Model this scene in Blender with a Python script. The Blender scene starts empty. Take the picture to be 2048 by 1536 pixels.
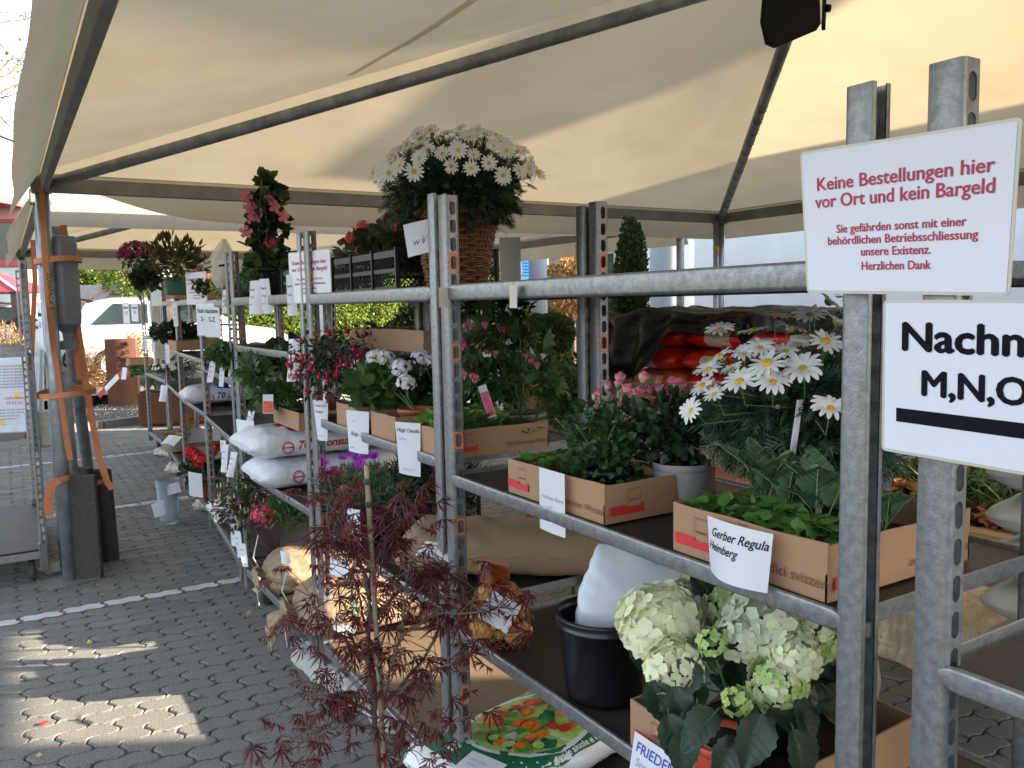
import bpy, math, random
import numpy as np
from mathutils import Vector, Matrix
from mathutils.bvhtree import BVHTree
random.seed(7); rng = np.random.default_rng(7)
SC = bpy.context.scene; COL = SC.collection
R = math.radians
# ------------------------------------------------------------ camera
CF, CYAW, CPIT, CROLL = 1658.64, .5484, .0964, -.0203
CPOS = np.array([-1.0732, -2.089, 1.5958])
def cam_axes():
    cy, sy = math.cos(CYAW), math.sin(CYAW); cp, sp = math.cos(CPIT), math.sin(CPIT)
    f = np.array([sy*cp, cy*cp, -sp]); r = np.array([cy, -sy, 0.]); u = np.cross(r, f)
    return r*math.cos(CROLL)+u*math.sin(CROLL), -r*math.sin(CROLL)+u*math.cos(CROLL), f
AR, AU, AF = cam_axes()
cam = bpy.data.cameras.new('camera'); cam.sensor_width = 36; cam.lens = CF/2048*36
cam.clip_start = .05; cam.clip_end = 2000
co = bpy.data.objects.new('camera', cam); COL.objects.link(co); SC.camera = co
m = Matrix.Identity(4)
for i in range(3): m[i][0], m[i][1], m[i][2], m[i][3] = AR[i], AU[i], -AF[i], CPOS[i]
co.matrix_world = m
def at(u, v, ax, val):
    """the point of the plane x|y|z = val that lies under a point of the photograph"""
    d = AF+AR*(u-1024)/CF-AU*(v-768)/CF; i = 'xyz'.index(ax)
    return CPOS+d*(val-CPOS[i])/d[i]
def atd(u, v, dist):
    return CPOS+(AF+AR*(u-1024)/CF-AU*(v-768)/CF)*dist
def proj(p):
    d = np.asarray(p)-CPOS; k = d@AF
    return 1024+CF*(d@AR)/k, 768-CF*(d@AU)/k, k
# ------------------------------------------------------------ light
SUN_EL, SUN_AZ = 18.0, 120.0        # azimuth clockwise from +Y
w = bpy.data.worlds.new("World"); SC.world = w; w.use_nodes = True
nt = w.node_tree; bg = nt.nodes['Background']; sky = nt.nodes.new('ShaderNodeTexSky')
sky.sky_type = 'NISHITA'; sky.sun_disc = False; sky.sun_elevation = R(SUN_EL); sky.sun_rotation = R(SUN_AZ)
sky.air_density = 1.0; sky.dust_density = 2.0; sky.ozone_density = 1.2
hsv = nt.nodes.new('ShaderNodeHueSaturation'); hsv.inputs['Saturation'].default_value = .55; nt.links.new(sky.outputs[0], hsv.inputs['Color']); nt.links.new(hsv.outputs[0], bg.inputs[0]); bg.inputs[1].default_value = .15
sl = bpy.data.lights.new('sun', 'SUN'); sl.energy = 5.0; sl.angle = R(.5); sl.color = (1, .86, .66)
so = bpy.data.objects.new('sun', sl); COL.objects.link(so)
SUND = np.array([math.sin(R(SUN_AZ))*math.cos(R(SUN_EL)), math.cos(R(SUN_AZ))*math.cos(R(SUN_EL)), math.sin(R(SUN_EL))])
so.rotation_euler = Vector(SUND).to_track_quat('Z', 'Y').to_euler(); so.location = (6, -6, 8)
vs = SC.view_settings; vs.view_transform = 'Standard'; vs.look = 'None'; vs.gamma = 1; vs.exposure = 2.42
SC.display_settings.display_device = 'sRGB'
SC.cycles.max_bounces = 8; SC.cycles.diffuse_bounces = 5; SC.cycles.transmission_bounces = 6
SC.cycles.transparent_max_bounces = 12; SC.cycles.use_denoising = True
SC.cycles.sample_clamp_indirect = 6
# ------------------------------------------------------------ materials
MATS = {}
def mat(name, col, rough=.6, metal=0., var=.12, scale=8., bump=.0, bscale=None, island=0., transl=0., spec=.5,
        col2=None, dist=.002, coat=0., alpha=1., tcol=None, stretch=None, detail=6, hue=0.):
    if name in MATS: return MATS[name]
    M = bpy.data.materials.new(name); M.use_nodes = True; N = M.node_tree.nodes; L = M.node_tree.links
    P = N['Principled BSDF']; out = N['Material Output']
    P.inputs['Roughness'].default_value = rough; P.inputs['Metallic'].default_value = metal
    P.inputs['Specular IOR Level'].default_value = spec; P.inputs['Coat Weight'].default_value = coat
    tc = N.new('ShaderNodeTexCoord'); src = tc.outputs['Object']
    if stretch:
        mp = N.new('ShaderNodeMapping'); mp.inputs['Scale'].default_value = stretch
        L.new(src, mp.inputs[0]); src = mp.outputs[0]
    n1 = N.new('ShaderNodeTexNoise'); n1.inputs['Scale'].default_value = scale; n1.inputs['Detail'].default_value = detail
    n1.inputs['Roughness'].default_value = .6; L.new(src, n1.inputs['Vector'])
    mr = N.new('ShaderNodeMapRange'); mr.inputs[1].default_value = .3; mr.inputs[2].default_value = .7
    L.new(n1.outputs['Fac'], mr.inputs[0])
    mx = N.new('ShaderNodeMix'); mx.data_type = 'RGBA'; L.new(mr.outputs[0], mx.inputs[0])
    c = np.array(col[:3]); c2 = np.array(col2) if col2 is not None else None
    a = c*(1-var) if c2 is None else c; b = np.minimum(c*(1+var), 1) if c2 is None else c2
    mx.inputs[6].default_value = (*a, 1); mx.inputs[7].default_value = (*b, 1)
    res = mx.outputs[2]
    if island:
        g = N.new('ShaderNodeNewGeometry'); hs = N.new('ShaderNodeHueSaturation')
        m2 = N.new('ShaderNodeMapRange'); m2.inputs[3].default_value = 1-island; m2.inputs[4].default_value = 1+island
        L.new(g.outputs['Random Per Island'], m2.inputs[0]); L.new(m2.outputs[0], hs.inputs['Value'])
        m3 = N.new('ShaderNodeMath'); m3.operation = 'MULTIPLY'; m3.inputs[1].default_value = 7.31
        m4 = N.new('ShaderNodeMath'); m4.operation = 'FRACT'; L.new(g.outputs['Random Per Island'], m3.inputs[0]); L.new(m3.outputs[0], m4.inputs[0])
        m5 = N.new('ShaderNodeMapRange'); m5.inputs[3].default_value = .5-hue; m5.inputs[4].default_value = .5+hue
        L.new(m4.outputs[0], m5.inputs[0]); L.new(m5.outputs[0], hs.inputs['Hue'])
        L.new(res, hs.inputs['Color']); res = hs.outputs[0]
    L.new(res, P.inputs['Base Color'])
    if bump:
        n2 = N.new('ShaderNodeTexNoise'); n2.inputs['Scale'].default_value = bscale or scale*4; n2.inputs['Detail'].default_value = 5
        L.new(src, n2.inputs['Vector']); bp = N.new('ShaderNodeBump'); bp.inputs['Strength'].default_value = bump
        bp.inputs['Distance'].default_value = dist; L.new(n2.outputs['Fac'], bp.inputs['Height']); L.new(bp.outputs[0], P.inputs['Normal'])
    last = P.outputs[0]
    if transl:
        t = N.new('ShaderNodeBsdfTranslucent'); ms = N.new('ShaderNodeMixShader'); ms.inputs[0].default_value = transl
        if tcol is None: L.new(res, t.inputs[0])
        else:
            tm = N.new('ShaderNodeMix'); tm.data_type = 'RGBA'; tm.blend_type = 'MULTIPLY'; tm.inputs[0].default_value = 1
            L.new(res, tm.inputs[6]); tm.inputs[7].default_value = (*tcol, 1); L.new(tm.outputs[2], t.inputs[0])
        L.new(last, ms.inputs[1]); L.new(t.outputs[0], ms.inputs[2]); last = ms.outputs[0]
    if alpha < 1:
        tr = N.new('ShaderNodeBsdfTransparent'); ms = N.new('ShaderNodeMixShader'); ms.inputs[0].default_value = alpha
        L.new(tr.outputs[0], ms.inputs[1]); L.new(last, ms.inputs[2]); last = ms.outputs[0]
    L.new(last, out.inputs[0]); MATS[name] = M
    return M
# ------------------------------------------------------------ mesh building
class MB:
    def __init__(s): s.V = []; s.F = []; s.n = 0; s.mats = []
    def mi(s, m):
        if m not in s.mats: s.mats.append(m)
        return s.mats.index(m)
    def add(s, V, F, m, smooth=False):
        V = np.asarray(V, float).reshape(-1, 3); k = s.mi(m)
        if isinstance(F, np.ndarray): s.F.append((F+s.n, k, smooth))
        else:
            by = {}
            for f in F: by.setdefault(len(f), []).append(f)
            for q in by.values(): s.F.append((np.array(q)+s.n, k, smooth))
        s.V.append(V); s.n += len(V); return s
    def box(s, c, d, m, rot=None, ch=0):
        x, y, z = np.array(d)/2
        if ch:
            V = []
            for sz in (-1, 1):
                for (a, b) in ((x-ch, y), (x, y-ch), (x, -y+ch), (x-ch, -y), (-x+ch, -y), (-x, -y+ch), (-x, y-ch), (-x+ch, y)):
                    V.append((a, b, sz*(z-ch)))
            for sz in (-1, 1):
                for (a, b) in ((x-ch, y-ch), (x-ch, -y+ch), (-x+ch, -y+ch), (-x+ch, y-ch)): V.append((a, b, sz*z))
            F = [(i, (i+1) % 8, (i+1) % 8+8, i+8) for i in range(8)]
            F += [(20, 21, 22, 23), (19, 18, 17, 16)]
            F += [(9, 10, 21, 20), (11, 12, 22, 21), (13, 14, 23, 22), (15, 8, 20, 23), (8, 9, 20), (10, 11, 21), (12, 13, 22), (14, 15, 23)]
            F += [(2, 1, 16, 17), (4, 3, 17, 18), (6, 5, 18, 19), (0, 7, 19, 16), (1, 0, 16), (3, 2, 17), (5, 4, 18), (7, 6, 19)]
        else:
            V = [(a, b, e) for a in (-x, x) for b in (-y, y) for e in (-z, z)]
            F = [(0, 1, 3, 2), (4, 6, 7, 5), (0, 4, 5, 1), (2, 3, 7, 6), (0, 2, 6, 4), (1, 5, 7, 3)]
        V = np.array(V)
        if rot is not None: V = V@np.array(rot).T
        return s.add(V+np.array(c), F, m)
    def bar(s, p, q, a, b, m, up=(0, 0, 1), ch=0):
        p = np.array(p, float); q = np.array(q, float); d = q-p; l = np.linalg.norm(d); d = d/l
        r = np.cross(d, up); r = r/np.linalg.norm(r); u = np.cross(r, d)
        return s.box((p+q)/2, (a, l, b), m, np.array([r, d, u]).T, ch)
    def tube(s, P, rad, m, n=8, cap=True, smooth=True):
        P = np.array(P, float); k = len(P); rad = np.broadcast_to(rad, (k,)); T = np.gradient(P, axis=0)
        T /= np.linalg.norm(T, axis=1)[:, None]+1e-9
        ref = np.array([0, 0, 1.]) if abs(T[0][2]) < .9 else np.array([1., 0, 0]); V = []
        a = np.arange(n)*2*math.pi/n
        r = np.cross(T[0], ref)
        for i in range(k):
            r = r-T[i]*(r@T[i]); r /= np.linalg.norm(r)+1e-9; b = np.cross(T[i], r)
            V.append(P[i]+rad[i]*(np.cos(a)[:, None]*r+np.sin(a)[:, None]*b))
        F = np.array([(i*n+j, i*n+(j+1) % n, (i+1)*n+(j+1) % n, (i+1)*n+j) for i in range(k-1) for j in range(n)])
        nb = s.n; s.add(np.concatenate(V), F, m, smooth)
        if cap: s.F.append((np.array([list(range(n))[::-1]])+nb, s.mi(m), False)); s.F.append((np.array([list(range(n))])+nb+(k-1)*n, s.mi(m), False))
        return s
    def lathe(s, prof, c, m, n=24, smooth=True, mfun=None):
        a = np.arange(n)*2*math.pi/n; V = []
        for r, z in prof: V.append(np.stack([np.cos(a)*r, np.sin(a)*r, np.full(n, z)], 1))
        k = len(prof)
        F = np.array([(i*n+j, i*n+(j+1) % n, (i+1)*n+(j+1) % n, (i+1)*n+j) for i in range(k-1) for j in range(n)])
        return s.add(np.concatenate(V)+np.array(c), F, m, smooth)
    def grid(s, G, m, smooth=True):
        G = np.asarray(G, float); a, b = G.shape[:2]
        i = np.arange(a*b).reshape(a, b)
        F = np.stack([i[:-1, :-1], i[1:, :-1], i[1:, 1:], i[:-1, 1:]], -1).reshape(-1, 4)
        return s.add(G.reshape(-1, 3), F, m, smooth)
    def scatter(s, T, pos, mats, m, smooth=False):
        """T=(verts,faces ndarray); pos (N,3); mats (N,3,3)"""
        tv, tf = T; N = len(pos)
        if N == 0: return s
        V = np.einsum('nij,kj->nki', mats, tv)+np.asarray(pos)[:, None, :]
        F = (tf[None]+(np.arange(N)*len(tv))[:, None, None]).reshape(-1, tf.shape[1])
        return s.add(V.reshape(-1, 3), F, m, smooth)
    def mesh(s, name):
        me = bpy.data.meshes.new(name)
        if not s.V: return me
        V = np.concatenate(s.V); me.vertices.add(len(V)); me.vertices.foreach_set('co', V.ravel())
        lv = np.concatenate([f.ravel() for f, _, _ in s.F]); tot = np.concatenate([np.full(len(f), f.shape[1]) for f, _, _ in s.F])
        st = np.concatenate([[0], np.cumsum(tot)[:-1]])
        me.loops.add(len(lv)); me.loops.foreach_set('vertex_index', lv.astype(np.int32))
        me.polygons.add(len(tot)); me.polygons.foreach_set('loop_start', st.astype(np.int32)); me.polygons.foreach_set('loop_total', tot.astype(np.int32))
        me.polygons.foreach_set('material_index', np.concatenate([np.full(len(f), k) for f, k, _ in s.F]).astype(np.int32))
        me.polygons.foreach_set('use_smooth', np.concatenate([np.full(len(f), bool(q)) for f, _, q in s.F]))
        for q in s.mats: me.materials.append(q)
        me.update(calc_edges=True); me.validate(); return me
    def build(s, name, parent=None, **k):
        return link(name, s.mesh(name), parent, **k)
def link(name, me, parent=None, loc=None, rot=None, mw=None, **props):
    o = bpy.data.objects.new(name, me); COL.objects.link(o)
    if parent is not None: o.parent = parent
    if loc is not None: o.location = loc
    if rot is not None: o.rotation_euler = rot
    if mw is not None: o.matrix_local = mw
    for a, b in props.items(): o[a] = b
    return o
def empty(name, loc=(0, 0, 0), rz=0, label=None, category=None, group=None, parent=None):
    o = bpy.data.objects.new(name, None); COL.objects.link(o); o.location = [float(c) for c in loc]; o.rotation_euler = (0, 0, rz); o.empty_display_size = .05
    if label: o['label'] = label
    if category: o['category'] = category
    if group: o['group'] = group
    if parent: o.parent = parent
    return o
def copy_tree(o, parent=None, **props):
    c = o.copy(); COL.objects.link(c)
    if parent: c.parent = parent
    for a, b in props.items(): c[a] = b
    for ch in list(o.children): copy_tree(ch, c)
    return c
def rmat(ax, a):
    return np.array(Matrix.Rotation(a, 3, ax))
def rand_rots(N, dirs=None, roll=True, up=0., jitter=.3):
    """matrices whose local +Y points along dirs and +Z is the leaf's face, turned upward by up"""
    d = rng.normal(size=(N, 3)) if dirs is None else np.array(dirs, float)+rng.normal(size=(N, 3))*jitter
    d /= np.linalg.norm(d, axis=1)[:, None]+1e-9
    z = rng.normal(size=(N, 3))*(1-up)+np.array([0, 0, 1.])*up*2
    z -= d*(d*z).sum(1)[:, None]; z /= np.linalg.norm(z, axis=1)[:, None]+1e-9
    x = np.cross(d, z)
    return np.stack([x, d, z], -1)
def noise3(p, sc, seed=0):
    """cheap smooth noise from summed sines"""
    p = np.asarray(p)*sc; r = np.random.default_rng(seed); o = np.zeros(p.shape[:-1])
    for i in range(6):
        k = r.normal(size=3)*(1+.5*i); o += np.sin(p@k+r.uniform(0, 6.3))/(1+.5*i)
    return o/3
# ------------------------------------------------------------ writing
_tc = {}
def text2d(body, size=.02, bold=0., shear=0., align='LEFT', space=1., line=1.):
    key = (body, bold, shear, align, space, line)
    if key not in _tc:
        c = bpy.data.curves.new('t', 'FONT'); c.body = body; c.size = 1; c.offset = bold; c.shear = shear; c.align_x = align
        c.space_character = space; c.space_line = line; c.resolution_u = 3
        o = bpy.data.objects.new('t', c); COL.objects.link(o); bpy.context.view_layer.update()
        me = o.to_mesh(); V = np.array([v.co[:] for v in me.vertices]).reshape(-1, 3); F = [tuple(p.vertices) for p in me.polygons]
        o.to_mesh_clear(); bpy.data.objects.remove(o); bpy.data.curves.remove(c); _tc[key] = (V, F)
    V, F = _tc[key]; return V*size, F
def put_text(mb, m, body, origin, right, up, size, n_off=.0012, **k):
    V, F = text2d(body, size, **k); right = np.array(right, float); up = np.array(up, float)
    right /= np.linalg.norm(right); up /= np.linalg.norm(up); n = np.cross(right, up)
    mb.add(np.array(origin)+V[:, :1]*right+V[:, 1:2]*up+n*n_off, F, m)
def project_on(mb, tree, V, F, m, dirn, off=.0012):
    """lay flat print onto a curved surface along a direction"""
    d = Vector(dirn).normalized(); out = []; last = None
    for v in V:
        h = tree.ray_cast(Vector(v)-d*.5, d)
        if h[0] is None: h2 = tree.find_nearest(Vector(v)); p, n = h2[0], h2[1]
        else: p, n = h[0], h[1]
        if n.dot(d) > 0: n = -n
        out.append(p+n*off)
    mb.add(np.array(out), F, m)
def patch_on(mb, tree, c, right, up, w, h, m, dirn, nx=10, ny=6, off=.0008, skew=0):
    right = np.array(right, float); up = np.array(up, float); V = []
    for j in range(ny+1):
        for i in range(nx+1): V.append(np.array(c)+right*(i/nx*w+skew*j/ny)+up*j/ny*h)
    F = [(j*(nx+1)+i, j*(nx+1)+i+1, (j+1)*(nx+1)+i+1, (j+1)*(nx+1)+i) for j in range(ny) for i in range(nx)]
    project_on(mb, tree, V, F, m, dirn, off)
# ------------------------------------------------------------ palette
steel = mat('galvanised_steel', (.225, .23, .235), .42, .65, .28, 70, .25, 260, detail=12)
steel_d = mat('worn_steel', (.13, .13, .13), .55, .4, .35, 14, .2, 90)
orange_p = mat('orange_paint', (.75, .17, .03), .6, 0, .15, 40)
ply = mat('dark_plywood', (.016, .013, .012), .5, 0, .35, 9, .12, 120, col2=(.042, .033, .028), spec=.35)
ply_t = mat('tan_plywood', (.16, .115, .075), .55, 0, .2, 5, .1, 120)
wood_g = mat('grey_board', (.17, .14, .115), .7, 0, .25, 6, .2, 60, stretch=(1, 8, 1))
blackp = mat('black_plastic', (.008, .008, .009), .42, 0, .2, 20, spec=.3)
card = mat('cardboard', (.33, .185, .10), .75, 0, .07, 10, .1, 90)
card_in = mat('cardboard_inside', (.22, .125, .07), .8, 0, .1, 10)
redp = mat('red_print', (.50, .02, .025), .6, 0, .08, 30)
brownp = mat('brown_print', (.12, .05, .03), .7, 0, .05, 30)
paper = mat('white_paper', (.74, .74, .80), .6, 0, .02, 5, transl=.25)
ink = mat('ink', (.008, .008, .012), .8, 0, 0, 5, spec=.1)
greyink = mat('faint_ink', (.35, .36, .42), .6, 0, 0, 5)
blueink = mat('blue_ink', (.02, .06, .35), .6, 0, 0, 5)
soil = mat('potting_soil', (.008, .006, .005), .95, 0, .5, 60, .8, 120, dist=.01)
terra = mat('terracotta_plastic', (.30, .075, .03), .5, 0, .1, 12)
white_pl = mat('white_film', (.60, .62, .66), .3, 0, .05, 6, .7, 26, dist=.012)
redfilm = mat('red_film', (.55, .015, .02), .3, 0, .08, 8, .3, 20, dist=.004)
bluefilm = mat('blue_film', (.015, .02, .28), .3, 0, .1, 8, .3, 20, dist=.004)
jute = mat('jute_cloth', (.34, .235, .15), .9, 0, .30, 45, 1., 260, dist=.006)
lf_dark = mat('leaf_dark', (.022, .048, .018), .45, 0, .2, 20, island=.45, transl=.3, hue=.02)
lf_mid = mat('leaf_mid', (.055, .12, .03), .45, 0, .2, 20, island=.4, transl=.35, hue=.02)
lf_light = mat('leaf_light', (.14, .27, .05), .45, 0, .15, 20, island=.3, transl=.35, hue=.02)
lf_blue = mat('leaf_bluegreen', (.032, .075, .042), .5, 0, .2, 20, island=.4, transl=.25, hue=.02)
stemg = mat('green_stem', (.12, .20, .06), .5, 0, .2, 20)
bark = mat('brown_bark', (.09, .065, .045), .85, 0, .3, 30, .6, 60)
# ============================================================ THE GROUND
asph = mat('asphalt', (.05, .05, .052), .9, 0, .2, 2, .5, 200)
joint = mat('joint_sand', (.035, .032, .028), 1, 0, .3, 20, .6, 150)
paver_m = mat('paver_concrete', (.185, .178, .162), .9, 0, .45, 130, 1.0, 300, island=.17, hue=.012, dist=.006, detail=4)
paint = mat('road_paint', (.62, .62, .62), .7, 0, .12, 12, .5, 120, col2=(.42, .42, .41))
gravel_m = mat('gravel_stone', (.27, .255, .235), .9, 0, .2, 8, island=.4)
kerb_m = mat('kerb_granite', (.20, .195, .185), .85, 0, .25, 60, .5, 200)
moss = mat('joint_moss', (.05, .075, .015), .9, 0, .4, 40, island=.3)
mb = MB(); mb.grid([[(-300, -300, -.05), (-300, 400, -.05)], [(300, -300, -.05), (300, 400, -.05)]], asph)
g = mb.build('ground', kind='structure')
mb = MB(); G = [[(x, y, -.013+.002*math.sin(x*7+y*5)) for y in np.linspace(-5, 13, 40)] for x in np.linspace(-7, 9, 40)]
mb.grid(G, joint); yard = mb.build('paved_yard', kind='structure')
PL, PW, GAP = .2, .1, .0026
def wave(t): return .0068*math.tanh(1.8*math.sin(t/.1*2*math.pi))
def side(t): return .0115*math.sin(t/.1*2*math.pi)
def paver_outline(par):
    """outline of an interlocking block; rows alternate by half a block"""
    P = []; s = 1 if par == 0 else -1
    n = 16
    for i in range(n): t = -PL/2+PL*i/n; P.append((t+side(-PW/2)*0, -PW/2+wave(t)))
    for i in range(6): t = -PW/2+PW*i/6; P.append((PL/2+side(t+PW/2), t+wave(PL/2)))
    for i in range(n): t = PL/2-PL*i/n; P.append((t, PW/2+wave(t)))
    for i in range(6): t = PW/2-PW*i/6; P.append((-PL/2+side(t+PW/2), t+wave(-PL/2)))
    P = np.array(P); P[:, 0] *= (PL-GAP*2)/PL; P[:, 1] *= (PW-GAP*2)/PW
    return P
OUT = paver_outline(0); k_ = len(OUT)
IN = OUT*np.array([1-.0075/PL*2, 1-.0055/PW*2])
pv = np.concatenate([np.c_[OUT, np.full(k_, -.03)], np.c_[OUT, np.full(k_, -.0045)], np.c_[IN, np.zeros(k_)]])
pf = [(i, (i+1) % k_, (i+1) % k_+k_, i+k_) for i in range(k_)]+[(i+k_, (i+1) % k_+k_, (i+1) % k_+2*k_, i+2*k_) for i in range(k_)]
ptop = [tuple(range(2*k_, 3*k_))]
mb = MB(); mb.add(pv, pf+ptop, paver_m); paver_mesh = mb.mesh('paver')
LINES = [2.85, 5.32, 8.0]
cells = []
for j in range(int(-42), 122):
    y = j*PW+.05
    for i in range(-28, 40):
        x = i*PL+(j % 2)*PL/2
        if -5.2 < x < 7.6 and -4 < y < 12.2:
            kx0, ky0 = -.41, 11.2
            cells.append((x, y))
K1, K2 = at(129, 850, 'z', .1), at(305, 829, 'z', .1)
kd = (K2-K1)/np.linalg.norm(K2-K1); kn = np.array([-kd[1], kd[0], 0])
def side_of_kerb(x, y): return (np.array([x, y, .1])-K1)@kn
cells = [c for c in cells if side_of_kerb(*c) < -.1]
sc_ = []
for x, y in cells:
    u, v, k = proj((x, y, 0))
    vis = 0 < k and -20 < u < 2070 and v < 1560
    blocked = vis and u > 640+max(0, (v-1150))*.8 and not (u > 930 and v > 960 and k < 4.4)
    sc_.append((0 if (vis and not blocked) else 1, k if k > 0 else 99))
order = sorted(range(len(cells)), key=lambda i: sc_[i])
tops = []; big = MB(); posb = []; rotb = []
for n, i in enumerate(order):
    x, y = cells[i]; z = rng.normal()*.0012; tx, ty = rng.normal(size=2)*.004; rz = rng.normal()*.008
    Rm = rmat('Z', rz)@rmat('X', tx)@rmat('Y', ty)
    tops.append((x, y, z, Rm))
    if n < 300:
        o = link('paver', paver_mesh, yard); M4 = Matrix(Rm.tolist()).to_4x4(); M4.translation = (x, y, z); o.matrix_local = M4
    else: posb.append((x, y, z)); rotb.append(Rm)
posb = np.array(posb); rotb = np.array(rotb)
big.scatter((pv, np.array(pf)), posb, rotb, paver_m); big.scatter((pv, np.array(ptop)), posb, rotb, paver_m)
big.build('paver_field', yard, kind='stuff')
# paint of the parking bays, block by block on the block tops
lb = MB()
def clip(P, a, lo):
    o = []
    for i in range(len(P)):
        p, q = P[i], P[(i+1) % len(P)]
        ip, iq = (p[1] >= a) == lo or p[1] == a, (q[1] >= a) == lo or q[1] == a
        if ip: o.append(p)
        if ip != iq:
            t = (a-p[1])/(q[1]-p[1]); o.append((p[0]+(q[0]-p[0])*t, a))
    return o
for x, y, z, Rm in tops:
    for ly in LINES:
        if abs(y-ly) < .12 and x < 3.5:
            P = [(px+x, py+y) for px, py in IN*.995]
            P = clip(P, ly-.05+rng.normal()*.002, True); P = clip(P, ly+.05+rng.normal()*.002, False) if len(P) > 2 else P
            if len(P) > 2: lb.add([(a, b, z+.0022) for a, b in P], [tuple(range(len(P)))], paint)
lb.build('parking_line', kind='structure')
# moss tufts and small leaves in joints
mo = MB(); T = (np.array([(0, 0, 0), (.004, 0, .001), (.002, .011, .006), (-.002, .009, .004)]), np.array([(0, 1, 2, 3)]))
ps = []
for q in range(260):
    x, y, z, Rm = tops[rng.integers(0, 1500)]
    for e in range(rng.integers(4, 26)): ps.append((x+PL/2+side(rng.uniform(0, .1))+rng.normal()*.003, y+rng.uniform(-.05, .05), -.006))
mo.scatter(T, ps, rand_rots(len(ps), up=.3), moss); mo.build('joint_weeds', kind='stuff')
lf = MB(); T = (np.array([(0, 0, 0), (.012, .012, .003), (.0, .03, .001), (-.012, .012, .004)]), np.array([(0, 1, 2, 3)]))
ps = [(*at(u, v, 'z', .004)[:2], .004) for u, v in [(88, 1533), (1000, 1240), (960, 1180), (300, 1255), (70, 1510), (495, 1230), (430, 1060), (290, 1070), (410, 1390), (515, 1350), (180, 1290), (120, 1210), (350, 1130), (230, 1200)]]
drym = mat('dry_leaf', (.32, .2, .09), .8, 0, .2, 20, island=.5, hue=.05)
lf.scatter(T, ps, rand_rots(len(ps), up=.8), drym); lf.build('fallen_leaves', kind='stuff')
pt = empty('petal', at(575, 1247, 'z', .006)); 
bpy.data.objects.remove(pt)
mb = MB(); mb.lathe([(0, .012), (.012, .01), (.018, .004), (.01, 0), (0, 0)], (0, 0, 0), mat('fallen_petal_red', (.6, .03, .02), .6), 7)
pp = at(88, 1448, 'z', 0); o = mb.build('petal', loc=(pp[0], pp[1], .003), label='orange red petal lying on the paving at the lower left', category='petal')
o.scale = (1.3, .8, .5)
# kerb stones and gravel bed behind
kb = empty('kerb', (0, 0, 0)); kb['kind'] = 'structure'; bpy.data.objects.remove(kb)
mb = MB(); mb.box((0, 0, 0), (.98, .12, .2), kerb_m, ch=.012); km = mb.mesh('kerb_stone')
kb = MB().add([(K1+kd*(a)+kn*b+np.array([0, 0, -.14])) for a, b in ((-8, -.1), (9, -.1), (9, .1), (-8, .1))], [(0, 1, 2, 3)], joint).build('kerb', kind='structure')
ang = math.atan2(kd[1], kd[0])
for i in range(-7, 9):
    c = K1+kd*i; o = link('kerb_stone', km, kb, loc=(c[0], c[1], .0+rng.normal()*.004), rot=(0, rng.normal()*.005, ang+rng.normal()*.006))
mb = MB(); V = [K1+kd*a+kn*b for a, b in ((-9, .05), (12, .05), (12, 2.6), (-9, 2.6))]
mb.add([(p[0], p[1], .03) for p in V], [(0, 1, 2, 3)], joint); mb.build('gravel_bed', kind='structure')
st = MB(); T = (np.array([(1, 0, 0), (-.3, .9, 0), (-.6, -.7, .1), (.1, 0, .7), (.2, .1, -.6)])*.5, np.array([(0, 1, 3), (1, 2, 3), (2, 0, 3)]))
N = 9000; a = rng.uniform(-6, 9, N); b = rng.uniform(.08, 2.6, N); P = K1+kd*a[:, None]+kn*b[:, None]; P[:, 2] = .035
st.scatter(T, P, rand_rots(N)*rng.uniform(.02, .045, N)[:, None, None], gravel_m); st.build('gravel', kind='stuff')
# car park beyond, a touch higher
mb = MB(); V = [K1+kd*a+kn*b for a, b in ((-30, 2.6), (40, 2.6), (40, 16), (-30, 16))]
mb.add([(p[0], p[1], .2) for p in V], [(0, 1, 2, 3)], mat('car_park_asphalt', (.12, .12, .118), .9, 0, .15, 2, .4, 200)); mb.build('car_park', kind='structure')

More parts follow.
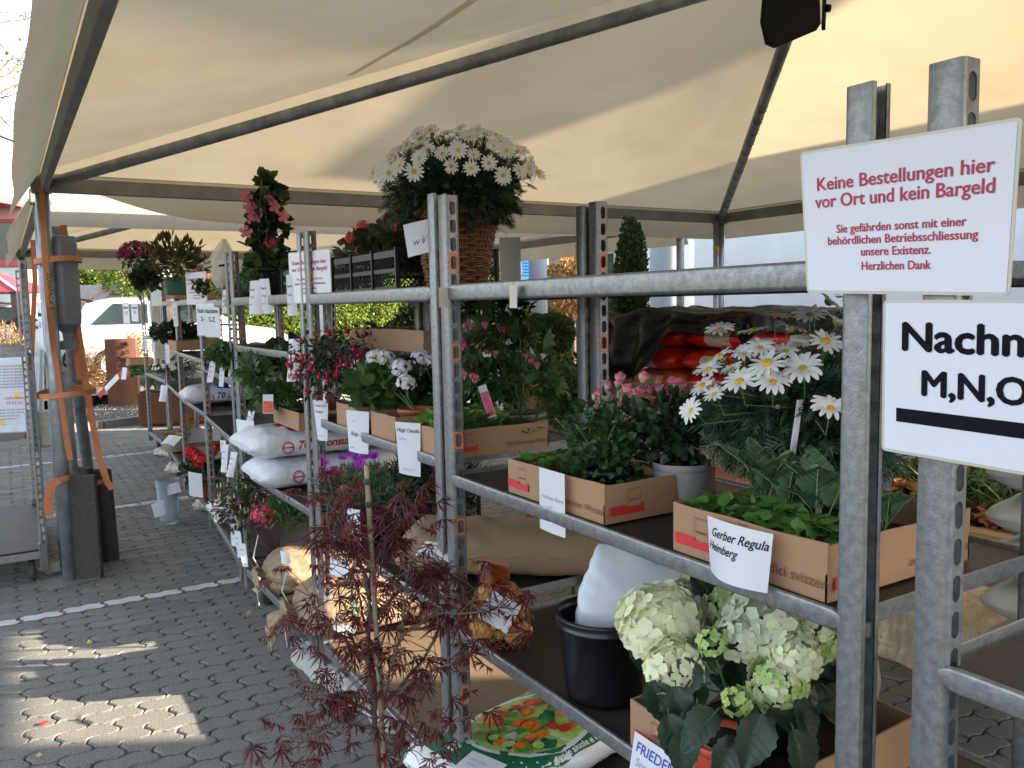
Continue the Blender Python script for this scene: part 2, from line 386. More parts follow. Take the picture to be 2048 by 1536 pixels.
# ============================================================ TROLLEYS
def make_post_mesh(h=1.71, marks=(5, 10, 15, 20, 25, 30)):
    """slotted U post, web with slots facing +y at y=.045, flanges along y, base at z=0"""
    mb = MB(); d, wy, t, pitch = .042, .046, .0024, .05
    prof = [(.0095, .0), (0.001, 0), (0, .001), (0, wy-.009), (.0012, wy-.004), (.0045, wy-.0008), (.009, wy)]
    inner = [(.009, t), (t, t), (t, t+.0005), (t, wy-.009), (t+.001, wy-.006), (.006, wy-t-.0004), (.009, wy-t)]
    for mir in (0, 1):
        for P_ in (prof, inner):
            V = []
            for z in (0, h):
                for x, y in P_: V.append(((d-x) if mir else x, y, z))
            n = len(P_); F = [(i, i+1, i+1+n, i+n) for i in range(n-1)]
            mb.add(V, F, steel, True)
        V = []
        for x, y in prof: V.append(((d-x) if mir else x, y, h))
        for x, y in inner: V.append(((d-x) if mir else x, y, h))
        n = len(prof); mb.add(V, [(i, i+1, i+1+n, i+n) for i in range(n-1)], steel)
    nc = int(h/pitch); x0, x1 = .009, d-.009; hw, hh, cr = .0092, .0185, .006
    cx = d/2; hole = []
    for k in range(12):
        a = k/12*2*math.pi+math.pi/12; x = hw*math.cos(a); z = math.sin(a)*hw*1.0
        hole.append((cx+x*1.0, (hh-hw)*(1 if z > 0 else -1)+z))
    bx = (x1-x0)/2; bz = pitch/2
    outer = []
    for x, z in hole:
        dx, dz = (x-cx), z; 
        s = min(bx/abs(dx) if dx else 9e9, bz/abs(dz) if dz else 9e9); outer.append([cx+dx*s, dz*s])
    # snap the four nearest to the corners
    for sx in (-1, 1):
        for sz in (-1, 1):
            i = min(range(12), key=lambda q: (outer[q][0]-(cx+sx*bx))**2+(outer[q][1]-sz*bz)**2); outer[i] = [cx+sx*bx, sz*bz]
    for c in range(nc):
        zc = c*pitch+bz
        for yy in (wy, wy-t):
            V = [(x, yy, zc+z) for x, z in hole]+[(x, yy, zc+z) for x, z in outer]
            mb.add(V, [(i, (i+1) % 12, 12+(i+1) % 12, 12+i) for i in range(12)], steel)
        V = [(x, wy, zc+z) for x, z in hole]+[(x, wy-t, zc+z) for x, z in hole]
        mb.add(V, [(i, (i+1) % 12, 12+(i+1) % 12, 12+i) for i in range(12)], steel_d)
        if c in marks:
            V = [(x+(x-cx)*.1, wy+.0004, zc+z*1.08) for x, z in hole]+[(cx+(x-cx)*1.12, wy+.0004, zc+z*.96) for x, z in outer]
            mb.add(V, [(i, (i+1) % 12, 12+(i+1) % 12, 12+i) for i in range(12)], orange_p)
    V = [(x0, wy, nc*pitch), (x1, wy, nc*pitch), (x1, wy, h), (x0, wy, h)]; mb.add(V, [(0, 1, 2, 3)], steel)
    V = [(x0, wy-t, nc*pitch), (x1, wy-t, nc*pitch), (x1, wy-t, h), (x0, wy-t, h)]; mb.add(V, [(0, 1, 2, 3)], steel)
    return mb.mesh('post')
POST = make_post_mesh(); POSTP = make_post_mesh(marks=())
mb = MB(); mb.box((.016, .022, -.03), (.046, .056, .16), steel_d, ch=.004); SOCK = mb.mesh('post_socket')
mb = MB(); mb.lathe([(0, -.016), (.055, -.016), (.062, -.01), (.062, .01), (.055, .016), (0, .016)], (0, 0, 0), mat('grey_rubber', (.06, .055, .05), .8), 20)
me = mb.mesh('wheel'); me.transform(Matrix.Rotation(R(90), 4, 'X')); WHEEL = me
mb = MB(); mb.box((0, 0, .075), (.06, .08, .012), steel_d); mb.box((.0, .027, .035), (.04, .004, .09), steel_d); mb.box((.0, -.027, .035), (.04, .004, .09), steel_d); CASTER = mb.mesh('castor')
W = .565
HOOK = MB().box((0, 0, 0), (.022, .05, .024), steel_d, ch=.003).mesh('shelf_hook')
RAILS = {}
def rail_mesh(L, hgt=.034):
    k = (round(L, 3), hgt)
    if k not in RAILS:
        mb = MB(); n = 14; t = .0025
        # folded lip: outer face, rolled top, inner ledge
        prof = [(.001, -hgt*.62), (-.002, -hgt*.60), (-.0042, -hgt*.53), (-.0048, -hgt*.47), (-.0048, hgt*.26), (-.0042, hgt*.33), (-.002, hgt*.39), (.001, hgt*.41), (.004, hgt*.39), (.006, hgt*.3), (.006, -.004), (.03, -.004)]
        ys = [0, .006, .014]+list(np.linspace(.03, L-.03, n))+[L-.014, L-.006, L]
        G = []
        for q, y in enumerate(ys):
            e = {0: .45, 1: .75, 2: .93}.get(min(q, len(ys)-1-q), 1.); wob = .0008*math.sin(y*9+L)
            G.append([(x+wob, y, z*(e if z > 0 else e)) for x, z in prof])
        mb.grid(G, steel); G2 = [[(x+t, y, z-t*.5) for x, y, z in row] for row in G]; mb.grid(G2, steel)
        RAILS[k] = mb.mesh('rail')
    return RAILS[k]
DECKS = {}
def deck_mesh(L, m):
    k = (round(L, 3), m.name)
    if k not in DECKS:
        mb = MB(); mb.box((W/2, L/2, 0), (W-.03, L-.05, .01), m, ch=.002); DECKS[k] = mb.mesh('deck')
    return DECKS[k]
def trolley(x, y, rz, L, shelves, label, posts=(1, 1, 1, 1), group='plant trolleys in a row', deckmats=None, base=True, name='plant_trolley', topclear=None):
    t = empty(name, (x, y, 0), rz, label, 'trolley', group)
    M = Matrix
    spec = [(M.Translation((0, 0, .19)), 0), (M.Translation((0, L, .19))@M.Scale(-1, 4, (0, 1, 0)), 1),
            (M.Translation((W-.042, 0, .19)), 2), (M.Translation((W-.042, L, .19))@M.Scale(-1, 4, (0, 1, 0)), 3)]
    for mm, i in spec:
        if not posts[i]: continue
        p = link('post', POSTP if posts[0] == 0 else POST, t, mw=mm@M.Scale(1+rng.normal()*.003, 4, (0, 0, 1))); link('post_socket', SOCK, p)
    for n, z in enumerate(shelves):
        dm = (deckmats or {}).get(n, ply)
        s = link('shelf', deck_mesh(L-.02, dm), t, loc=(0, .01, z))
        link('rail', rail_mesh(L-.075, .043 if z > 1.6 else .034), s, loc=(.004, .0275, 0))
        r = link('rail', rail_mesh(L-.075, .043 if z > 1.6 else .034), s); r.matrix_local = M.Translation((W-.004, .0275, 0))@M.Scale(-1, 4, (1, 0, 0))
        e = MB(); e.box((W/2, .012, .002), (W-.07, .004, .03), steel, ch=.001); e.box((W/2, .018, -.012), (W-.07, .012, .003), steel); link('side_rail', e.mesh('side_rail'), s)
        e = MB(); e.box((W/2, L-.032, .002), (W-.07, .004, .03), steel, ch=.001); link('side_rail', e.mesh('side_rail'), s)
        for yy in (.02, L-.04):
            for xx in (.03, W-.03): link('shelf_hook', HOOK, s, loc=(xx, yy, -.012))
    if base:
        b = MB()
        for yy in (.02, L-.02): b.box((W/2, yy, .172), (W-.01, .034, .04), steel, ch=.003)
        for xx in (.012, W-.012): b.box((xx, L/2, .172), (.03, L-.04, .04), steel, ch=.003)
        b = b.build('base_frame', t)
        link('base_deck', deck_mesh(L-.02, (deckmats or {}).get('base', ply)), t, loc=(0, .01, .197))
        for yy in (.12, L-.12):
            for xx in (.09, W-.09):
                c = link('castor', CASTER, t, loc=(xx, yy, .07), rot=(0, 0, rng.uniform(0, 3))); link('wheel', WHEEL, c, loc=(0, 0, -.008))
    return t
TZ = {}
T0 = trolley(-.015, -1.339, 0, 1.36, [1.635, 1.105, .655], 'nearest full trolley with rose tray, kohlrabi tray and white hydrangeas')
TM = trolley(-.042, -1.438-1.36, 0, 1.36, [1.095], 'galvanised trolley at the right edge with an empty dark shelf', posts=(0, 1, 0, 1), base=False)
T1 = trolley(-.015, .0475, 0, 1.19, [1.635, 1.14, .685], 'second trolley with geranium trays and a black begonia crate on top', deckmats={'base': ply_t})
T2 = trolley(-.02, 1.27, 0.01, 1.19, [1.64, 1.395, .735], 'third trolley carrying the two red printed soil bags')
T3 = trolley(-.03, 2.54, -.08, 1.36, [1.64, 1.20, .86], 'fourth trolley with the red geranium on its bottom deck')
T4 = trolley(.095, 3.97, -.05, 1.36, [1.66, 1.24, .86], 'fifth trolley carrying the blue printed soil bag')
T5 = trolley(.18, 5.42, -.08, 1.42, [1.67, 1.27, .86], 'sixth trolley with white marguerites on its middle shelf')
T6 = trolley(.31, 7.0, 0., 1.42, [1.3, .87], 'farthest trolley of the row with an open top')
TL = trolley(-.93-W, 3.46, 0., 1.45, [1.36], 'separate empty trolley left of the tent leg', group='empty trolleys')
# ============================================================ MARKET TENTS
canvas = mat('tent_canvas', (.45, .42, .36), .8, 0, .05, 1.6, .25, 30, transl=.40, tcol=(1.0, .87, .66), dist=.01, col2=(.385, .355, .29))
tape_y = mat('yellow_tape', (.6, .45, .03), .6); rust = mat('rusty_steel', (.22, .10, .05), .8, .2, .35, 30, .4, 80)
pole_m = mat('tent_pole_steel', (.27, .29, .30), .5, .55, .35, 10, .2, 60)
beam_m = mat('tent_beam_steel', (.22, .215, .20), .55, .4, .2, 6, .1, 60)
def tent(x0, x1, y0, y1, H, peak, label, full=True, sag=.05, vb=None, group=None):
    cx, cy, cz = peak; t = empty('market_tent', (x0, y0, 0), 0, label, 'tent', group)
    Tn = np.array([x0, y0, 0.])
    C = [np.array(c, float) for c in ((x0, y0, H), (x1, y0, H), (x1, y1, H), (x0, y1, H))]; P = np.array(peak, float)
    names = ['near', 'right', 'back', 'left']
    for i in range(4):
        a, b = C[i], C[(i+1) % 4]; n = 44; G = []
        nrm = np.cross(b-a, P-a); nrm /= np.linalg.norm(nrm)
        if nrm[2] < 0: nrm = -nrm
        for j in range(n+1):
            v = j/n; row = []
            for k in range(n+1):
                u = k/n; p = (a*(1-u)+b*u)*(1-v)+P*v
                edge = min(1, 7*u)*min(1, 7*(1-u))*min(1, 8*v)*min(1, 10*(1-v))
                s = math.sin(math.pi*u)*math.sin(math.pi*min(1, v*1.0))
                wr = noise3(p*np.array([1, 1, .3]), 2.2, 3+i)*.007+abs(noise3(np.array([p[0]+p[1]*.6, p[1]-p[0]*.4, 0]), 7, 9+i))*.003
                row.append(p-nrm*(sag*s+(wr)*edge)-Tn+np.array([0, 0, .045]))
            G.append(row)
        m = MB(); m.grid(G, canvas); m.build('roof_panel', t)
        # valance
        n = 60; G = []; out = np.cross(b-a, (0, 0, 1.)); out /= np.linalg.norm(out)
        for k in range(n+1):
            u = k/n; p = a*(1-u)+b*u; row = []
            drop = .245 if vb is None else vb(i, p)
            fl = .02+(.09 if i == 3 else .0)+.008*math.sin(u*13+i)+.003*math.sin(u*31)
            for q in range(7):
                f = q/6; row.append(p+out*(-.015+(.054+fl)*f)-np.array([0, 0, drop*f-.047])-Tn)
            G.append(row)
        m = MB(); m.grid(G, canvas); m.build('valance', t)
        m = MB(); ins = -out*.03
        aa, bb = a+ins-Tn, b+ins-Tn; m.bar(aa-[0, 0, .02], bb-[0, 0, .02], .035, .085, beam_m, ch=.004); m.build('eave_beam', t)
        m = MB(); pr_ = P-Tn-[0, 0, .03]; c0 = a-Tn-[0, 0, .03]+(P-a)/np.linalg.norm(P-a)*.05
        m.tube([c0, c0*.66+pr_*.34+[0, 0, -.008], c0*.33+pr_*.67+[0, 0, -.008], pr_], .032, pole_m, 14); m.build('hip_rafter', t)
        if full:
            inn = np.array([np.sign(cx-a[0]), np.sign(cy-a[1]), 0])*.02
            m = MB(); p = a+inn-Tn
            rad = .037
            m.tube([(p[0], p[1], .01), (p[0], p[1], H-.03)], rad, pole_m, 20); leg = m.build('leg', t)
            m = MB(); m.box((p[0], p[1], .006), (.28, .22, .008), beam_m, rmat('Z', .3)); m.build('base_plate', leg)
            m = MB(); m.box((p[0], p[1], H-.02), (.11, .11, .09), beam_m, ch=.008); m.build('corner_joint', leg)
    return t
def vb1(i, p):
    if i == 2: # back side hangs loose at its left corner
        u = (p[0]+.83); return .245-.20*math.exp(-(u/.55)**2)
    return .245
X0, X1, Y0, Y1, H = -.85, 4.56, -3.0, 3.44, 2.345
tn = tent(X0, X1, Y0, Y1, H, (1.86, .27, 3.0), 'cream market tent standing over the plant trolleys', vb=vb1)
def vb2(i, p): return .25-.10*max(0, (p[0]-2.2)/2.2)*(1 if i == 0 else 0)
tn2 = tent(-.85, 4.4, 3.75, 9.3, 2.32, (1.8, 6.5, 2.98), 'second cream market tent behind the first one', sag=.09, vb=vb2)
# seam band under the left roof panel and along the right rafter
def panel_pt(i, u, v, off):
    C = [np.array(c, float) for c in ((X0, Y0, H), (X1, Y0, H), (X1, Y1, H), (X0, Y1, H))]; P = np.array((1.86, .27, 3.0))
    a, b = C[i], C[(i+1) % 4]; return (a*(1-u)+b*u)*(1-v)+P*v+np.array([0, 0, .045-off])
seam_m = mat('canvas_seam', (.78, .72, .58), .8, 0, .1, 10, transl=.62)
bpy.context.view_layer.update()
_pan = [c for c in tn.children if c.name.startswith('roof_panel')]
def bvh_of(o): me = o.data; return BVHTree.FromPolygons([v.co[:] for v in me.vertices], [tuple(p.vertices) for p in me.polygons])
def seam(panel, pix, wd, name='seam'):
    off = np.array([X0, Y0, 0.]); tree = bvh_of(panel); L = []; C0 = Vector(CPOS-off)
    for u, v in pix:
        d = AF+AR*(u-1024)/CF-AU*(v-768)/CF; h = tree.ray_cast(C0, Vector(d).normalized())
        if h[0] is not None: L.append(np.array(h[0]))
    if len(L) < 2: return
    A, B_ = L[0], L[-1]; dr = (B_-A)/np.linalg.norm(B_-A); sd = np.cross(dr, [0, 0, 1.]); sd /= np.linalg.norm(sd); V = []; n = 40
    A = A-dr*.0; Bx = B_+dr*1.2
    for i in range(n+1):
        for s_ in (-1, 1): V.append(A+(Bx-A)*i/n+sd*s_*wd/2)
    m = MB(); F = [(2*i, 2*i+1, 2*i+3, 2*i+2) for i in range(n)]; out = []
    for v in V:
        h = tree.ray_cast(Vector(v)-Vector((0, 0, .5)), Vector((0, 0, 1)))
        out.append((np.array(h[0]) if h[0] is not None else v)-[0, 0, .0025])
    m.add(out, F, seam_m, True); m.build(name, tn)
seam(_pan[3], [(572, 214), (700, 150), (800, 92), (900, 30)], .045)
seam(_pan[2], [(1532, 180), (1520, 260), (1508, 330)], .035)
# frame bits at the far right corner
rc = MB(); 
for dx, c in ((0, .34), (.09, .30)):
    rc.tube([(4.52+dx-.05, 3.40+dx*.4, .01), (4.52+dx-.05, 3.40+dx*.4, 2.3)], .027, pole_m, 12)
o = rc.build('corner_pole', tn); o.matrix_parent_inverse = tn.matrix_world.inverted() if False else Matrix.Translation((-X0, -Y0, 0))
for dx in (0, .09):
    m_ = MB(); m_.tube([(4.47+dx, 3.40+dx*.4, 2.03-dx*.3), (4.47+dx, 3.40+dx*.4, 2.07-dx*.3)], .0285, tape_y, 12, cap=False); q = m_.build('tape_band', tn); q.location = (-X0, -Y0, 0)
o.matrix_parent_inverse = Matrix.Identity(4); o.location = (-X0, -Y0, 0)
# light strip tied along the right rafter
m_ = MB(); a = np.array((X1, Y1, H)); P = np.array((1.86, .27, 3.0)); 
dr = (P-a)
for k in range(14):
    p = a+dr*(.06+k*.045)-np.array([0, 0, .055]); m_.tube([p-dr/np.linalg.norm(dr)*.012, p+dr/np.linalg.norm(dr)*.012], .031, rust, 10, cap=False)
q = m_.build('rope_turns', tn, kind='stuff'); q.location = (-X0, -Y0, 0)

# ---------------- ballast, straps, second pole at the left tent leg
strap = mat('orange_strap', (.46, .16, .06), .7, 0, .12, 60, .4, 400)
LX, LY = X0+.02, Y1-.02
conc = mat('dark_concrete', (.035, .033, .03), .9, 0, .3, 40, .6, 200, col2=(.062, .058, .05))
conc2 = mat('pale_concrete', (.30, .28, .25), .9, 0, .15, 12, .5, 100)
def slab(u, v, w, dpt, h, rz, lab, tilt=0, mm=conc):
    p = at(u, v, 'z', 0); m_ = MB(); m_.box((0, 0, h/2), (w, dpt, h), mm, ch=.006)
    o = m_.build('concrete_slab', loc=(p[0], p[1], 0.002), rot=(tilt, 0, rz), label=lab, category='slab'); o['group'] = 'ballast slabs at the tent leg'
    return o
slab(172, 1158, .19, .05, .63, -.35, 'front dark concrete slab standing against the tent leg')
slab(214, 1120, .15, .05, .60, -.6, 'rear dark concrete slab strapped behind the first one', .05)
slab(180, 1125, .16, .05, .62, -.9, 'middle dark concrete slab wedged between the tent poles', .03)
slab(88, 890, .32, .2, .42, -.2, 'pale concrete block with yellow bands beside the notice board', mm=conc2)
def tubeobj(name, pts, rad, mm, lab, cat, n=14, grp=None):
    m_ = MB(); c = np.mean(np.array(pts, float), axis=0); c0 = np.array([pts[0][0], pts[0][1], 0]); m_.tube(np.array(pts)-c0, rad, mm, n)
    o = m_.build(name, loc=c0, label=lab, category=cat)
    if grp: o['group'] = grp
    return o
b = at(185, 1005, 'z', 0)
tubeobj('tent_pole', [(b[0], b[1], 0.0), (LX+.06, LY+.32, 2.3)], .042, pole_m, 'leaning steel pole of the second tent behind the slabs', 'pole', grp='poles strapped together')
b = at(132, 850, 'z', 0)
tubeobj('tent_pole', [(LX+.06, LY+.14, 0.0), (LX+.05, LY+.16, 1.25)], .038, pole_m, 'thin steel pole holding the grey umbrella sleeve', 'pole', grp='poles strapped together')
tubeobj('prop_pole', [atd(1232, 1190, 3.6), atd(1183, 900, 3.55), atd(1160, 488, 3.5)], .021, mat('pale_pole', (.45, .40, .33), .5, .2, .1, 8), 'slanting pale pole behind the trolley back post', 'pole')
# grey sleeve
m_ = MB(); m_.lathe([(0, 0), (.05, 0), (.052, .05), (.03, .055), (.035, .1), (.085, .15), (.09, .2), (.09, .62), (.082, .66), (0, .67)], (0, 0, 0), mat('grey_vinyl', (.13, .14, .155), .6, 0, .15, 10, .3, 80), 6, smooth=False)
m_.build('umbrella_sleeve', loc=(LX+.085, LY+.06, 1.38), rot=(0.0, 0, .4), label='grey angular sleeve strapped high on the tent leg', category='sleeve')
def ribbon(pts, wid, mm, name, lab, cat='strap', grp='orange lashing straps', up=None, text=None):
    pts = np.array(pts, float); n = len(pts); T = np.gradient(pts, axis=0); T /= np.linalg.norm(T, axis=1)[:, None]
    vc = CPOS-pts; S = np.cross(T, vc if up is None else np.tile(up, (n, 1))); S /= np.linalg.norm(S, axis=1)[:, None]
    Nn = np.cross(S, T); G = np.stack([pts-S*wid/2, pts-S*wid/2+Nn*.0015, pts+S*wid/2+Nn*.0015, pts+S*wid/2, pts-S*wid/2], 1); c0 = pts[-1]*[1, 1, 0]
    m_ = MB(); m_.grid(G-c0, mm, False); o = m_.build(name, loc=c0, label=lab, category=cat)
    if grp: o['group'] = grp
    return o
def atv(u, v, off):
    d = AF+AR*(u-1024)/CF-AU*(v-768)/CF; h = np.array([math.sin(CYAW), math.cos(CYAW), 0]); return CPOS+d*((h@(np.array([LX, LY, 0])-CPOS)+off)/(h@d))
def pth(l): return [atv(*q) for q in l]
def dcam(p): return (np.array(p)-CPOS)@AF
D = 0.
s1 = ribbon(pth([(82, 362, D-.06), (88, 480, D-.07), (96, 600, D-.075), (108, 700, D-.075), (122, 800, D-.07), (135, 890, D-.06), (141, 920, D-.06)]), .030, strap, 'lashing_strap', 'orange strap running down the front of the tent leg')
m_ = MB(); a = atv(93, 545, D-.082); b2 = atv(101, 640, D-.082); put_text(m_, ink, 'ZURRPACK 2', a, b2-a, np.cross(AF, b2-a)*-1, .036, .0); 
o = m_.build('lettering', s1); o.location = -np.array(s1.location)
def ringpts(r, z, cx=LX, cy=LY, n=25): return [(cx+r*math.cos(a), cy+r*math.sin(a), z+.01*math.sin(a*1.5)) for a in np.linspace(0, 2*math.pi, n)]
def ringstrap(zs, r, cx, cy, lab, ry=None):
    m_ = MB(); P = np.array(ringpts(r, 0, 0, 0)); P[:, 1] *= (ry or r)/r
    m_.grid(np.stack([P+[0, 0, -.016], P+[0, 0, .016]], 1), strap, True); o = m_.build('lashing_strap', loc=(cx, cy, zs), label=lab, category='strap'); o['group'] = 'orange lashing straps'
    return o
ringstrap(2.02-.12, .125, LX+.06, LY+.04, 'orange strap looped round leg and sleeve near the eave')
ringstrap(1.12, .16, LX+.06, LY+.12, 'orange strap looped round both poles at mid height', .23)
ringstrap(.62, .046, LX, LY, 'orange strap knotted low around the tent leg')
D2 = D+.12
ribbon(pth([(124, 455, D2), (130, 520, D2), (139, 580, D2), (146, 640, D2+.02), (152, 700, D2+.05), (160, 760, D2+.05)]), .034, strap, 'lashing_strap', 'twisted orange strap hanging beside the leaning pole')
ribbon(pth([(126, 450, D2+.05), (140, 530, D2+.1), (154, 640, D2+.15), (170, 755, D2+.1), (182, 830, D2+.05), (200, 920, D2), (215, 965, D2), (225, 978, D2)]), .036, strap, 'lashing_strap', 'long orange strap slanting down over the rear slab')
ringstrap(.52, .075, at(206, 1120, 'z', 0)[0], at(206, 1120, 'z', 0)[1], 'orange strap looped round the rear concrete slabs', .09)
ribbon(pth([(118, 960, D-.07), (104, 970, D-.09), (96, 1000, D-.1), (98, 1032, D-.1)]), .045, strap, 'lashing_strap', 'loose orange strap tail hanging left of the leg')
ribbon(pth([(66, 480, D+.6), (70, 560, D+.6), (66, 650, D+.62), (62, 740, D+.62)]), .03, strap, 'lashing_strap', 'faded orange strap far left behind the tent leg')
# ============================================================ SURROUNDINGS
wall_w = mat('white_render', (.62, .64, .66), .85, 0, .05, 3, .2, 40)
grey_r = mat('grey_render', (.27, .30, .33), .8, 0, .06, 4, .2, 60)
glassd = mat('dark_glass', (.02, .03, .035), .08, 0, .1, 3, coat=.3)
blue_sh = mat('blue_shutter', (.02, .17, .55), .55, 0, .08, 6)
red_fr = mat('red_frame', (.40, .07, .07), .5, 0, .1, 6)
rooft = mat('roof_tile', (.16, .09, .06), .9, 0, .3, 5, .5, 20)
def leaf_t(l=1., w=.5, fold=.12, curl=-.1, n=3):
    """pointed leaf along +y, face +z"""
    V = [(0, 0, 0)]; F = []
    for i in range(1, n):
        t = i/n; hw = w/2*math.sin(math.pi*t**.8); V += [(-hw*l, t*l, fold*hw*l*2+curl*t*t*l), (0, t*l, curl*t*t*l), (hw*l, t*l, fold*hw*l*2+curl*t*t*l)]
    V.append((0, l, curl*l)); k = len(V)-1
    F = [(0, 2, 1, 1), (0, 3, 2, 2)]
    for i in range(n-2):
        b = 1+3*i; F += [(b, b+1, b+4, b+3), (b+1, b+2, b+5, b+4)]
    b = 1+3*(n-2); F += [(b, b+1, k, k), (b+1, b+2, k, k)]
    F = [f for f in F]; V = np.array(V); T = []
    for f in F:
        if len(set(f)) == 3: T.append((f[0], f[1], f[2]) if f[2] == f[3] else f)
        else: T += [(f[0], f[1], f[2]), (f[0], f[2], f[3])]
    return V, np.array(T)
LEAF = leaf_t(); LEAFW = leaf_t(1, .8, .1, -.2); LEAFN = leaf_t(1, .22, .1, -.15)
QUAD = (np.array([(0, 0, 0), (.35, .45, .05), (0, 1, -.05), (-.35, .5, .06)]), np.array([(0, 1, 2, 3)]))
hedge_l = mat('hedge_leaf', (.16, .22, .035), .5, 0, .2, 3, island=.5, transl=.4, hue=.03)
tree_l = mat('conifer_leaf', (.05, .095, .03), .6, 0, .2, 8, island=.45, transl=.2, hue=.02)
dry_l = mat('coppery_leaf', (.30, .17, .06), .6, 0, .2, 8, island=.5, transl=.35, hue=.04)
def bush(name, c, r, m, n, size, lab, cat, ell=(1, 1, 1), shell=.35, stem=None, tmpl=QUAD, up=.25, grp=None, seed=0, lump=.2):
    c = np.array(c, float); d = rng.normal(size=(n, 3)); d /= np.linalg.norm(d, axis=1)[:, None]
    rr = r*(1-shell*rng.random(n)**1.6)*(1+lump*noise3(d, 2.5, seed+5)); P = d*rr[:, None]*np.array(ell)
    mb = MB(); dd = d.copy(); dd[:, 2] += up
    mb.scatter(tmpl, P, rand_rots(n, dd, jitter=.6)*(size*rng.uniform(.6, 1.3, n))[:, None, None], m)
    t = empty(name, (c[0], c[1], 0), 0, lab, cat, grp); o = mb.build('crown', t, loc=(0, 0, c[2]))
    if stem:
        s = MB(); z0 = stem[1]; s.tube([(0, 0, z0), (.01, 0, (c[2]+z0)/2), (0, 0, c[2])], [stem[0], stem[0]*.9, stem[0]*.6], bark, 8); s.build('trunk', t)
        k = MB()
        for i in range(16):
            a = rng.uniform(0, 6.28); e = rng.uniform(-.2, 1.2); q = np.array([math.cos(a)*math.cos(e), math.sin(a)*math.cos(e), math.sin(e)])*r*.8*np.array(ell)
            k.tube([(0, 0, c[2]-r*.3), q*.5+[0, 0, c[2]], q+[0, 0, c[2]]], [stem[0]*.5, stem[0]*.25, .004], bark, 5)
        k.build('branches', t, kind='stuff')
    return t
# ---- white building to the right: unseen wall gap and roof strip above, both shaped for their light and shadow
wx = 6.8
def wallbox(mb, y0, y1, z0, z1, x=wx, th=.3, m=wall_w): mb.box((x+th/2, (y0+y1)/2, (z0+z1)/2), (th, y1-y0, z1-z0), m)
bd = empty('white_building', (wx, 0, 0), 0, 'white rendered building with a round grey column right behind the tent', 'building')
mb = MB(); ZT = 3.8
for y0, y1, z0, z1 in ((-12, -3.35, 0, ZT), (-3.35, -1.9, 0, 2.5), (-3.35, -1.9, 3.1, ZT), (-1.9, 6.1, 0, ZT)): wallbox(mb, y0, y1, z0, z1, 0)  # unseen gap in the wall, placed to let sun reach sack and paving
mb.box((.5, -3, ZT-.1), (.4, 17.9, .2), wall_w); mb.build('wall', bd)
mb = MB(); V = [(.0, -.2, 4.84), (.0, -.36, 4.93), (0, -1.36, 5.08), (0, -1.9, 5.2), (0, -3.3, 5.36), (0, -12, 6.6), (0, -12, 6.0), (0, -3.6, 5.14), (0, -1.94, 4.90), (0, -1.41, 4.84)]  # unseen thin roof strip, outline shaped to throw the wedge shadow on the canopy
V = [(x, y, z-.2) for x, y, z in V]; V2 = [(x+.4, y, z) for x, y, z in V]; mb.add(V+V2, [tuple(range(10))[::-1], tuple(range(10, 20))]+[(i, (i+1) % 10, (i+1) % 10+10, i+10) for i in range(10)], rooft); mb.build('roof', bd)
for y, zt_ in ((-6, 5.1), (-8.5, 5.4), (-11, 5.7)):
    mb = MB(); mb.lathe([(.05, ZT), (.05, 4.3), (.05, zt_)], (.3, y, 0), grey_r, 16); mb.build('column', bd)
mb = MB(); mb.lathe([(.24, 0), (.235, 1.5), (.23, 4)], (.1, 6.75, 0), grey_r, 24); mb.build('column', bd)
mb = MB(); wallbox(mb, 6.5, 8.1, 0, 4.2, .9, .3, wall_w); mb.build('wall', bd)
mb = MB(); mb.bar((.0, -3.35, 2.5), (.0, -1.9, 2.5), .06, .05, beam_m); mb.build('light_gap_sill', bd)  # edge bar of the added sun gap
mb = MB(); mb.box((-.01, 2.5, 2.9), (.02, 3, .5), grey_r, ch=.005); mb.build('wall_panel', bd)
# grey glazed annex
an = empty('annex', (10, 11.5, 0), 0, 'grey green glazed annex left of the white building', 'building')
mb = MB(); mb.box((0, 0, 1.6), (.3, 4.6, 3.2), mat('annex_panel', (.22, .27, .28), .6)); mb.build('wall', an)
for k in range(4):
    mb = MB(); mb.box((-.17, -1.7+k*1.1, 1.95), (.03, .9, 1.3), glassd); f = mb.build('window', an)
    mb = MB()
    for dy in (-.47, .47): mb.box((-.19, -1.7+k*1.1+dy, 1.95), (.05, .05, 1.4), grey_r)
    for dz in (-.67, .67): mb.box((-.19, -1.7+k*1.1, 1.95+dz), (.05, .99, .05), grey_r)
    mb.build('frame', f)
mb = MB(); mb.box((0, 0, 3.25), (.6, 4.9, .12), grey_r); mb.build('roof', an)
# free-standing round columns
for (u0, u1, v, dd, h, lab, cap) in ((1001, 1043, 600, 9.5, 3.4, 'left of two tall grey round columns before the shuttered house', 0), (1058, 1095, 600, 10.5, 2.28, 'right grey round column with a dark cap ring', 1)):
    p = atd((u0+u1)/2, v, dd); r = (u1-u0)/2/CF*dd
    t = empty('column', (p[0], p[1], 0), 0, lab, 'column', 'grey round columns')
    mb = MB(); mb.lathe([(0, 0), (r, 0), (r, h*.5), (r*.985, h), (0, h)], (0, 0, 0), grey_r, 24); mb.build('shaft', t)
    mb = MB(); 
    if cap: mb.lathe([(r*.98, h-.09), (r*1.06, h-.09), (r*1.08, h+.0), (r*.6, h+.02), (0, h+.02)], (0, 0, 0), mat('dark_cap', (.06, .062, .065), .6), 24); mb.build('cap', t)
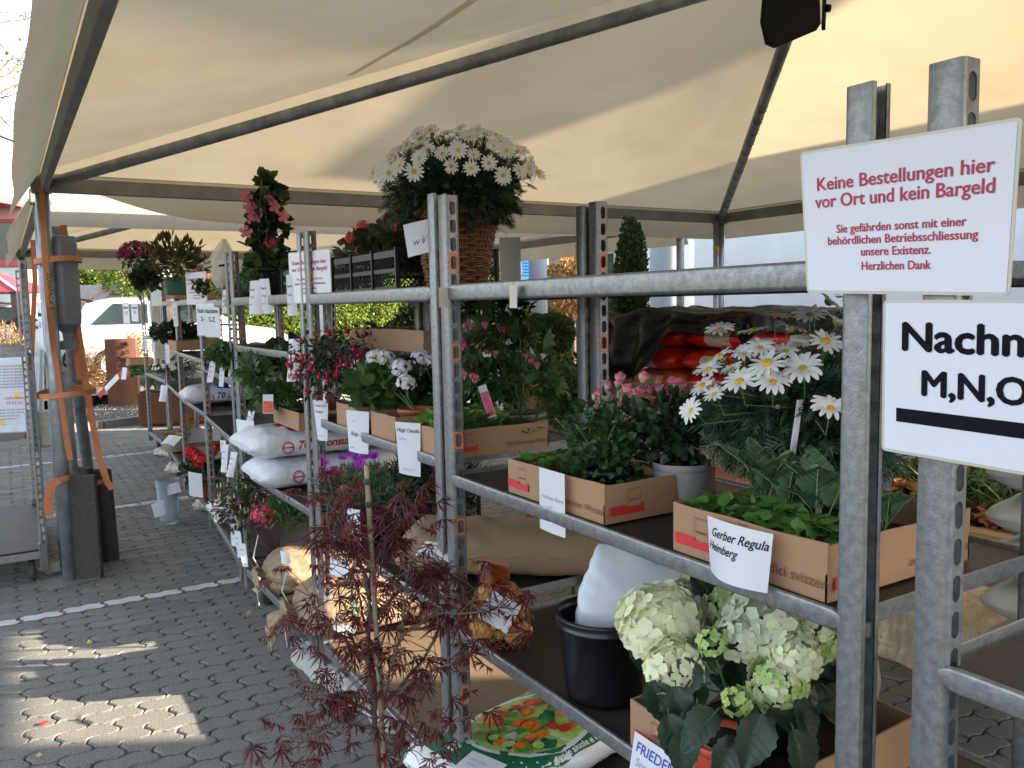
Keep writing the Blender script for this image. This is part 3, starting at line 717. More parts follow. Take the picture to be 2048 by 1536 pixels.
# white house with blue shutters (gable wall and side)
p = atd(1075, 600, 27); hz = math.atan2(AF[0], AF[1])
hs = empty('shuttered_house', (p[0], p[1], 0), -.35, 'sunlit white house with bright blue shutters far behind', 'house')
hw_ = mat('house_plaster', (.75, .74, .72), .9, 0, .04, 2, .2, 20)
mb = MB(); mb.box((0, 2, 3), (7, 4, 6), hw_); mb.build('wall', hs)
mb = MB(); V = [(-3.9, -.5, 5.9), (3.9, -.5, 5.9), (3.9, 4.5, 5.9), (-3.9, 4.5, 5.9), (-3.9, 2, 7.8), (3.9, 2, 7.8)]
mb.add(V, [(0, 1, 5, 4), (2, 3, 4, 5), (0, 4, 3), (1, 2, 5), (3, 2, 1, 0)], rooft); mb.build('roof', hs)
for (cx, cz) in ((-1.55, 3.0), (.35, 3.0), (2.4, 3.0), (-1.55, .9), (2.4, .9)):
    mb = MB(); mb.box((cx, -.02, cz), (.75, .06, 1.1), glassd); wn = mb.build('window', hs)
    mb = MB()
    for dx in (-.4, 0, .4): mb.box((cx+dx, -.05, cz), (.05, .05, 1.15), hw_)
    for dz in (-.57, .1, .57): mb.box((cx, -.05, cz+dz), (.85, .045, .05), hw_)
    mb.build('frame', wn)
    for sx in (-1, 1):
        mb = MB(); x = cx+sx*.63; mb.box((x, -.07, cz), (.4, .03, 1.2), blue_sh)
        for q in range(11): mb.box((x, -.092, cz-.5+q*.1), (.34, .02, .045), blue_sh, rmat('X', .5))
        mb.build('shutter', hs)
# hedge behind the car, parallel with the picture
def hedge(u0, u1, d0, d1, z1, lab, n, dens=1):
    a, b = atd(u0, 620, d0), atd(u1, 620, d1); a[2] = b[2] = 0; L = np.linalg.norm(b-a); dv = (b-a)/L; nv = np.array([-dv[1], dv[0], 0])
    if nv@AF > 0: nv = -nv
    t = empty('hedge', a, 0, lab, 'hedge')
    q = rng.random(n)*L; z = .1+rng.random(n)*(z1-.1); dep = rng.random(n)**2*.5
    wob = .16*noise3(np.stack([q, z, q*0], 1), 1.3, 4)
    tp = z > z1-.25; P = dv*q[:, None]-nv*(dep-wob)[:, None]; P[:, 2] = z+.12*noise3(np.stack([q, q*0, q*0], 1), 1.2, 8)
    mb = MB(); mb.scatter(QUAD, P, rand_rots(n, np.tile(nv+[0, 0, .5], (n, 1)), jitter=.8)*rng.uniform(.05, .12, n)[:, None, None], hedge_l); mb.build('foliage', t, kind='stuff')
    mb = MB(); mb.add([p-nv*(.35) for p in (a-a, dv*L)]+[p-nv*(.35)+np.array([0, 0, z1-.2]) for p in (dv*L, a-a)], [(0, 1, 2, 3)], mat('hedge_core', (.02, .028, .01), .95)); mb.build('backing_sheet', t)  # one flat dark sheet closing the hedge behind its leaves
    return t
hedge(120, 900, 17.5, 24, 3.6, 'tall clipped yellow green hedge behind the white car', 46000)
hedge(880, 1230, 15.5, 20, 2.1, 'lower sunlit hedge behind the grey columns', 14000)
for (u, v, d, r, m_, lab) in ((262, 555, 17.3, .62, hedge_l, 'light green shrub rising above the hedge at the left'), (415, 560, 16, .5, dry_l, 'coppery leaved shrub above the hedge'), (1145, 575, 15, .55, dry_l, 'coppery bush in front of the shuttered house'),
                             (975, 560, 14, .5, hedge_l, 'yellow green bush beside the tall grey column')):
    bush('shrub', atd(u, v, d), r, m_, 2600, .09, lab, 'shrub', seed=u, stem=(.05, 0.))
# thuja, topiary ball, dark shrubs behind the trolleys
bush('thuja', atd(1262, 560, 5.6)-[0, 0, .12], .115, tree_l, 9000, .028, 'slim upright thuja behind the slotted back post', 'conifer', (1, 1, 4.6), .8, (.02, 0), up=1.2, seed=3, lump=.1)
bush('topiary_tree', atd(1103, 668, 4.6), .125, tree_l, 9000, .02, 'clipped conifer ball on a thin stem behind the bleeding hearts', 'topiary tree', (1, 1, .82), .45, (.011, 0), up=.5, seed=4, lump=.1)
bush('topiary_tree', atd(1072, 650, 4.9), .06, tree_l, 2500, .02, 'small clipped conifer ball left of the big one', 'topiary tree', (1, 1, .9), .45, (.008, 0), up=.5, seed=4, lump=.1)
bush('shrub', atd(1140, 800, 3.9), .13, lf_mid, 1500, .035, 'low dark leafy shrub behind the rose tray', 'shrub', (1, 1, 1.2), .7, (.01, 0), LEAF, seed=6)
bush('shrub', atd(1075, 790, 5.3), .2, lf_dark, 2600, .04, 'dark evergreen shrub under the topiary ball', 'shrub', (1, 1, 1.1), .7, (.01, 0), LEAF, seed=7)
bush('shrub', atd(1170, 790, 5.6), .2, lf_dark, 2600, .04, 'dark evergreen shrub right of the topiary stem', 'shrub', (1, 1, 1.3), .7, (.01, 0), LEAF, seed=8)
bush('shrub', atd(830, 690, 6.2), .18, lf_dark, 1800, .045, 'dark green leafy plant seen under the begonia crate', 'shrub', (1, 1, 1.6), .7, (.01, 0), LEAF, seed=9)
p = atd(1085, 735, 4.9); mb = MB(); mb.box((0, 0, .6), (.22, .02, 1.2), rust, ch=.004); mb.build('corten_screen', loc=(p[0], p[1], 0), rot=(0, 0, -.7), label='rusty steel panel standing behind the bleeding hearts', category='panel')
# white cabinets seen between posts
for (u, v, d, wd, ht, lab) in ((975, 660, 11, .42, 1.75, 'white panelled door cabinet left of the grey columns'), (650, 660, 13.5, .3, 2.0, 'white post at the hedge behind the begonia crate')):
    p = atd(u, v, d); t = empty('white_cabinet', (p[0], p[1], 0), -.5, lab, 'cabinet'); mb = MB(); mb.box((0, .1, ht/2), (wd, .2, ht), wall_w, ch=.01); mb.build('body', t)
    for z in (ht*.3, ht*.72): mb = MB(); mb.box((0, -.008, z), (wd*.7, .012, ht*.32), mat('cabinet_panel', (.5, .52, .54), .6), ch=.003); mb.build('panel', t)
# ---------------------------------------------------------------- white car
carw = mat('white_car_paint', (.78, .79, .80), .25, 0, .01, 3, coat=.8)
tyre = mat('tyre_rubber', (.02, .02, .02), .85); rimm = mat('alloy_rim', (.5, .5, .52), .3, .8)
tail = mat('red_lamp_lens', (.5, .01, .015), .15, coat=.5)
def car(loc, rz, label):
    t = empty('parked_car', loc, rz, label, 'car', 'cars parked beyond the kerb')
    # stations along x from the tail (0) to the nose (4.1); body y = +-.88
    st = [(0, .55, .92, .80, .70), (.12, .38, 1.02, .86, .74), (.5, .3, 1.04, .88, .78), (1.4, .28, 1.02, .89, .8), (2.4, .28, .99, .89, .8), (3.1, .3, .94, .88, .78), (3.7, .34, .84, .84, .7), (4.0, .42, .70, .74, .55), (4.1, .5, .6, .6, .4)]
    G = []
    for x, zb, zt, hw, tw in st:
        row = []
        for k in range(17):
            a = k/16; 
            prof = [(-hw*.9, zb), (-hw, zb+.12), (-hw*1.01, (zb+zt)/2), (-hw*.985, zt-.08), (-tw, zt), (-tw*.5, zt+.02), (0, zt+.03)]
            prof = prof+[(-y, z) for y, z in prof[::-1][1:]]
            q = a*(len(prof)-1); i = min(int(q), len(prof)-2); f = q-i; row.append((x, prof[i][0]*(1-f)+prof[i+1][0]*f, prof[i][1]*(1-f)+prof[i+1][1]*f))
        G.append(row)
    mb = MB(); mb.grid(G, carw); mb.build('body', t)
    roof = [(.12, 1.02, .70, 0), (.35, 1.42, .62, 1), (.75, 1.50, .6, 1), (1.5, 1.52, .6, 1), (2.15, 1.44, .58, 1), (3.0, .97, .70, 0)]
    G = [[(x, -hw, z), (x, -hw*.6, z+.03*f), (x, 0, z+.045*f), (x, hw*.6, z+.03*f), (x, hw, z)] for x, z, hw, f in roof]
    mb = MB(); mb.grid(G[1:5], carw); mb.build('roof', t)
    mb = MB(); mb.grid(G[:2], glassd); mb.build('rear_window', t); mb = MB(); mb.grid(G[4:], glassd); mb.build('windscreen', t)
    for s in (-1, 1):
        mb = MB(); top = [(x, s*hw, z) for x, z, hw, f in roof]; bot = [(x, s*.79, 1.0) for x, z, hw, f in roof]
        mb.grid([top, [(x, y*1.0, z*.0+1.0) for (x, y, z), b in zip(bot, bot)]], carw); mb.build('side_frame', t)
        for (xa, xb, ta, tb) in ((.62, 1.38, .8, 1.38), (1.45, 2.7, 1.45, 2.2)):
            mb = MB(); y = lambda z: s*(.80+(z-1.0)/.5*(.62-.79)+.012)
            P = [(xa if xa > 1 else .42, y(1.04), 1.04), (xb, y(1.04), 1.04), (tb, y(1.42), 1.40), (ta, y(1.42), 1.42)]
            mb.add(P, [(0, 1, 2, 3)], glassd); mb.build('side_window', t)
        for x in (.75, 3.25):
            mb = MB(); mb.lathe([(.0, -.1), (.30, -.1), (.325, -.06), (.325, .06), (.30, .1), (.2, .1)], (0, 0, 0), tyre, 24); w_ = mb.build('wheel', t, loc=(x, s*.80, .32), rot=(R(90)*-s, 0, 0))
            mb = MB(); mb.lathe([(.2, .095), (.19, .07), (.05, .085), (0, .09)], (0, 0, 0), rimm, 20); mb.build('rim', w_)
        mb = MB(); mb.box((.06, s*.72, .86), (.16, .22, .22), tail, rmat('Y', -.15), ch=.03); mb.build('tail_lamp', t)
        mb = MB(); mb.box((2.55, s*.93, 1.06), (.16, .14, .11), carw, ch=.03); mb.build('mirror', t)
    mb = MB(); mb.box((.3, 0, 1.50), (.34, 1.15, .04), blackp, rmat('Y', .2), ch=.01); mb.build('spoiler', t)
    return t
c0 = atd(140, 700, 15.6); dirv = atd(560, 700, 17.6)-c0
ca = car((c0[0], c0[1], .33), math.atan2(dirv[1], dirv[0])-.12, 'white hatchback parked in front of the hedge')
c1 = atd(-30, 700, 16); cb = copy_tree(ca, label='white car parked at the far left behind the tent leg'); cb.location = (c1[0]-1.5, c1[1]+1, .33)
# ---------------------------------------------------------------- rusty sculpture column, planter, tapes
p = at(248, 812, 'z', .03); t = empty('rusty_column', (p[0], p[1], .03), -.35, 'curved rusty steel column with cut-out scrollwork, lit at the top', 'column')
corten = mat('corten_steel', (.12, .042, .02), .75, .1, .22, 4, .3, 60)
mb = MB(); G = []
for z in np.linspace(0, 1.12, 8):
    G.append([(-.24+.48*k/10, -.06*math.sin(math.pi*k/10), z) for k in range(11)])
mb.grid(G, corten); G2 = [[(x, .12, z) for x, y, z in r_] for r_ in G]; mb.grid(G2, corten)
for k in (0, 10): mb.add([G[0][k], G2[0][k], G2[-1][k], G[-1][k]], [(0, 1, 2, 3)], corten)
mb.add(G[-1]+G2[-1][::-1], [tuple(range(22))], corten); mb.build('body', t)
mb = MB()
def spiral(cx, cz, r, s, n=18, turns=1.3, a0=0):
    P = [(cx+s*r*(1-i/n*.8)*math.cos(a0+i/n*turns*6.28), -.07, cz+r*(1-i/n*.8)*math.sin(a0+i/n*turns*6.28)) for i in range(n)]
    mb.tube(P, .006, blackp, 5)
for cx, cz, r, s, a0 in ((.08, 1.0, .05, 1, 0), (.12, .9, .04, -1, 1), (0, .8, .05, -1, 2), (.1, .7, .06, 1, 0), (.02, .6, .05, -1, 3), (.14, .62, .04, 1, 2)): spiral(cx, cz, r, s, a0=a0)
for cx, cz in ((.1, 1.03), (.1, .78)):
    for a in range(4): mb.box((cx, -.068, cz), (.1, .006, .016), blackp, rmat('Y', a*.785))
mb.build('scrollwork', t, kind='stuff')
p = at(300, 852, 'z', .03); t = empty('rusty_planter', (p[0]+.3, p[1], .03), -.3, 'low rusty steel planter behind the row of trolleys', 'planter')
mb = MB(); mb.box((0, .3, .22), (.9, .5, .44), corten, ch=.01); mb.build('box', t); mb = MB(); mb.box((0, .3, .445), (.84, .44, .01), soil); mb.build('soil', t)
n = 500; mb = MB(); P = np.c_[rng.uniform(-.4, .4, n), rng.uniform(.1, .5, n), np.full(n, .44)+rng.random(n)*.25]; mb.scatter(LEAFN, P, rand_rots(n, np.tile([0, 0, 1.], (n, 1)))*rng.uniform(.04, .14, n)[:, None, None], lf_mid); mb.build('plants', t, kind='stuff')
for (u, v, d, r, m_, lab) in ((182, 745, 14.6, .42, dry_l, 'dry beige shrub glowing in sun left of the rusty column'), (268, 700, 14.5, .25, dry_l, 'reddish twiggy shrub behind the rusty column'), (12, 700, 12, .3, dry_l, 'orange leaved shrub at the far left')):
    bush('shrub', atd(u, v, d), r, m_, 1500, .07, lab, 'shrub', (1, 1, 1.2), .9, (.01, 0.), seed=u, tmpl=LEAFN)
mb = MB(); tapew = mat('barrier_tape_white', (.75, .75, .75), .5); pts = [atd(198, 792, 11.5), atd(222, 770, 11.3), atd(250, 738, 11.1)]
c0 = pts[0]*[1, 1, 0]
for a in range(4):
    A = pts[0]+(pts[2]-pts[0])*(a/4); B = pts[0]+(pts[2]-pts[0])*((a+1)/4); mb.bar(A-c0, B-c0, .004, .075, redp if a in (0, 3) else tapew)
mb.build('barrier_tape', loc=c0, label='red and white barrier tape beside the rusty column', category='tape')
# grey board with orange scribble, dark roof edge
p = atd(172, 610, 17); t = empty('billboard', (p[0], p[1], 0), -.5, 'grey billboard with thin orange line drawing behind the car', 'billboard')
mb = MB(); mb.box((0, 0, 1.4), (1.5, .06, 1.5), mat('board_grey', (.30, .31, .32), .7), ch=.01); mb.build('board', t)
mb = MB(); P = [(.6*math.sin(a*1.7)*(.5+.5*math.cos(a*.31)), -.04, 1.6+.45*math.sin(a*2.3+.4)*math.cos(a*.2)) for a in np.linspace(0, 9, 70)]; mb.tube(P, .013, mat('orange_line', (.7, .32, .1), .6), 5); mb.build('line_drawing', t)
for x in (-.6, .6): mb = MB(); mb.box((x, .02, .35), (.08, .05, .7), beam_m); mb.build('leg', t)
# red building with awning at the far left
p = atd(-20, 600, 22); t = empty('red_building', (p[0], p[1], 0), -.55, 'red framed building with large windows at the far left', 'building')
mb = MB(); mb.box((-1.2, 2, 2.2), (4.4, 4, 4.4), mat('pale_facade', (.45, .30, .28), .8)); mb.build('wall', t)
for r_ in range(3):
    for c_ in range(5):
        x, z = -3+c_*.9, 1.2+r_*1.15
        mb = MB(); mb.box((x, -.02, z), (.8, .04, .95), glassd if r_ != 1 else mat('pale_panel', (.55, .62, .58), .5)); wv = mb.build('window', t)
        mb = MB()
        for dx in (-.43, .43): mb.box((x+dx, -.05, z), (.09, .09, 1.13), red_fr)
        for dz in (-.53, .53): mb.box((x, -.052, z+dz), (.77, .08, .09), red_fr)
        mb.build('frame', wv)
mb = MB(); mb.box((-1.2, -.1, 4.45), (4.8, 4.6, .18), red_fr); mb.build('roof', t)
p = atd(22, 560, 16); t = empty('red_pavilion', (p[0], p[1], 0), -.4, 'red pavilion roof on dark posts in front of the red building', 'pavilion')
mb = MB(); V = [(-1.6, -1, 2.0), (.6, -1, 2.0), (.6, 1, 2.0), (-1.6, 1, 2.0), (-.5, 0, 2.5)]; mb.add(V, [(0, 1, 4), (1, 2, 4), (2, 3, 4), (3, 0, 4), (3, 2, 1, 0)], mat('red_roof', (.30, .02, .03), .5)); mb.build('roof', t)
for a, b_ in ((-1.5, -.5), (.5, -.5)):
    for k in range(3): mb = MB(); mb.bar((a+(b_-a)*k/2*.8, -1.01, 2.02), (-.5, 0, 2.53), .03, .03, tapew); mb.build('roof_batten', t)
for x in (-1.4, .45): mb = MB(); mb.box((x, -.9, 1), (.16 if x > 0 else .5, .16, 2), mat('dark_post', (.03, .022, .02), .7)); mb.build('post', t)
mb = MB(); mb.box((-.3, .6, .8), (1.4, .4, 1.5), mat('dark_counter', (.03, .03, .032), .6), ch=.02); mb.build('counter', t)
# trunk in front of the car and bare tree at the left
p = atd(333, 700, 11.8); t = empty('tree', (p[0], p[1], 0), 0, 'thick pale barked trunk standing before the white car', 'tree')
pbark = mat('pale_bark', (.30, .25, .20), .9, 0, .35, 14, 1., 30, dist=.02, stretch=(1, 1, .3))
mb = MB(); mb.tube([(0, 0, 0), (.01, 0, .8), (-.02, .02, 2), (0, 0, 3.4)], [.24, .175, .165, .14], pbark, 14); mb.build('trunk', t)
n = 5000; d = rng.normal(size=(n, 3)); d /= np.linalg.norm(d, axis=1)[:, None]; mb = MB(); mb.scatter(QUAD, d*(1.3*rng.random(n)**.4)[:, None]+[0, 0, 4.6], rand_rots(n)*rng.uniform(.05, .1, n)[:, None, None], hedge_l); mb.build('crown', t)
def bare_tree(base, label, seed, H=6.5, lean=(0, 0)):
    r_ = np.random.default_rng(seed); t = empty('bare_tree', base, 0, label, 'tree'); mb = MB(); buds = []
    def br(p, d, L, rad, lvl):
        n = 5; P = [p]; q = p.copy(); dd = d.copy()
        for i in range(n): dd = dd+r_.normal(size=3)*.16; dd[2] += .03; dd /= np.linalg.norm(dd); q = q+dd*L/n; P.append(q.copy())
        mb.tube(P, np.linspace(rad, rad*.45, n+1), bark, 6 if lvl < 2 else 4, cap=False)
        if lvl >= 3: buds.extend(P[2:])
        if lvl < 4:
            for k in range(4 if lvl else 7):
                i = r_.integers(2, n+1); ax = r_.normal(size=3); nd = dd*.6+ax/np.linalg.norm(ax)*.8; nd /= np.linalg.norm(nd); br(P[i], nd, L*r_.uniform(.45, .7), rad*.5, lvl+1)
    tr = MB(); tr.tube([(0, 0, 0), (lean[0]*.5, lean[1]*.5, H*.3), (lean[0], lean[1], H*.55)], [.16, .12, .09], bark, 10); tr.build('trunk', t)
    for k in range(5):
        a = r_.uniform(0, 6.28); br(np.array([lean[0], lean[1], H*.5]), np.array([math.cos(a), math.sin(a), .8]), H*.45, .05, 1)
    mb.build('branches', t, kind='stuff')
    b = MB(); B = np.array(buds); B = B[rng.random(len(B)) < .5]; b.scatter(QUAD, B, rand_rots(len(B))*rng.uniform(.03, .08, len(B))[:, None, None], lf_light); b.build('buds', t, kind='stuff')
    return t
p = atd(-250, 620, 12); bare_tree((p[0], p[1], 0), 'nearly bare budding tree at the upper left beyond the tent', 5, 7.5)
# notice board (A-frame) and wooden planter
p = at(30, 895, 'z', 0); t = empty('notice_board', (p[0], p[1], 0), -.35, 'white leaning notice board with printed sheets at the left edge', 'notice board')
mb = MB(); tl = .22; nb_ = lambda x, z: (x, -.02+z*tl, z)
M_ = rmat('X', -tl)
mb.box((0, .16, .62), (.62, .03, .92), mat('board_white', (.55, .60, .66), .5), M_, ch=.01); mb.build('board', t)
for x in (-.28, .28): mb = MB(); mb.bar((x, -.02, 0), (x, .28, 1.15), .03, .03, steel); mb.build('leg', t)
mb = MB(); F0 = lambda x, z: np.array((x, .16-.0175*math.cos(tl)+(z-.62)*math.tan(tl)*1.0-.003, z))
for (x, z, w_, h_) in ((.0, .83, .46, .36), (.0, .45, .46, .34)):
    mb.add([F0(x-w_/2, z-h_/2), F0(x+w_/2, z-h_/2), F0(x+w_/2, z+h_/2), F0(x-w_/2, z+h_/2)], [(0, 1, 2, 3)], paper)
mb.build('sheet', t)
mb = MB(); upv = F0(0, 1)-F0(0, 0)
for k in range(8): put_text(mb, ink, 'Wir nehmen Ihre Bestellung entgegen'[:34-(k*5) % 9], F0(-.2, .96-k*.036), (1, 0, 0), upv, .026, .003)
put_text(mb, redp, 'Lieferdienst', F0(-.12, .57), (1, 0, 0), upv, .05, .003); put_text(mb, redp, '59 02 22', F0(-.1, .51), (1, 0, 0), upv, .05, .003)
for k in range(4): put_text(mb, ink, 'Blumen und Erde nach Hause'[:26-k*3], F0(-.18, .44-k*.036), (1, 0, 0), upv, .026, .003)
yl = mat('yellow_print', (.75, .5, .08), .6)
for (x, z) in ((.1, .99), (.02, .62), (-.15, .3)): mb.add([F0(x-.03, z-.03)-[0, .003, 0], F0(x+.03, z-.03)-[0, .003, 0], F0(x+.04, z+.02)-[0, .003, 0], F0(x, z+.04)-[0, .003, 0], F0(x-.04, z+.01)-[0, .003, 0]], [(0, 1, 2, 3, 4)], yl)
mb.build('lettering', t)
# ============================================================ GOODS: trays, pots, crates, sacks, notes
def tray(x, y, z, dx, dy, h, label, rz=0, group='cardboard plant trays', logo=(), txt=None, name='cardboard_tray'):
    """open tray whose near front corner is (x, y); dx deep into the shelf, dy away along the row"""
    t = empty(name, (x, y, z), rz, label, 'tray', group); th = .004
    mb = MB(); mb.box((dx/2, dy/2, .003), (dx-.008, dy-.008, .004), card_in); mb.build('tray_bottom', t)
    def wall(a, b, nm, hh):
        a = np.array(a, float); b = np.array(b, float); n = 10; d = (b-a); L = np.linalg.norm(d); d /= L; o = np.array([d[1], -d[0], 0])
        mb = MB(); F = []
        for s_, off in ((1, 0), (-1, -th)):
            G = []
            for k in range(n+1):
                f = k/n; bow = .003*math.sin(math.pi*f)*(1 if L > .3 else .5); wv = .0012*math.sin(f*11+L*9)
                G.append([a+d*L*f+o*(bow*zz+off)+np.array([0, 0, hh*zz+(wv if zz else 0)]) for zz in (0, .5, 1)])
            F.append(G)
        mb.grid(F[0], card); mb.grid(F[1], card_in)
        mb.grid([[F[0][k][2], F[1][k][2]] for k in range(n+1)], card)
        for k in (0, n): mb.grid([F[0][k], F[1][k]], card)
        w_ = mb.build(nm, t); return w_, a, d, L, o
    ws = {'front': wall((0, dy, 0), (0, 0, 0), 'tray_wall', h), 'end': wall((0, 0, 0), (dx, 0, 0), 'tray_wall', h*.98),
          'back': wall((dx, 0, 0), (dx, dy, 0), 'tray_wall', h), 'far': wall((dx, dy, 0), (0, dy, 0), 'tray_wall', h*.98)}
    for side_, pos in logo:
        w_, a, d, L, o = ws[side_]; mb = MB(); u = np.array([0, 0, 1.]); e = o*.0042
        P = lambda q, zz: a+d*q+u*zz+e
        mb.add([P(pos, .2*h), P(pos+.095, .2*h), P(pos+.095, .42*h), P(pos+.085, .42*h), P(pos+.085, .37*h), P(pos+.05, .37*h), P(pos+.05, .42*h), P(pos, .42*h)], [tuple(range(8))], redp)
        for q in range(3): mb.add([P(pos+.055+q*.009, .52*h), P(pos+.061+q*.009, .52*h), P(pos+.061+q*.009, .56*h), P(pos+.055+q*.009, .56*h)], [(0, 1, 2, 3)], brownp)
        x0, x1, z0, z1 = pos+.05, pos+.085, .44*h, .82*h
        for (qa, qb, za, zb) in ((x0, x1, z1-.0012, z1), (x0, x0+.001, z0, z1), (x1-.001, x1, z0, z1)): mb.add([P(qa, za), P(qb, za), P(qb, zb), P(qa, zb)], [(0, 1, 2, 3)], brownp)
        mb.build('red_stripe', w_)
    for side_, pos, s_, body in (txt or ()):
        w_, a, d, L, o = ws[side_]; mb = MB(); put_text(mb, brownp, body, a+d*pos+np.array([0, 0, .24*h])+o*.004, d, (0, 0, 1), s_, .001); mb.build('lettering', w_)
    return t
def soilfill(t, dx, dy, z, m=soil):
    mb = MB(); G = [[(x, y, z+.004*noise3(np.array([x, y, 0]), 60)) for y in np.linspace(.006, dy-.006, 14)] for x in np.linspace(.006, dx-.006, 12)]; mb.grid(G, m); mb.build('soil', t)
def pot(c, r0, r1, h, m, label, grp=None, lip=.008, name='plant_pot', cat='pot', parent=None, fill=.85):
    prof = [(0, 0), (r0*.96, 0), (r0, .004), (r1*.97, h-.02), (r1*.975, h-.018), (r1+lip*.6, h-.017), (r1+lip*.7, h-.002), (r1+lip*.3, h), (r1-.002, h-.001), (r1*.93, h*.8), (r0*.9, .01)]
    mb = MB(); mb.lathe(prof, (0, 0, 0), m, 32)
    if parent is None: t = empty(name, c, 0, label, cat, grp); b = mb.build('pot_wall', t)
    else: t = parent; b = mb.build('pot', t)
    s = MB(); rr = r0+(r1-r0)*fill; s.lathe([(0, h*fill+.006), (rr*.5, h*fill+.004), (rr*.97, h*fill)], (0, 0, 0), soil, 20); s.build('soil', t)
    return t
NOTE_N = [0]
def note(p, right, down, w, h, label, lines=(), bend=.012, tilt=0., mt=ink, curl=0., name='paper_note', size=.014, scribble=0, mi=paper, font_shear=.25, bold=0, group='handwritten paper notes', twist=0., clip=True):
    """a paper hanging from p (its top left corner); lines are (x, y, size, text, material)"""
    r = np.array(right, float); r /= np.linalg.norm(r); d = np.array(down, float); d -= r*(r@d); d /= np.linalg.norm(d); n = np.cross(r, -d)
    if n@(CPOS-np.array(p)) < 0: n = -n
    def f(a, b):
        a_, b_ = a/w, b/h
        off = bend*math.sin(math.pi*a_)*(.3+.7*b_)+curl*b_*b_+twist*(a_-.5)*b_
        return r*a+d*(b-abs(curl)*.3*b_*b_)+n*off
    t = empty(name, p, 0, label, 'paper note', group)
    mb = MB(); G = np.array([[f(a, b) for b in np.linspace(0, h, 9)] for a in np.linspace(0, w, 9)]); mb.grid(G, mi); mb.build('sheet', t)
    if lines or scribble:
        mb = MB()
        for (x, y, s_, body, mm) in lines:
            V, F = text2d(body, s_, shear=font_shear, bold=bold); V = V.copy(); V[:, 1] += V[:, 0]*tilt
            if len(V): mx = V[:, 0].max(); k_s = min(1, (w-x-.004)/mx) if mx > 0 else 1; V *= k_s
            mb.add(np.array([f(x+v[0], y-v[1])+n*.0009 for v in V]), F, mm)
        for q in range(scribble):
            x = rng.uniform(.12, .5)*w; y = rng.uniform(.15, .9)*h; P = [f(x+i*.0028, y+rng.normal()*.0022)+n*.001 for i in range(rng.integers(5, 14)) if x+i*.0028 < w*.95]
            if len(P) > 2: mb.tube(P, .0004, mt, 3, cap=False)
        mb.build('writing', t, kind='stuff') if scribble and not lines else mb.build('writing', t)
    return t
def dishw(v): return np.array(v, float)
# ---- signs
def sign(c_tl, c_tr, c_br, c_bl, label, name='sign', th=.0022):
    P = [np.array(c, float) for c in (c_tl, c_tr, c_br, c_bl)]; c0 = P[0]; nrm = np.cross(P[1]-P[0], P[3]-P[0]); nrm /= -np.linalg.norm(nrm)
    if nrm@(CPOS-c0) < 0: nrm = -nrm
    t = empty(name, c0, 0, label, 'sign', 'laminated signs')
    def B(a, b, off=0): return (P[0]*(1-a)+P[1]*a)*(1-b)+(P[3]*(1-a)+P[2]*a)*b-c0+nrm*off
    W_ = np.linalg.norm(P[1]-P[0]); H_ = np.linalg.norm(P[3]-P[0])
    def rr(ins, r, off):
        o = []
        for cx, cy, a0 in ((1, 0, -90), (1, 1, 0), (0, 1, 90), (0, 0, 180)):
            for k in range(6):
                a = R(a0+k*18); x = (W_-ins-r if cx else ins+r)+r*math.cos(a); y = (H_-ins-r if cy else ins+r)+r*math.sin(a); o.append(B(x/W_, y/H_, off))
        return o
    mb = MB(); lam = mat('laminate_edge', (.50, .47, .40), .25, 0, .03, 5)
    a, b = rr(0, .006, 0), rr(0, .006, th); n = len(a); mb.add(a+b, [tuple(range(n)), tuple(range(n, 2*n))]+[(i, (i+1) % n, (i+1) % n+n, i+n) for i in range(n)], lam); mb.build('laminate', t)
    mb = MB(); c_ = rr(.004, .003, th+.0007); mb.add(c_, [tuple(range(n))], mat('sheet_white', (.66, .66, .74), .35, 0, .015, 5)); mb.build('sheet', t)
    def txt(body, x, y, hgt, m, bold=.018, align='CENTER', wfit=None):
        V, F = text2d(body, hgt, align=align); V = V.copy()
        if wfit: V[:, 0] *= wfit/(V[:, 0].max()-V[:, 0].min())
        mb = MB(); e_ = hgt*bold*1.3
        for k_, (ex, ey) in enumerate(((0, 0), (e_, 0), (-e_, 0), (0, e_*.7), (0, -e_*.7))): mb.add(np.array([B((x+v[0]+ex)/W_, (y-v[1]+ey)/H_, th+.0014+k_*.00006) for v in V]), F, m)
        mb.build('lettering', t)
    return t, txt, W_, H_, B, nrm, th
sx = -.052
t, txt, W_, H_, B, nrm, th = sign(at(1602, 305, 'x', sx), at(2046, 234, 'x', sx), at(2021, 592, 'x', sx), at(1616, 586, 'x', sx), 'large white sign with crimson writing fixed across the two nearest posts')
crim = mat('crimson_print', (.42, .012, .06), .5, 0, .03, 5)
txt('Keine Bestellungen hier', W_*.50, H_*.285, .026, crim, wfit=W_*.82); txt('vor Ort und kein Bargeld', W_*.50, H_*.405, .026, crim, wfit=W_*.84)
txt('Sie gefährden sonst mit einer', W_*.50, H_*.585, .0165, crim, .02, wfit=W_*.62); txt('behördlichen Betriebsschliessung', W_*.50, H_*.665, .0165, crim, .02, wfit=W_*.72)
txt('unsere Existenz.', W_*.49, H_*.745, .0165, crim, .02, wfit=W_*.34); txt('Herzlichen Dank', W_*.49, H_*.84, .0165, crim, .02, wfit=W_*.34)
tl, tr_, bl = at(1769, 600, 'x', sx-.008), at(2200, 603, 'x', sx-.008), at(1765, 900, 'x', sx-.008)
w2 = .31; dirr = np.array([0, -1., 0]); tr_ = tl+dirr*w2+[0, 0, -.004]; br = bl+dirr*w2+[0, 0, -.006]
t, txt, W_, H_, B, nrm, th = sign(tl, tr_, br, bl, 'white sign with big black letters below the crimson one, cut by the frame')
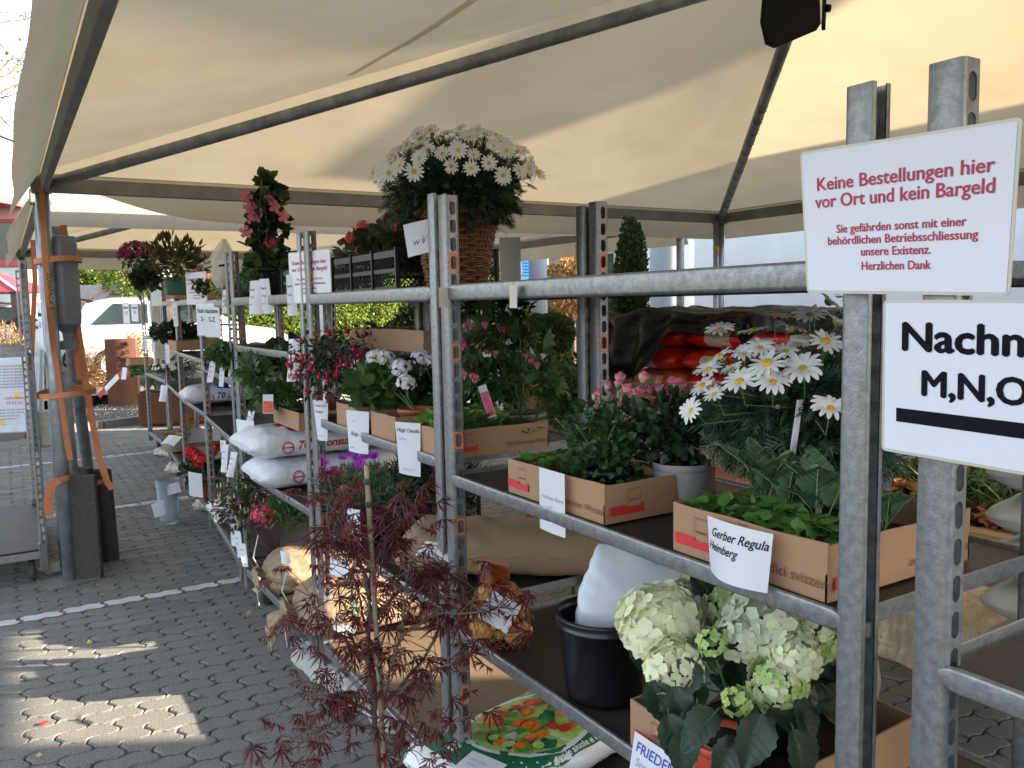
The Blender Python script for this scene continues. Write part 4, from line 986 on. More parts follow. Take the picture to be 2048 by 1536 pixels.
txt('Nachname', .026, H_*.32, .052, ink, .03, 'LEFT', wfit=.255); txt('M,N,O', .055, H_*.60, .046, ink, .03, 'LEFT', wfit=.13)
mb = MB(); mb.add([B(.022/W_, .70, th+.0016), B(.27/W_, .70, th+.0016), B(.27/W_, .79, th+.0016), B(.022/W_, .79, th+.0016)], [(0, 1, 2, 3)], ink); mb.build('black_bar', t)
def small_sign(c, w_, h_, lab, rightv=(0, -1, 0), tw=0.):
    c = np.array(c); r = np.array(rightv, float); r /= np.linalg.norm(r); d = np.array([0, 0, -1.])
    tl = c; t, txt, W_, H_, B, nrm, th = sign(tl, tl+r*w_, tl+r*w_+d*h_, tl+d*h_, lab, th=.0015)
    txt('Keine Bestellungen hier', W_*.5, H_*.25, .024, crim, wfit=W_*.82); txt('vor Ort und kein Bargeld', W_*.5, H_*.38, .024, crim, wfit=W_*.84)
    for k, b_ in enumerate(('Sie gefährden sonst mit einer', 'behördlichen Betriebsschliessung', 'unsere Existenz.', 'Herzlichen Dank')): txt(b_, W_*.5, H_*(.55+k*.09), .0135, crim, .015, wfit=W_*(.62, .72, .34, .34)[k])
    return t
small_sign(at(577, 506, 'x', -.04), .297, .21, 'crimson lettered sign on the post pair left of the begonia crate', (.28, -1, 0))
small_sign(at(371, 546, 'x', -.02), .297, .21, 'crimson lettered sign farther back under the photinia', (.25, -1, 0))
def strip_sign(u, v, d, w_, h_, lab):
    p = atd(u, v, d); t, txt, W_, H_, B, nrm, th = sign(p, p+np.array([.15, -1, 0])*w_, p+np.array([.15, -1, 0])*w_-[0, 0, h_], p-[0, 0, h_], lab)
    txt('Nachname', W_*.5, H_*.3, .04, ink, wfit=W_*.8); txt('S-Z', W_*.5, H_*.55, .04, ink, wfit=W_*.4)
strip_sign(392, 606, 5.35, .28, .21, 'black lettered sign on the third post pair from the tent'); strip_sign(408, 606, 5.1, .25, .21, 'small printed sign beside the black lettered one')
strip_sign(245, 605, 9.5, .25, .24, 'tiny printed sign on the farthest trolley'); strip_sign(262, 607, 9.2, .25, .2, 'tiny framed sign beside the farthest one')
strip_sign(74, 606, 4.7, .12, .25, 'narrow sign turned edge on against the tent leg')
# tape rests on the top rail
mb = MB(); p = at(1022, 570, 'x', -.026); G = [[(-.004-.002*math.sin(a*9+b*14), -a, -b) for b in np.linspace(0, .055, 7)] for a in np.linspace(0, .035, 6)]; mb.grid(G, mat('old_masking_tape', (.55, .50, .42), .8, 0, .1, 30, .5, 80)); mb.build('tape_scrap', loc=p, label='torn cream tape scrap hanging on the top rail', category='tape')
mb = MB(); p = at(884, 575, 'y', -.026); mb.grid([[(a, -.002, -b) for b in (0, .03, .055)] for a in (-.012, .006, .02)], mat('old_masking_tape', (.5, .5, .5))); mb.build('tape_scrap', loc=p, label='white tape piece stuck low on the slotted post', category='tape')
# ---- T0 tray P and Q, T1 trays, R
ZD0, ZD1 = 1.115, 1.147
tP = tray(.008, -.692, ZD0, .33, .40, .088, 'open cardboard tray with rose, kohlrabi and seedlings', logo=(('front', .005), ('end', .012)), txt=(('front', .235, .022, 'Schweizer Wurzeln.'), ('end', .19, .02, 'Con radici svizzere.')))
soilfill(tP, .33, .40, .03)
tQ = tray(.006, -1.262, ZD0, .395, .352, .095, 'open cardboard tray with leafy kohlrabi and seedlings nearest the sign posts', logo=(('front', .01), ('end', .014)), txt=(('front', .165, .026, 'Con radici svizzere.'), ('end', .21, .021, 'avec des racines suisses.')))
soilfill(tQ, .395, .352, .035)
tR = tray(-.005, -1.16, .668, .42, .37, .10, 'lower cardboard tray under the white hydrangeas', logo=(('front', .02),))
soilfill(tR, .42, .37, .03)
ta = tray(.0, .755, ZD1, .34, .21, .088, 'small cardboard tray with the red fuchsia', logo=(('end', .01),))
tb = tray(.0, .405, ZD1, .34, .21, .088, 'small cardboard tray holding the white geranium', logo=(('end', .01),))
tc = tray(.0, .045, ZD1, .36, .22, .085, 'cardboard tray with lettuce left of the slotted post', logo=(('end', .012),), txt=(('end', .205, .018, 'Mit Schweizer Wurzeln.'),))
for q in (ta, tb, tc): soilfill(q, .34, .21, .02)
# T2 tray on the soil bags
tT2 = tray(.05, 1.62, 1.035, .36, .42, .085, 'cardboard tray with tomato plant on top of the soil bags', rz=.0, logo=(('end', .05),)); soilfill(tT2, .34, .36, .02)
q_ = at(848, 706, 'x', .25); tray(.25, q_[1], 1.42, .30, .75, .085, 'cardboard tray standing on a rear ledge before the hedge'); 
for (u, v, x, zz, dx, dy, lab) in ((262, 790, .34, .885, .3, .4, 'cardboard tray with white flower on the farthest trolley'), (345, 620, .12, 1.69, .33, .4, 'cardboard tray with photinia and pansies on top'), (350, 715, .12, 1.27, .33, .4, 'cardboard tray with dark green plants, third shelf'),
                                   (450, 600, .02, 1.66, .3, .28, 'small cardboard tray under the hanging bag'), (480, 595, .02, 1.67, .25, .2, 'small brown tray left of the mandevilla pot')):
    p = at(u, v, 'x', x); tray(p[0], p[1]-.1, zz, dx, dy, .08, lab)
# ---- mesh crates
def crate(x, y, z, dx, dy, h, label):
    t = empty('plant_crate', (x, y, z), 0, label, 'crate', 'black mesh plant crates')
    for (a, b, ax) in (((0, 0), (dx, 0), 0), ((0, dy), (dx, dy), 0), ((0, 0), (0, dy), 1), ((dx, 0), (dx, dy), 1)):
        mb = MB(); a = np.array([*a, 0.]); b = np.array([*b, 0.]); d = b-a; L = np.linalg.norm(d); d /= L; up = np.array([0, 0, 1.])
        for zz in (.01, h*.48, h-.02): mb.bar(a+up*zz, b+up*zz, .006, .014 if zz < h-.03 else .022, blackp)
        nseg = max(2, int(L/.16)); 
        for k in range(nseg+1): mb.bar(a+d*L*k/nseg+d*.0, a+d*L*k/nseg+up*h+d*.0, .008, .016, blackp, up=np.cross(d, up))
        s = .022; n = int((L+h)/s)
        for k in range(n+1):
            for sg in (1, -1):
                q0 = k*s; 
                if sg == 1: p0 = (max(0, q0-h), min(h, q0)); p1 = (min(L, q0), max(0, q0-L))
                else: p0 = (L-max(0, q0-h), min(h, q0)); p1 = (L-min(L, q0), max(0, q0-L))
                A = a+d*p0[0]+up*p0[1]; Bq = a+d*p1[0]+up*p1[1]
                if np.linalg.norm(A-Bq) > .01: mb.tube([A, Bq], .0017, blackp, 4, cap=False)
        mb.build('side_lattice', t)
    mb = MB(); mb.box((dx/2, dy/2, .004), (dx, dy, .006), blackp); mb.build('crate_bottom', t)
    mb = MB(); G = [[(xx, yy, h*.62+.006*noise3(np.array([xx, yy, 0]), 40)) for yy in np.linspace(.01, dy-.01, 12)] for xx in np.linspace(.01, dx-.01, 9)]; mb.grid(G, soil); mb.build('soil', t)
    return t
crate(.05, .46, 1.645, .38, .62, .145, 'black mesh crate with red begonias on the second trolley')
crate(.02, 1.36, 1.65, .34, .3, .12, 'black mesh crate with pots under the mandevilla')
crate(.02, .86, .697, .30, .35, .15, 'black mesh crate of purple ice plants on the lower shelf')
crate(.335, .86, .697, .22, .35, .15, 'black mesh crate of pinks behind the slotted post')
p = at(450, 770, 'x', .05); crate(.0, 3.0, 1.22, .3, .35, .11, 'black mesh crate with young plants and three notes')
# ---- soil bags and sacks
def bag_mesh(L, Wd, Hh, m, seed=0, knot=0, n=54, k=36, sag=.0, flat=3.0):
    """pillow along +x from 0 to L, flat underside, sealed or knotted ends"""
    G = []
    for i in range(n+1):
        t = i/n; x = L*t; e = min(t, 1-t)*2
        e1 = min(1, (t/.10)) if t < .5 else min(1, ((1-t)/.10)); s = math.sin(e1*math.pi/2)**.7
        if knot and t < .16: 
            q = t/.16; ww = .10+.9*math.sin(q*math.pi/2)**1.3 if q > .25 else .10+(.25-q)*1.3; hh = ww
        else: ww = .86+.14*s; hh = .20+.80*s
        row = []
        for j in range(k):
            a = 2*math.pi*j/k; c, sn = math.cos(a), math.sin(a); p = 2/flat if not (knot and t < .2) else 1.0
            y = math.copysign(abs(c)**p, c)*Wd/2*ww; z = math.copysign(abs(sn)**p, sn)*Hh/2*hh
            if z < 0 and not (knot and t < .1): z *= .75
            row.append([x, y, z])
        G.append(row)
    G = np.array(G); N_ = noise3(G, 7/max(.3, Wd), seed)*.012+np.abs(noise3(G*[1, 2.2, 1], 16, seed+1))*.008-np.abs(noise3(G*[2.2, .7, 1], 24, seed+2))*.005
    kk_ = .62 if knot else .3; ends = np.clip(1-np.abs(G[..., 0]/L-.5)*2, 0, kk_)/kk_
    wr = np.sin(np.arctan2(G[..., 2], G[..., 1])*11+noise3(G, 3, seed)*3)*(1-ends)*(.017 if knot else .012)+(np.abs(noise3(G*[.6, 2.4, 2.4], 10, seed+7))*.020-np.abs(noise3(G*[2, 1, 1], 17, seed+8))*.010 if knot else 0)
    C_ = G*[0, 1, 1]; rr = np.linalg.norm(C_, axis=2, keepdims=True)+1e-6; G = G+C_/rr*(N_*(.35+.65*ends)+wr)[..., None]
    G[..., 2] += Hh/2*.78-sag*np.sin(np.pi*G[..., 0]/L)
    G = np.concatenate([G, G[:, :1]], 1)
    mb = MB(); mb.grid(G, m)
    for e_, row in ((0, G[0]), (1, G[-1])): c = row.mean(0); V = np.vstack([row[:-1], c]); mb.add(V, [(j, (j+1) % k, k) for j in range(k)] if e_ == 0 else [((j+1) % k, j, k) for j in range(k)], m, True)
    return mb, G
def bag(name, loc, rz, L, Wd, Hh, m, label, seed=0, knot=0, group=None, cat='sack', tilt=(0, 0), flat=3.):
    mb, G = bag_mesh(L, Wd, Hh, m, seed, knot, flat=flat); t = empty(name, loc, 0, label, cat, group); t.rotation_euler = (tilt[0], tilt[1], rz)
    me = mb.mesh('bag_body'); o = link('bag_body', me, t); bvh = BVHTree.FromPolygons([v.co[:] for v in me.vertices], [tuple(p.vertices) for p in me.polygons]); return t, bvh
def ring2d(r0, r1, n=28): 
    V = [(r*math.cos(2*math.pi*i/n), r*math.sin(2*math.pi*i/n)) for r in (r0, r1) for i in range(n)]; return V, [(i, (i+1) % n, (i+1) % n+n, i+n) for i in range(n)]
def print_side(t, bvh, y, z, x0, col, size, body, L, badge=True, both=True):
    """print on the camera side (-y) of a bag"""
    mb = MB(); V, F = text2d(body, size, bold=.035, shear=.25); pts = [(x0+v[0], y-.2, z+v[1]) for v in V]; project_on(mb, bvh, pts, F, col, (0, 1, 0), .002)
    if badge:
        V, F = ring2d(.024, .029); project_on(mb, bvh, [(x0-.045+a, y-.2, z+.01+b) for a, b in V], F, col, (0, 1, 0), .002)
        V, F = ring2d(.019, .0205); project_on(mb, bvh, [(x0-.045+a, y-.2, z+.01+b) for a, b in V], F, col, (0, 1, 0), .002)
        project_on(mb, bvh, [(x0-.045+a, y-.2, z+.01+b) for a, b in ((-.024, -.002), (.024, -.002), (.024, .004), (-.024, .004))], [(0, 1, 2, 3)], col, (0, 1, 0), .0025)
    mb.build('print', t)
GB = 'white plastic soil bags'
t, bv = bag('soil_bag', (-.1, 1.93, .742), 0, .98, .44, .155, white_pl, 'lower white 70 litre clay soil bag with red print', 3, group=GB, cat='soil bag')
print_side(t, bv, -.2, .055, .21, redp, .052, '70 L Tonsubstrat', .9)
t, bv = bag('soil_bag', (-.14, 1.96, .885), .02, 1.0, .46, .155, white_pl, 'upper white 70 litre clay soil bag with red band on top', 5, group=GB, cat='soil bag')
print_side(t, bv, -.2, .05, .21, redp, .052, '70 L Tonsubstrat', .9)
mb = MB(); patch_on(mb, bv, (.20, -.16, .3), (1, 0, 0), (0, 1, 0), .17, .26, redfilm, (0, 0, -1), 10, 12, .0015, skew=-.02); patch_on(mb, bv, (.40, -.16, .3), (1, 0, 0), (0, 1, 0), .5, .28, redfilm, (0, 0, -1), 20, 12, .0015, skew=-.02)
V, F = text2d('TON', .085, bold=.04); project_on(mb, bv, [(.36-v[0], -.07-v[1], .3) for v in V], F, paper, (0, 0, -1), .003); mb.build('red_band', t)
# clay bag with black title right of post A
print_side(t, bv, -.2, .075, .60, ink, .034, 'Tonsubstrat', .7, badge=False)
t, bv = bag('soil_bag', (.06, 4.62, .885), -.05, 1.0, .44, .15, white_pl, 'white soil bag with blue print on the fifth trolley', 11, group=GB, cat='soil bag')
print_side(t, bv, -.2, .045, .22, bluefilm, .06, '70 L Containererde', .9)
mb = MB(); patch_on(mb, bv, (.24, -.18, .3), (1, 0, 0), (0, 1, 0), .12, .3, bluefilm, (0, 0, -1), 10, 12, .0015); patch_on(mb, bv, (.4, -.18, .3), (1, 0, 0), (0, 1, 0), .55, .3, bluefilm, (0, 0, -1), 20, 12, .0015); mb.build('blue_band', t)
t, bv = bag('soil_bag', (.02, 3.55, .215), 0, .8, .4, .13, white_pl, 'white soil bag with red print behind the red geranium', 12, group=GB, cat='soil bag')
mb = MB(); patch_on(mb, bv, (.16, -.16, .3), (1, 0, 0), (0, 1, 0), .14, .26, redfilm, (0, 0, -1), 10, 12, .0015); patch_on(mb, bv, (.33, -.16, .3), (1, 0, 0), (0, 1, 0), .4, .26, redfilm, (0, 0, -1), 20, 12, .0015); mb.build('red_band', t)
# jute sacks
GS = 'brown jute sacks'; juted = mat('jute_cloth_dark', (.27, .18, .105), .9, 0, .15, 9, .5, 300); green_pr = mat('green_print', (.04, .13, .09), .8); pr_b = mat('black_print', (.05, .04, .035), .8)
def knotted(loc, rz, L, Wd, Hh, m, label, seed, tail=1, tilt=(0, 0)):
    t, bv = bag('jute_sack', loc, rz, L, Wd, Hh, m, label, seed, 1, GS, 'sack', flat=2.3, tilt=tilt)
    zc = Hh/2*.78; mb = MB()
    for s in range(1): mb.tube([(.0+.03, .02*math.cos(a), zc+.02*math.sin(a)) for a in np.linspace(0, 12.6, 20)], .0035, mat('white_cord', (.6, .58, .54), .8), 5)
    mb.tube([(.03, -.02, zc), (-.01, -.06, zc-.04), (-.005, -.07, zc-.12)], .003, MATS['white_cord'], 5); mb.tube([(.03, .0, zc+.02), (0, .03, zc+.09), (.03, .03, zc+.2)], .003, MATS['white_cord'], 5); mb.build('cord', t)
    if tail:
        mb = MB(); G = []
        for i in range(9):
            f = i/8; r = .02+.05*f; row = []
            for j in range(25):
                a = 2*math.pi*j/24; rr = r*(1+.45*math.sin(a*5+f*2)*f); row.append((.02-.09*f, rr*math.cos(a), zc-.02*f+rr*math.sin(a)*.8-.06*f*f))
            G.append(row)
        mb.grid(G, m); mb.build('ruffle', t)
    return t, bv
t, bv = knotted((-.10, 1.95, .205), -.03, 1.0, .38, .215, jute, 'knotted brown jute sack lying behind the lower one in front of the fuchsia', 21, 0)
mb = MB(); V, F = text2d('SCHWEIZER GARTENBAU', .045, bold=.03); project_on(mb, bv, [(.3+v[0], .3-.3, .3+v[1]*.2) for v in V], F, pr_b, (0, 1, -.4), .002); mb.build('print', t)
t, bv = knotted((-.13, 1.36, .205), -.12, 1.05, .44, .235, jute, 'knotted brown jute sack with green print, sun falling on its flank', 22, 1)
mb = MB(); V, F = text2d('Schweizer', .055, bold=.03); project_on(mb, bv, [(.27-v[1], -.5, .10+v[0]*.6) for v in V], F, green_pr, (0, 1, 0), .002)
V, F = text2d('Gärt', .055, bold=.03); project_on(mb, bv, [(.34-v[1], -.5, .10+v[0]*.6) for v in V], F, green_pr, (0, 1, 0), .002)
V, F = text2d('30', .10, bold=.05); project_on(mb, bv, [(.80-v[1], -.5, .12+v[0]*.7) for v in V], F, pr_b, (0, 1, 0), .002)
for q in range(9): V, F = text2d('Inhalt Produkt 30 Liter', .016); project_on(mb, bv, [(.47+q*.022-v[1], -.5, .07+v[0]*.7) for v in V], F, pr_b, (0, 1, 0), .002)
mb.build('print', t)
t, bv = bag('jute_sack', (.62, .76, .70), R(-78)+math.pi*0, .86, .34, .17, juted, 'long stitched jute sack lying behind the slotted post', 23, 0, GS, 'sack')
t.rotation_euler = (0, 0, R(-38)); t.location = (.06, .52, .70)
mb = MB(); P = [Vector((.02+.8*i/30, -.5, .055+.006*math.sin(i*1.3)+.03*math.sin(i/30*3.1))) for i in range(31)]
pts = []
for q in P:
    h = bv.ray_cast(q, Vector((0, 1, 0)))
    if h[0]: pts.append(h[0]+h[1]*.002)
if len(pts) > 3: mb.tube([tuple(p) for p in pts], .004, jute, 5)
mb.build('seam', t)
# pale sacks on the ground under the row
GP = 'pale sacks lying under the row'; pale = mat('pale_sack', (.36, .36, .34), .85, 0, .1, 8, .35, 120); pale2 = mat('beige_sack', (.40, .36, .30), .85, 0, .1, 8, .35, 120)
for i, (u, v, rz, L, Wd, Hh, m_, lab) in enumerate(((590, 1300, R(-82), .95, .22, .12, pale, 'long pale grey sack lying under the second trolley'), (505, 1165, R(-78), .6, .18, .14, pale2, 'pale sack under the third trolley below the knotted sacks'), (385, 1010, R(-65), .5, .17, .1, pale2, 'small beige sack under the fourth trolley'), (305, 905, R(-60), .45, .17, .1, pale2, 'cream sack pair end under the sixth trolley'), (330, 940, R(-55), .35, .18, .12, pale2, 'cream sack under the fifth trolley'))):
    p = at(u, v, 'z', .03); t, bv = bag('pale_sack', (p[0]+.04, p[1], .0), rz, L, Wd, Hh, m_, lab, 30+i, 1, GP, 'sack', flat=2.4)
# fertiliser bag with tomatoes, bottom centre
green_b = mat('green_film', (.01, .13, .06), .28, 0, .1, 6, .2, 20); whf = mat('glossy_white_film', (.66, .66, .66), .28, 0, .03, 6, .3, 25, dist=.004)
t, bv = bag('fertiliser_bag', (-.16, .02, .205), R(-12), .74, .40, .12, whf, 'green and white bag picturing a bowl of red tomatoes, bottom of frame', 41, 0, cat='soil bag')
t.location = (-.13, -.08, .21); t.rotation_euler = (0, 0, R(8))
mb = MB(); patch_on(mb, bv, (.05, -.19, .3), (1, 0, 0), (0, 1, 0), .62, .39, green_b, (0, 0, -1), 30, 20, .0015); mb.build('green_panel', t)
mb = MB()
def disc(cx, cy, rx, ry, m, off, n=26):
    V = [(cx, cy, .3)]+[(cx+rx*.5*math.cos(2*math.pi*i/n), cy+ry*.5*math.sin(2*math.pi*i/n), .3) for i in range(n)]+[(cx+rx*math.cos(2*math.pi*i/n), cy+ry*math.sin(2*math.pi*i/n), .3) for i in range(n)]
    F = [(0, i+1, (i+1) % n+1) for i in range(n)]+[(i+1, i+1+n, (i+1) % n+1+n, (i+1) % n+1) for i in range(n)]; project_on(mb, bv, V, F, m, (0, 0, -1), off)
tom = mat('tomato_print', (.70, .10, .015), .35, 0, .3, 30, col2=(.8, .28, .02)); tom2 = mat('tomato_red_print', (.55, .03, .01), .35, 0, .3, 30); leafp = mat('leaf_print', (.06, .28, .03), .4, 0, .3, 20); saladp = mat('salad_print', (.35, .5, .12), .4, 0, .3, 40)
disc(.36, .0, .22, .17, whf, .003); disc(.36, .0, .205, .155, saladp, .0036)
mb.build('bowl_picture', t); mb = MB()
for q in range(64):
    a = rng.uniform(0, 6.28); r_ = math.sqrt(rng.random()); disc(.36+.18*r_*math.cos(a), .13*r_*math.sin(a), rng.uniform(.014, .03), rng.uniform(.010, .022), (tom, leafp, tom, tom2, saladp)[q % 5], .0042+q*.00012, 14)
mb.build('tomato_picture', t, kind='stuff')
mb = MB(); V, F = text2d('15 L', .05, bold=.03); project_on(mb, bv, [(.07+v[0], .02+v[1], .3) for v in V], F, whf, (0, 0, -1), .003)
V, F = text2d('per le aiuole e contenitori', .026, bold=.02); project_on(mb, bv, [(.30+v[0], -.185+v[1], .3) for v in V], F, whf, (0, 0, -1), .003); mb.build('print', t)
# second printed bag edge with orange beside it
t, bv = bag('fertiliser_bag', (-.05, -.58, .205), R(4), .66, .36, .10, mat('orange_film', (.62, .20, .02), .3, 0, .2, 6), 'orange and white bag beside the tomato bag under the cardboard tray', 43, 0, cat='soil bag')
mb = MB(); patch_on(mb, bv, (.05, .02, .3), (1, 0, 0), (0, 1, 0), .5, .12, whf, (0, 0, -1), 20, 8, .002); mb.build('white_band', t)
# potato net
t = empty('potato_net', (.035, -.15, .668), 0, 'orange net of small yellow potatoes with a printed header card', 'potato bag'); net = mat('orange_net', (.45, .12, .02), .6, 0, .2, 30); pota = mat('potato_skin', (.62, .34, .10), .55, 0, .25, 20, .3, 60, island=.25, hue=.01)
sph = MB(); n_, k_2 = 8, 10; sph.lathe([(math.sin(math.pi*i/n_), -math.cos(math.pi*i/n_)) for i in range(n_+1)], (0, 0, 0), pota, k_2); SPH = sph.mesh('potato')
sv = np.concatenate(sph.V)
for i in range(70):
    z = .018+.13*rng.random()**1.2; r_ = .078*(1-(z/.17)**2)**.5*math.sqrt(rng.random())**.6; a = rng.uniform(0, 6.28); o = link('potato', SPH, t, loc=(r_*math.cos(a)*.85+.02, r_*math.sin(a), z), rot=rng.uniform(0, 6, 3)); o.scale = np.array([.019, .022, .028])*rng.uniform(.8, 1.15)
mb = MB()
for s_ in (1, -1):
    for k in range(26):
        P = []
        for q in range(14):
            f = q/13; z = .0+.165*f; r_ = .098*max(.02, (1-(f)**3.2))**.5*(.9 if f < .1 else 1); a = 2*math.pi*k/26+s_*f*1.6; P.append((r_*.85*math.cos(a)+.02, r_*math.sin(a), z))
        mb.tube(P, .0009, net, 3, cap=False)
mb.build('net', t, kind='stuff')
mb = MB(); G = [[(.0+.0*a, -.07+a*.14, .12+b*.09) for b in (0, .5, 1)] for a in (0, .5, 1)]; 
onion = mat('card_red', (.30, .10, .04), .4); mb.box((.02, .02, .178), (.004, .095, .07), onion, rmat('Z', .5)@rmat('Y', .2), ch=.001); c_ = mb.build('header_card', t)
mb = MB()
for dy in (-.03, .03): mb.lathe([(0, .003), (.02, .002), (.03, 0)], (0, 0, 0), mat('onion_print', (.78, .42, .20), .4, 0, .1, 40), 16)
mm_ = mb.mesh('onion_picture'); 
for dy in (-.028, .03): o = link('onion_picture', mm_, t, loc=(.012, .015+dy, .185), rot=(0, R(-78), .5)); o.scale = (.9, .95, 1)
# bucket with white bag
t = empty('bucket', (.095, -.57, .668), 0, 'black plastic bucket on the lower shelf holding a white bag', 'bucket')
mb = MB(); r0, r1, hb = .088, .110, .20; mb.lathe([(0, .004), (r0-.004, .004), (r0, 0), (r0+.003, .01), (r1-.004, hb-.03), (r1+.002, hb-.028), (r1+.004, hb-.022), (r1+.001, hb-.02), (r1+.004, hb-.006), (r1+.006, hb), (r1-.004, hb+.001), (r1-.007, hb-.02), (r0-.006, .02), (0, .02)], (0, 0, 0), mat('bucket_black', (.008, .008, .010), .33, 0, .1, 10), 48); mb.build('bucket_wall', t)
wb = empty('white_bag', (.095, -.57, .70), 0, 'crumpled white plastic bag standing tilted in the black bucket', 'bag')
mb = MB(); G = []; n = 60; A = np.array([-.01, .0, 0.]); Bt = atd(1292, 1085, 2.02)-np.array([.095, -.57, .70]); SD_ = np.array([.85, -.52, 0]); FD_ = np.array([.52, .85, 0])
for i in range(n+1):
    f = i/n; c = A*(1-f)+Bt*f; wy, wx = (.066+.062*math.sin(f*2.2), .055-.042*max(0, f-.55)/.45); row = []
    for j in range(65):
        a = 2*math.pi*j/64; p = .6; row.append(c+FD_*math.copysign(abs(math.sin(a))**p, math.sin(a))*wx*.8+SD_*math.copysign(abs(math.cos(a))**p, math.cos(a))*wy*.95)
    G.append(row)
G = np.array(G); nz = noise3(G, 8, 50)*.010+np.abs(noise3(G*[1, 1, .7], 12, 51))*.009-np.abs(noise3(G*[.6, .6, 1.6], 30, 52))*.010; C_ = G-G.mean(1, keepdims=True); G = G+C_/np.linalg.norm(C_, axis=2, keepdims=True)*nz[..., None]; G[:, -1] = G[:, 0]
mb.grid(G, mat('white_bag_film', (.74, .77, .82), .38, 0, .03, 6, .3, 18, transl=.15, dist=.006)); mb.add(G[-1][:-1], [tuple(range(64))], MATS["white_bag_film"]); mb.build('bag_body', wb)
mb = MB(); me = wb.children[0].data; bv = BVHTree.FromPolygons([v.co[:] for v in me.vertices], [tuple(p.vertices) for p in me.polygons])
for q in range(3): V, F = text2d('Inhalt trocken lagern', .012); project_on(mb, bv, [Bt*.93+FD_*-.2+SD_*(.02+v[0]*.6)+np.array([0, 0, v[1]-q*.012]) for v in V], F, greyink, (.52, .85, 0), .0015)
V, F = text2d('eco', .03); project_on(mb, bv, [Bt*.3+FD_*-.2+SD_*(v[0]-.01)+np.array([0, 0, v[1]]) for v in V], F, greyink, (.52, .85, 0), .0015); mb.build('print', wb)
# glass vase with water
p = at(342, 1050, 'z', 0); t = empty('glass_vase', (p[0], p[1]+.05, 0), 0, 'clear glass vase half filled with water standing on the paving', 'vase')
def thin_clear(name, col, a_, rough=.03):
    M = bpy.data.materials.new(name); M.use_nodes = True; N = M.node_tree.nodes; L = M.node_tree.links; P_ = N['Principled BSDF']; P_.inputs['Roughness'].default_value = rough; P_.inputs['Base Color'].default_value = (*col, 1)
    tr = N.new('ShaderNodeBsdfTransparent'); tr.inputs[0].default_value = (.93, .96, .97, 1); fr = N.new('ShaderNodeFresnel'); fr.inputs[0].default_value = 1.5; mm_ = N.new('ShaderNodeMath'); mm_.operation = 'ADD'; mm_.inputs[1].default_value = a_; L.new(fr.outputs[0], mm_.inputs[0])
    ms = N.new('ShaderNodeMixShader'); L.new(mm_.outputs[0], ms.inputs[0]); L.new(tr.outputs[0], ms.inputs[1]); L.new(P_.outputs[0], ms.inputs[2]); L.new(ms.outputs[0], N['Material Output'].inputs[0]); return M
gl = thin_clear('clear_glass', (.8, .85, .87), .01)
mb = MB(); mb.lathe([(0, 0), (.062, 0), (.064, .02), (.083, .34), (.080, .34), (.060, .03), (0, .028)], (0, 0, 0), gl, 40); mb.build('glass_wall', t)
wt = thin_clear('water', (.42, .47, .50), .10)
mb = MB(); mb.lathe([(0, .029), (.059, .031), (.073, .235), (0, .236)], (0, 0, 0), wt, 40); mb.build('water', t)
note(np.array([p[0]-.03, p[1]-.02, .31]), (.9, -.3, .2), (.1, 0, -1), .10, .08, 'white card standing inside the glass vase', bend=.004)
note(np.array([p[0]-.13, p[1]+.0, .18]), (1, -.1, .2), (.1, 0, -1), .10, .11, 'white card hanging outside the glass vase', bend=.006)
# wooden crate behind, grey boards
p = atd(440, 830, 6.9); t = empty('wooden_crate', (p[0]-.1, p[1], .80), -.1, 'grey weathered board crate below the blue printed bag', 'crate')
for z in (.0, .12, .24):
    mb = MB(); mb.box((.35, 0, z+.055), (.75, .02, .11), wood_g, ch=.002); b_ = mb.build('board', t)
    if z > .1: mb = MB(); mb.box((.35, -.0115, z+.06), (.14, .004, .008), blackp); mb.build('handle_slot', b_)
for x in (.0, .7): mb = MB(); mb.box((x, .03, .17), (.05, .04, .36), wood_g); mb.build('corner_post', t)
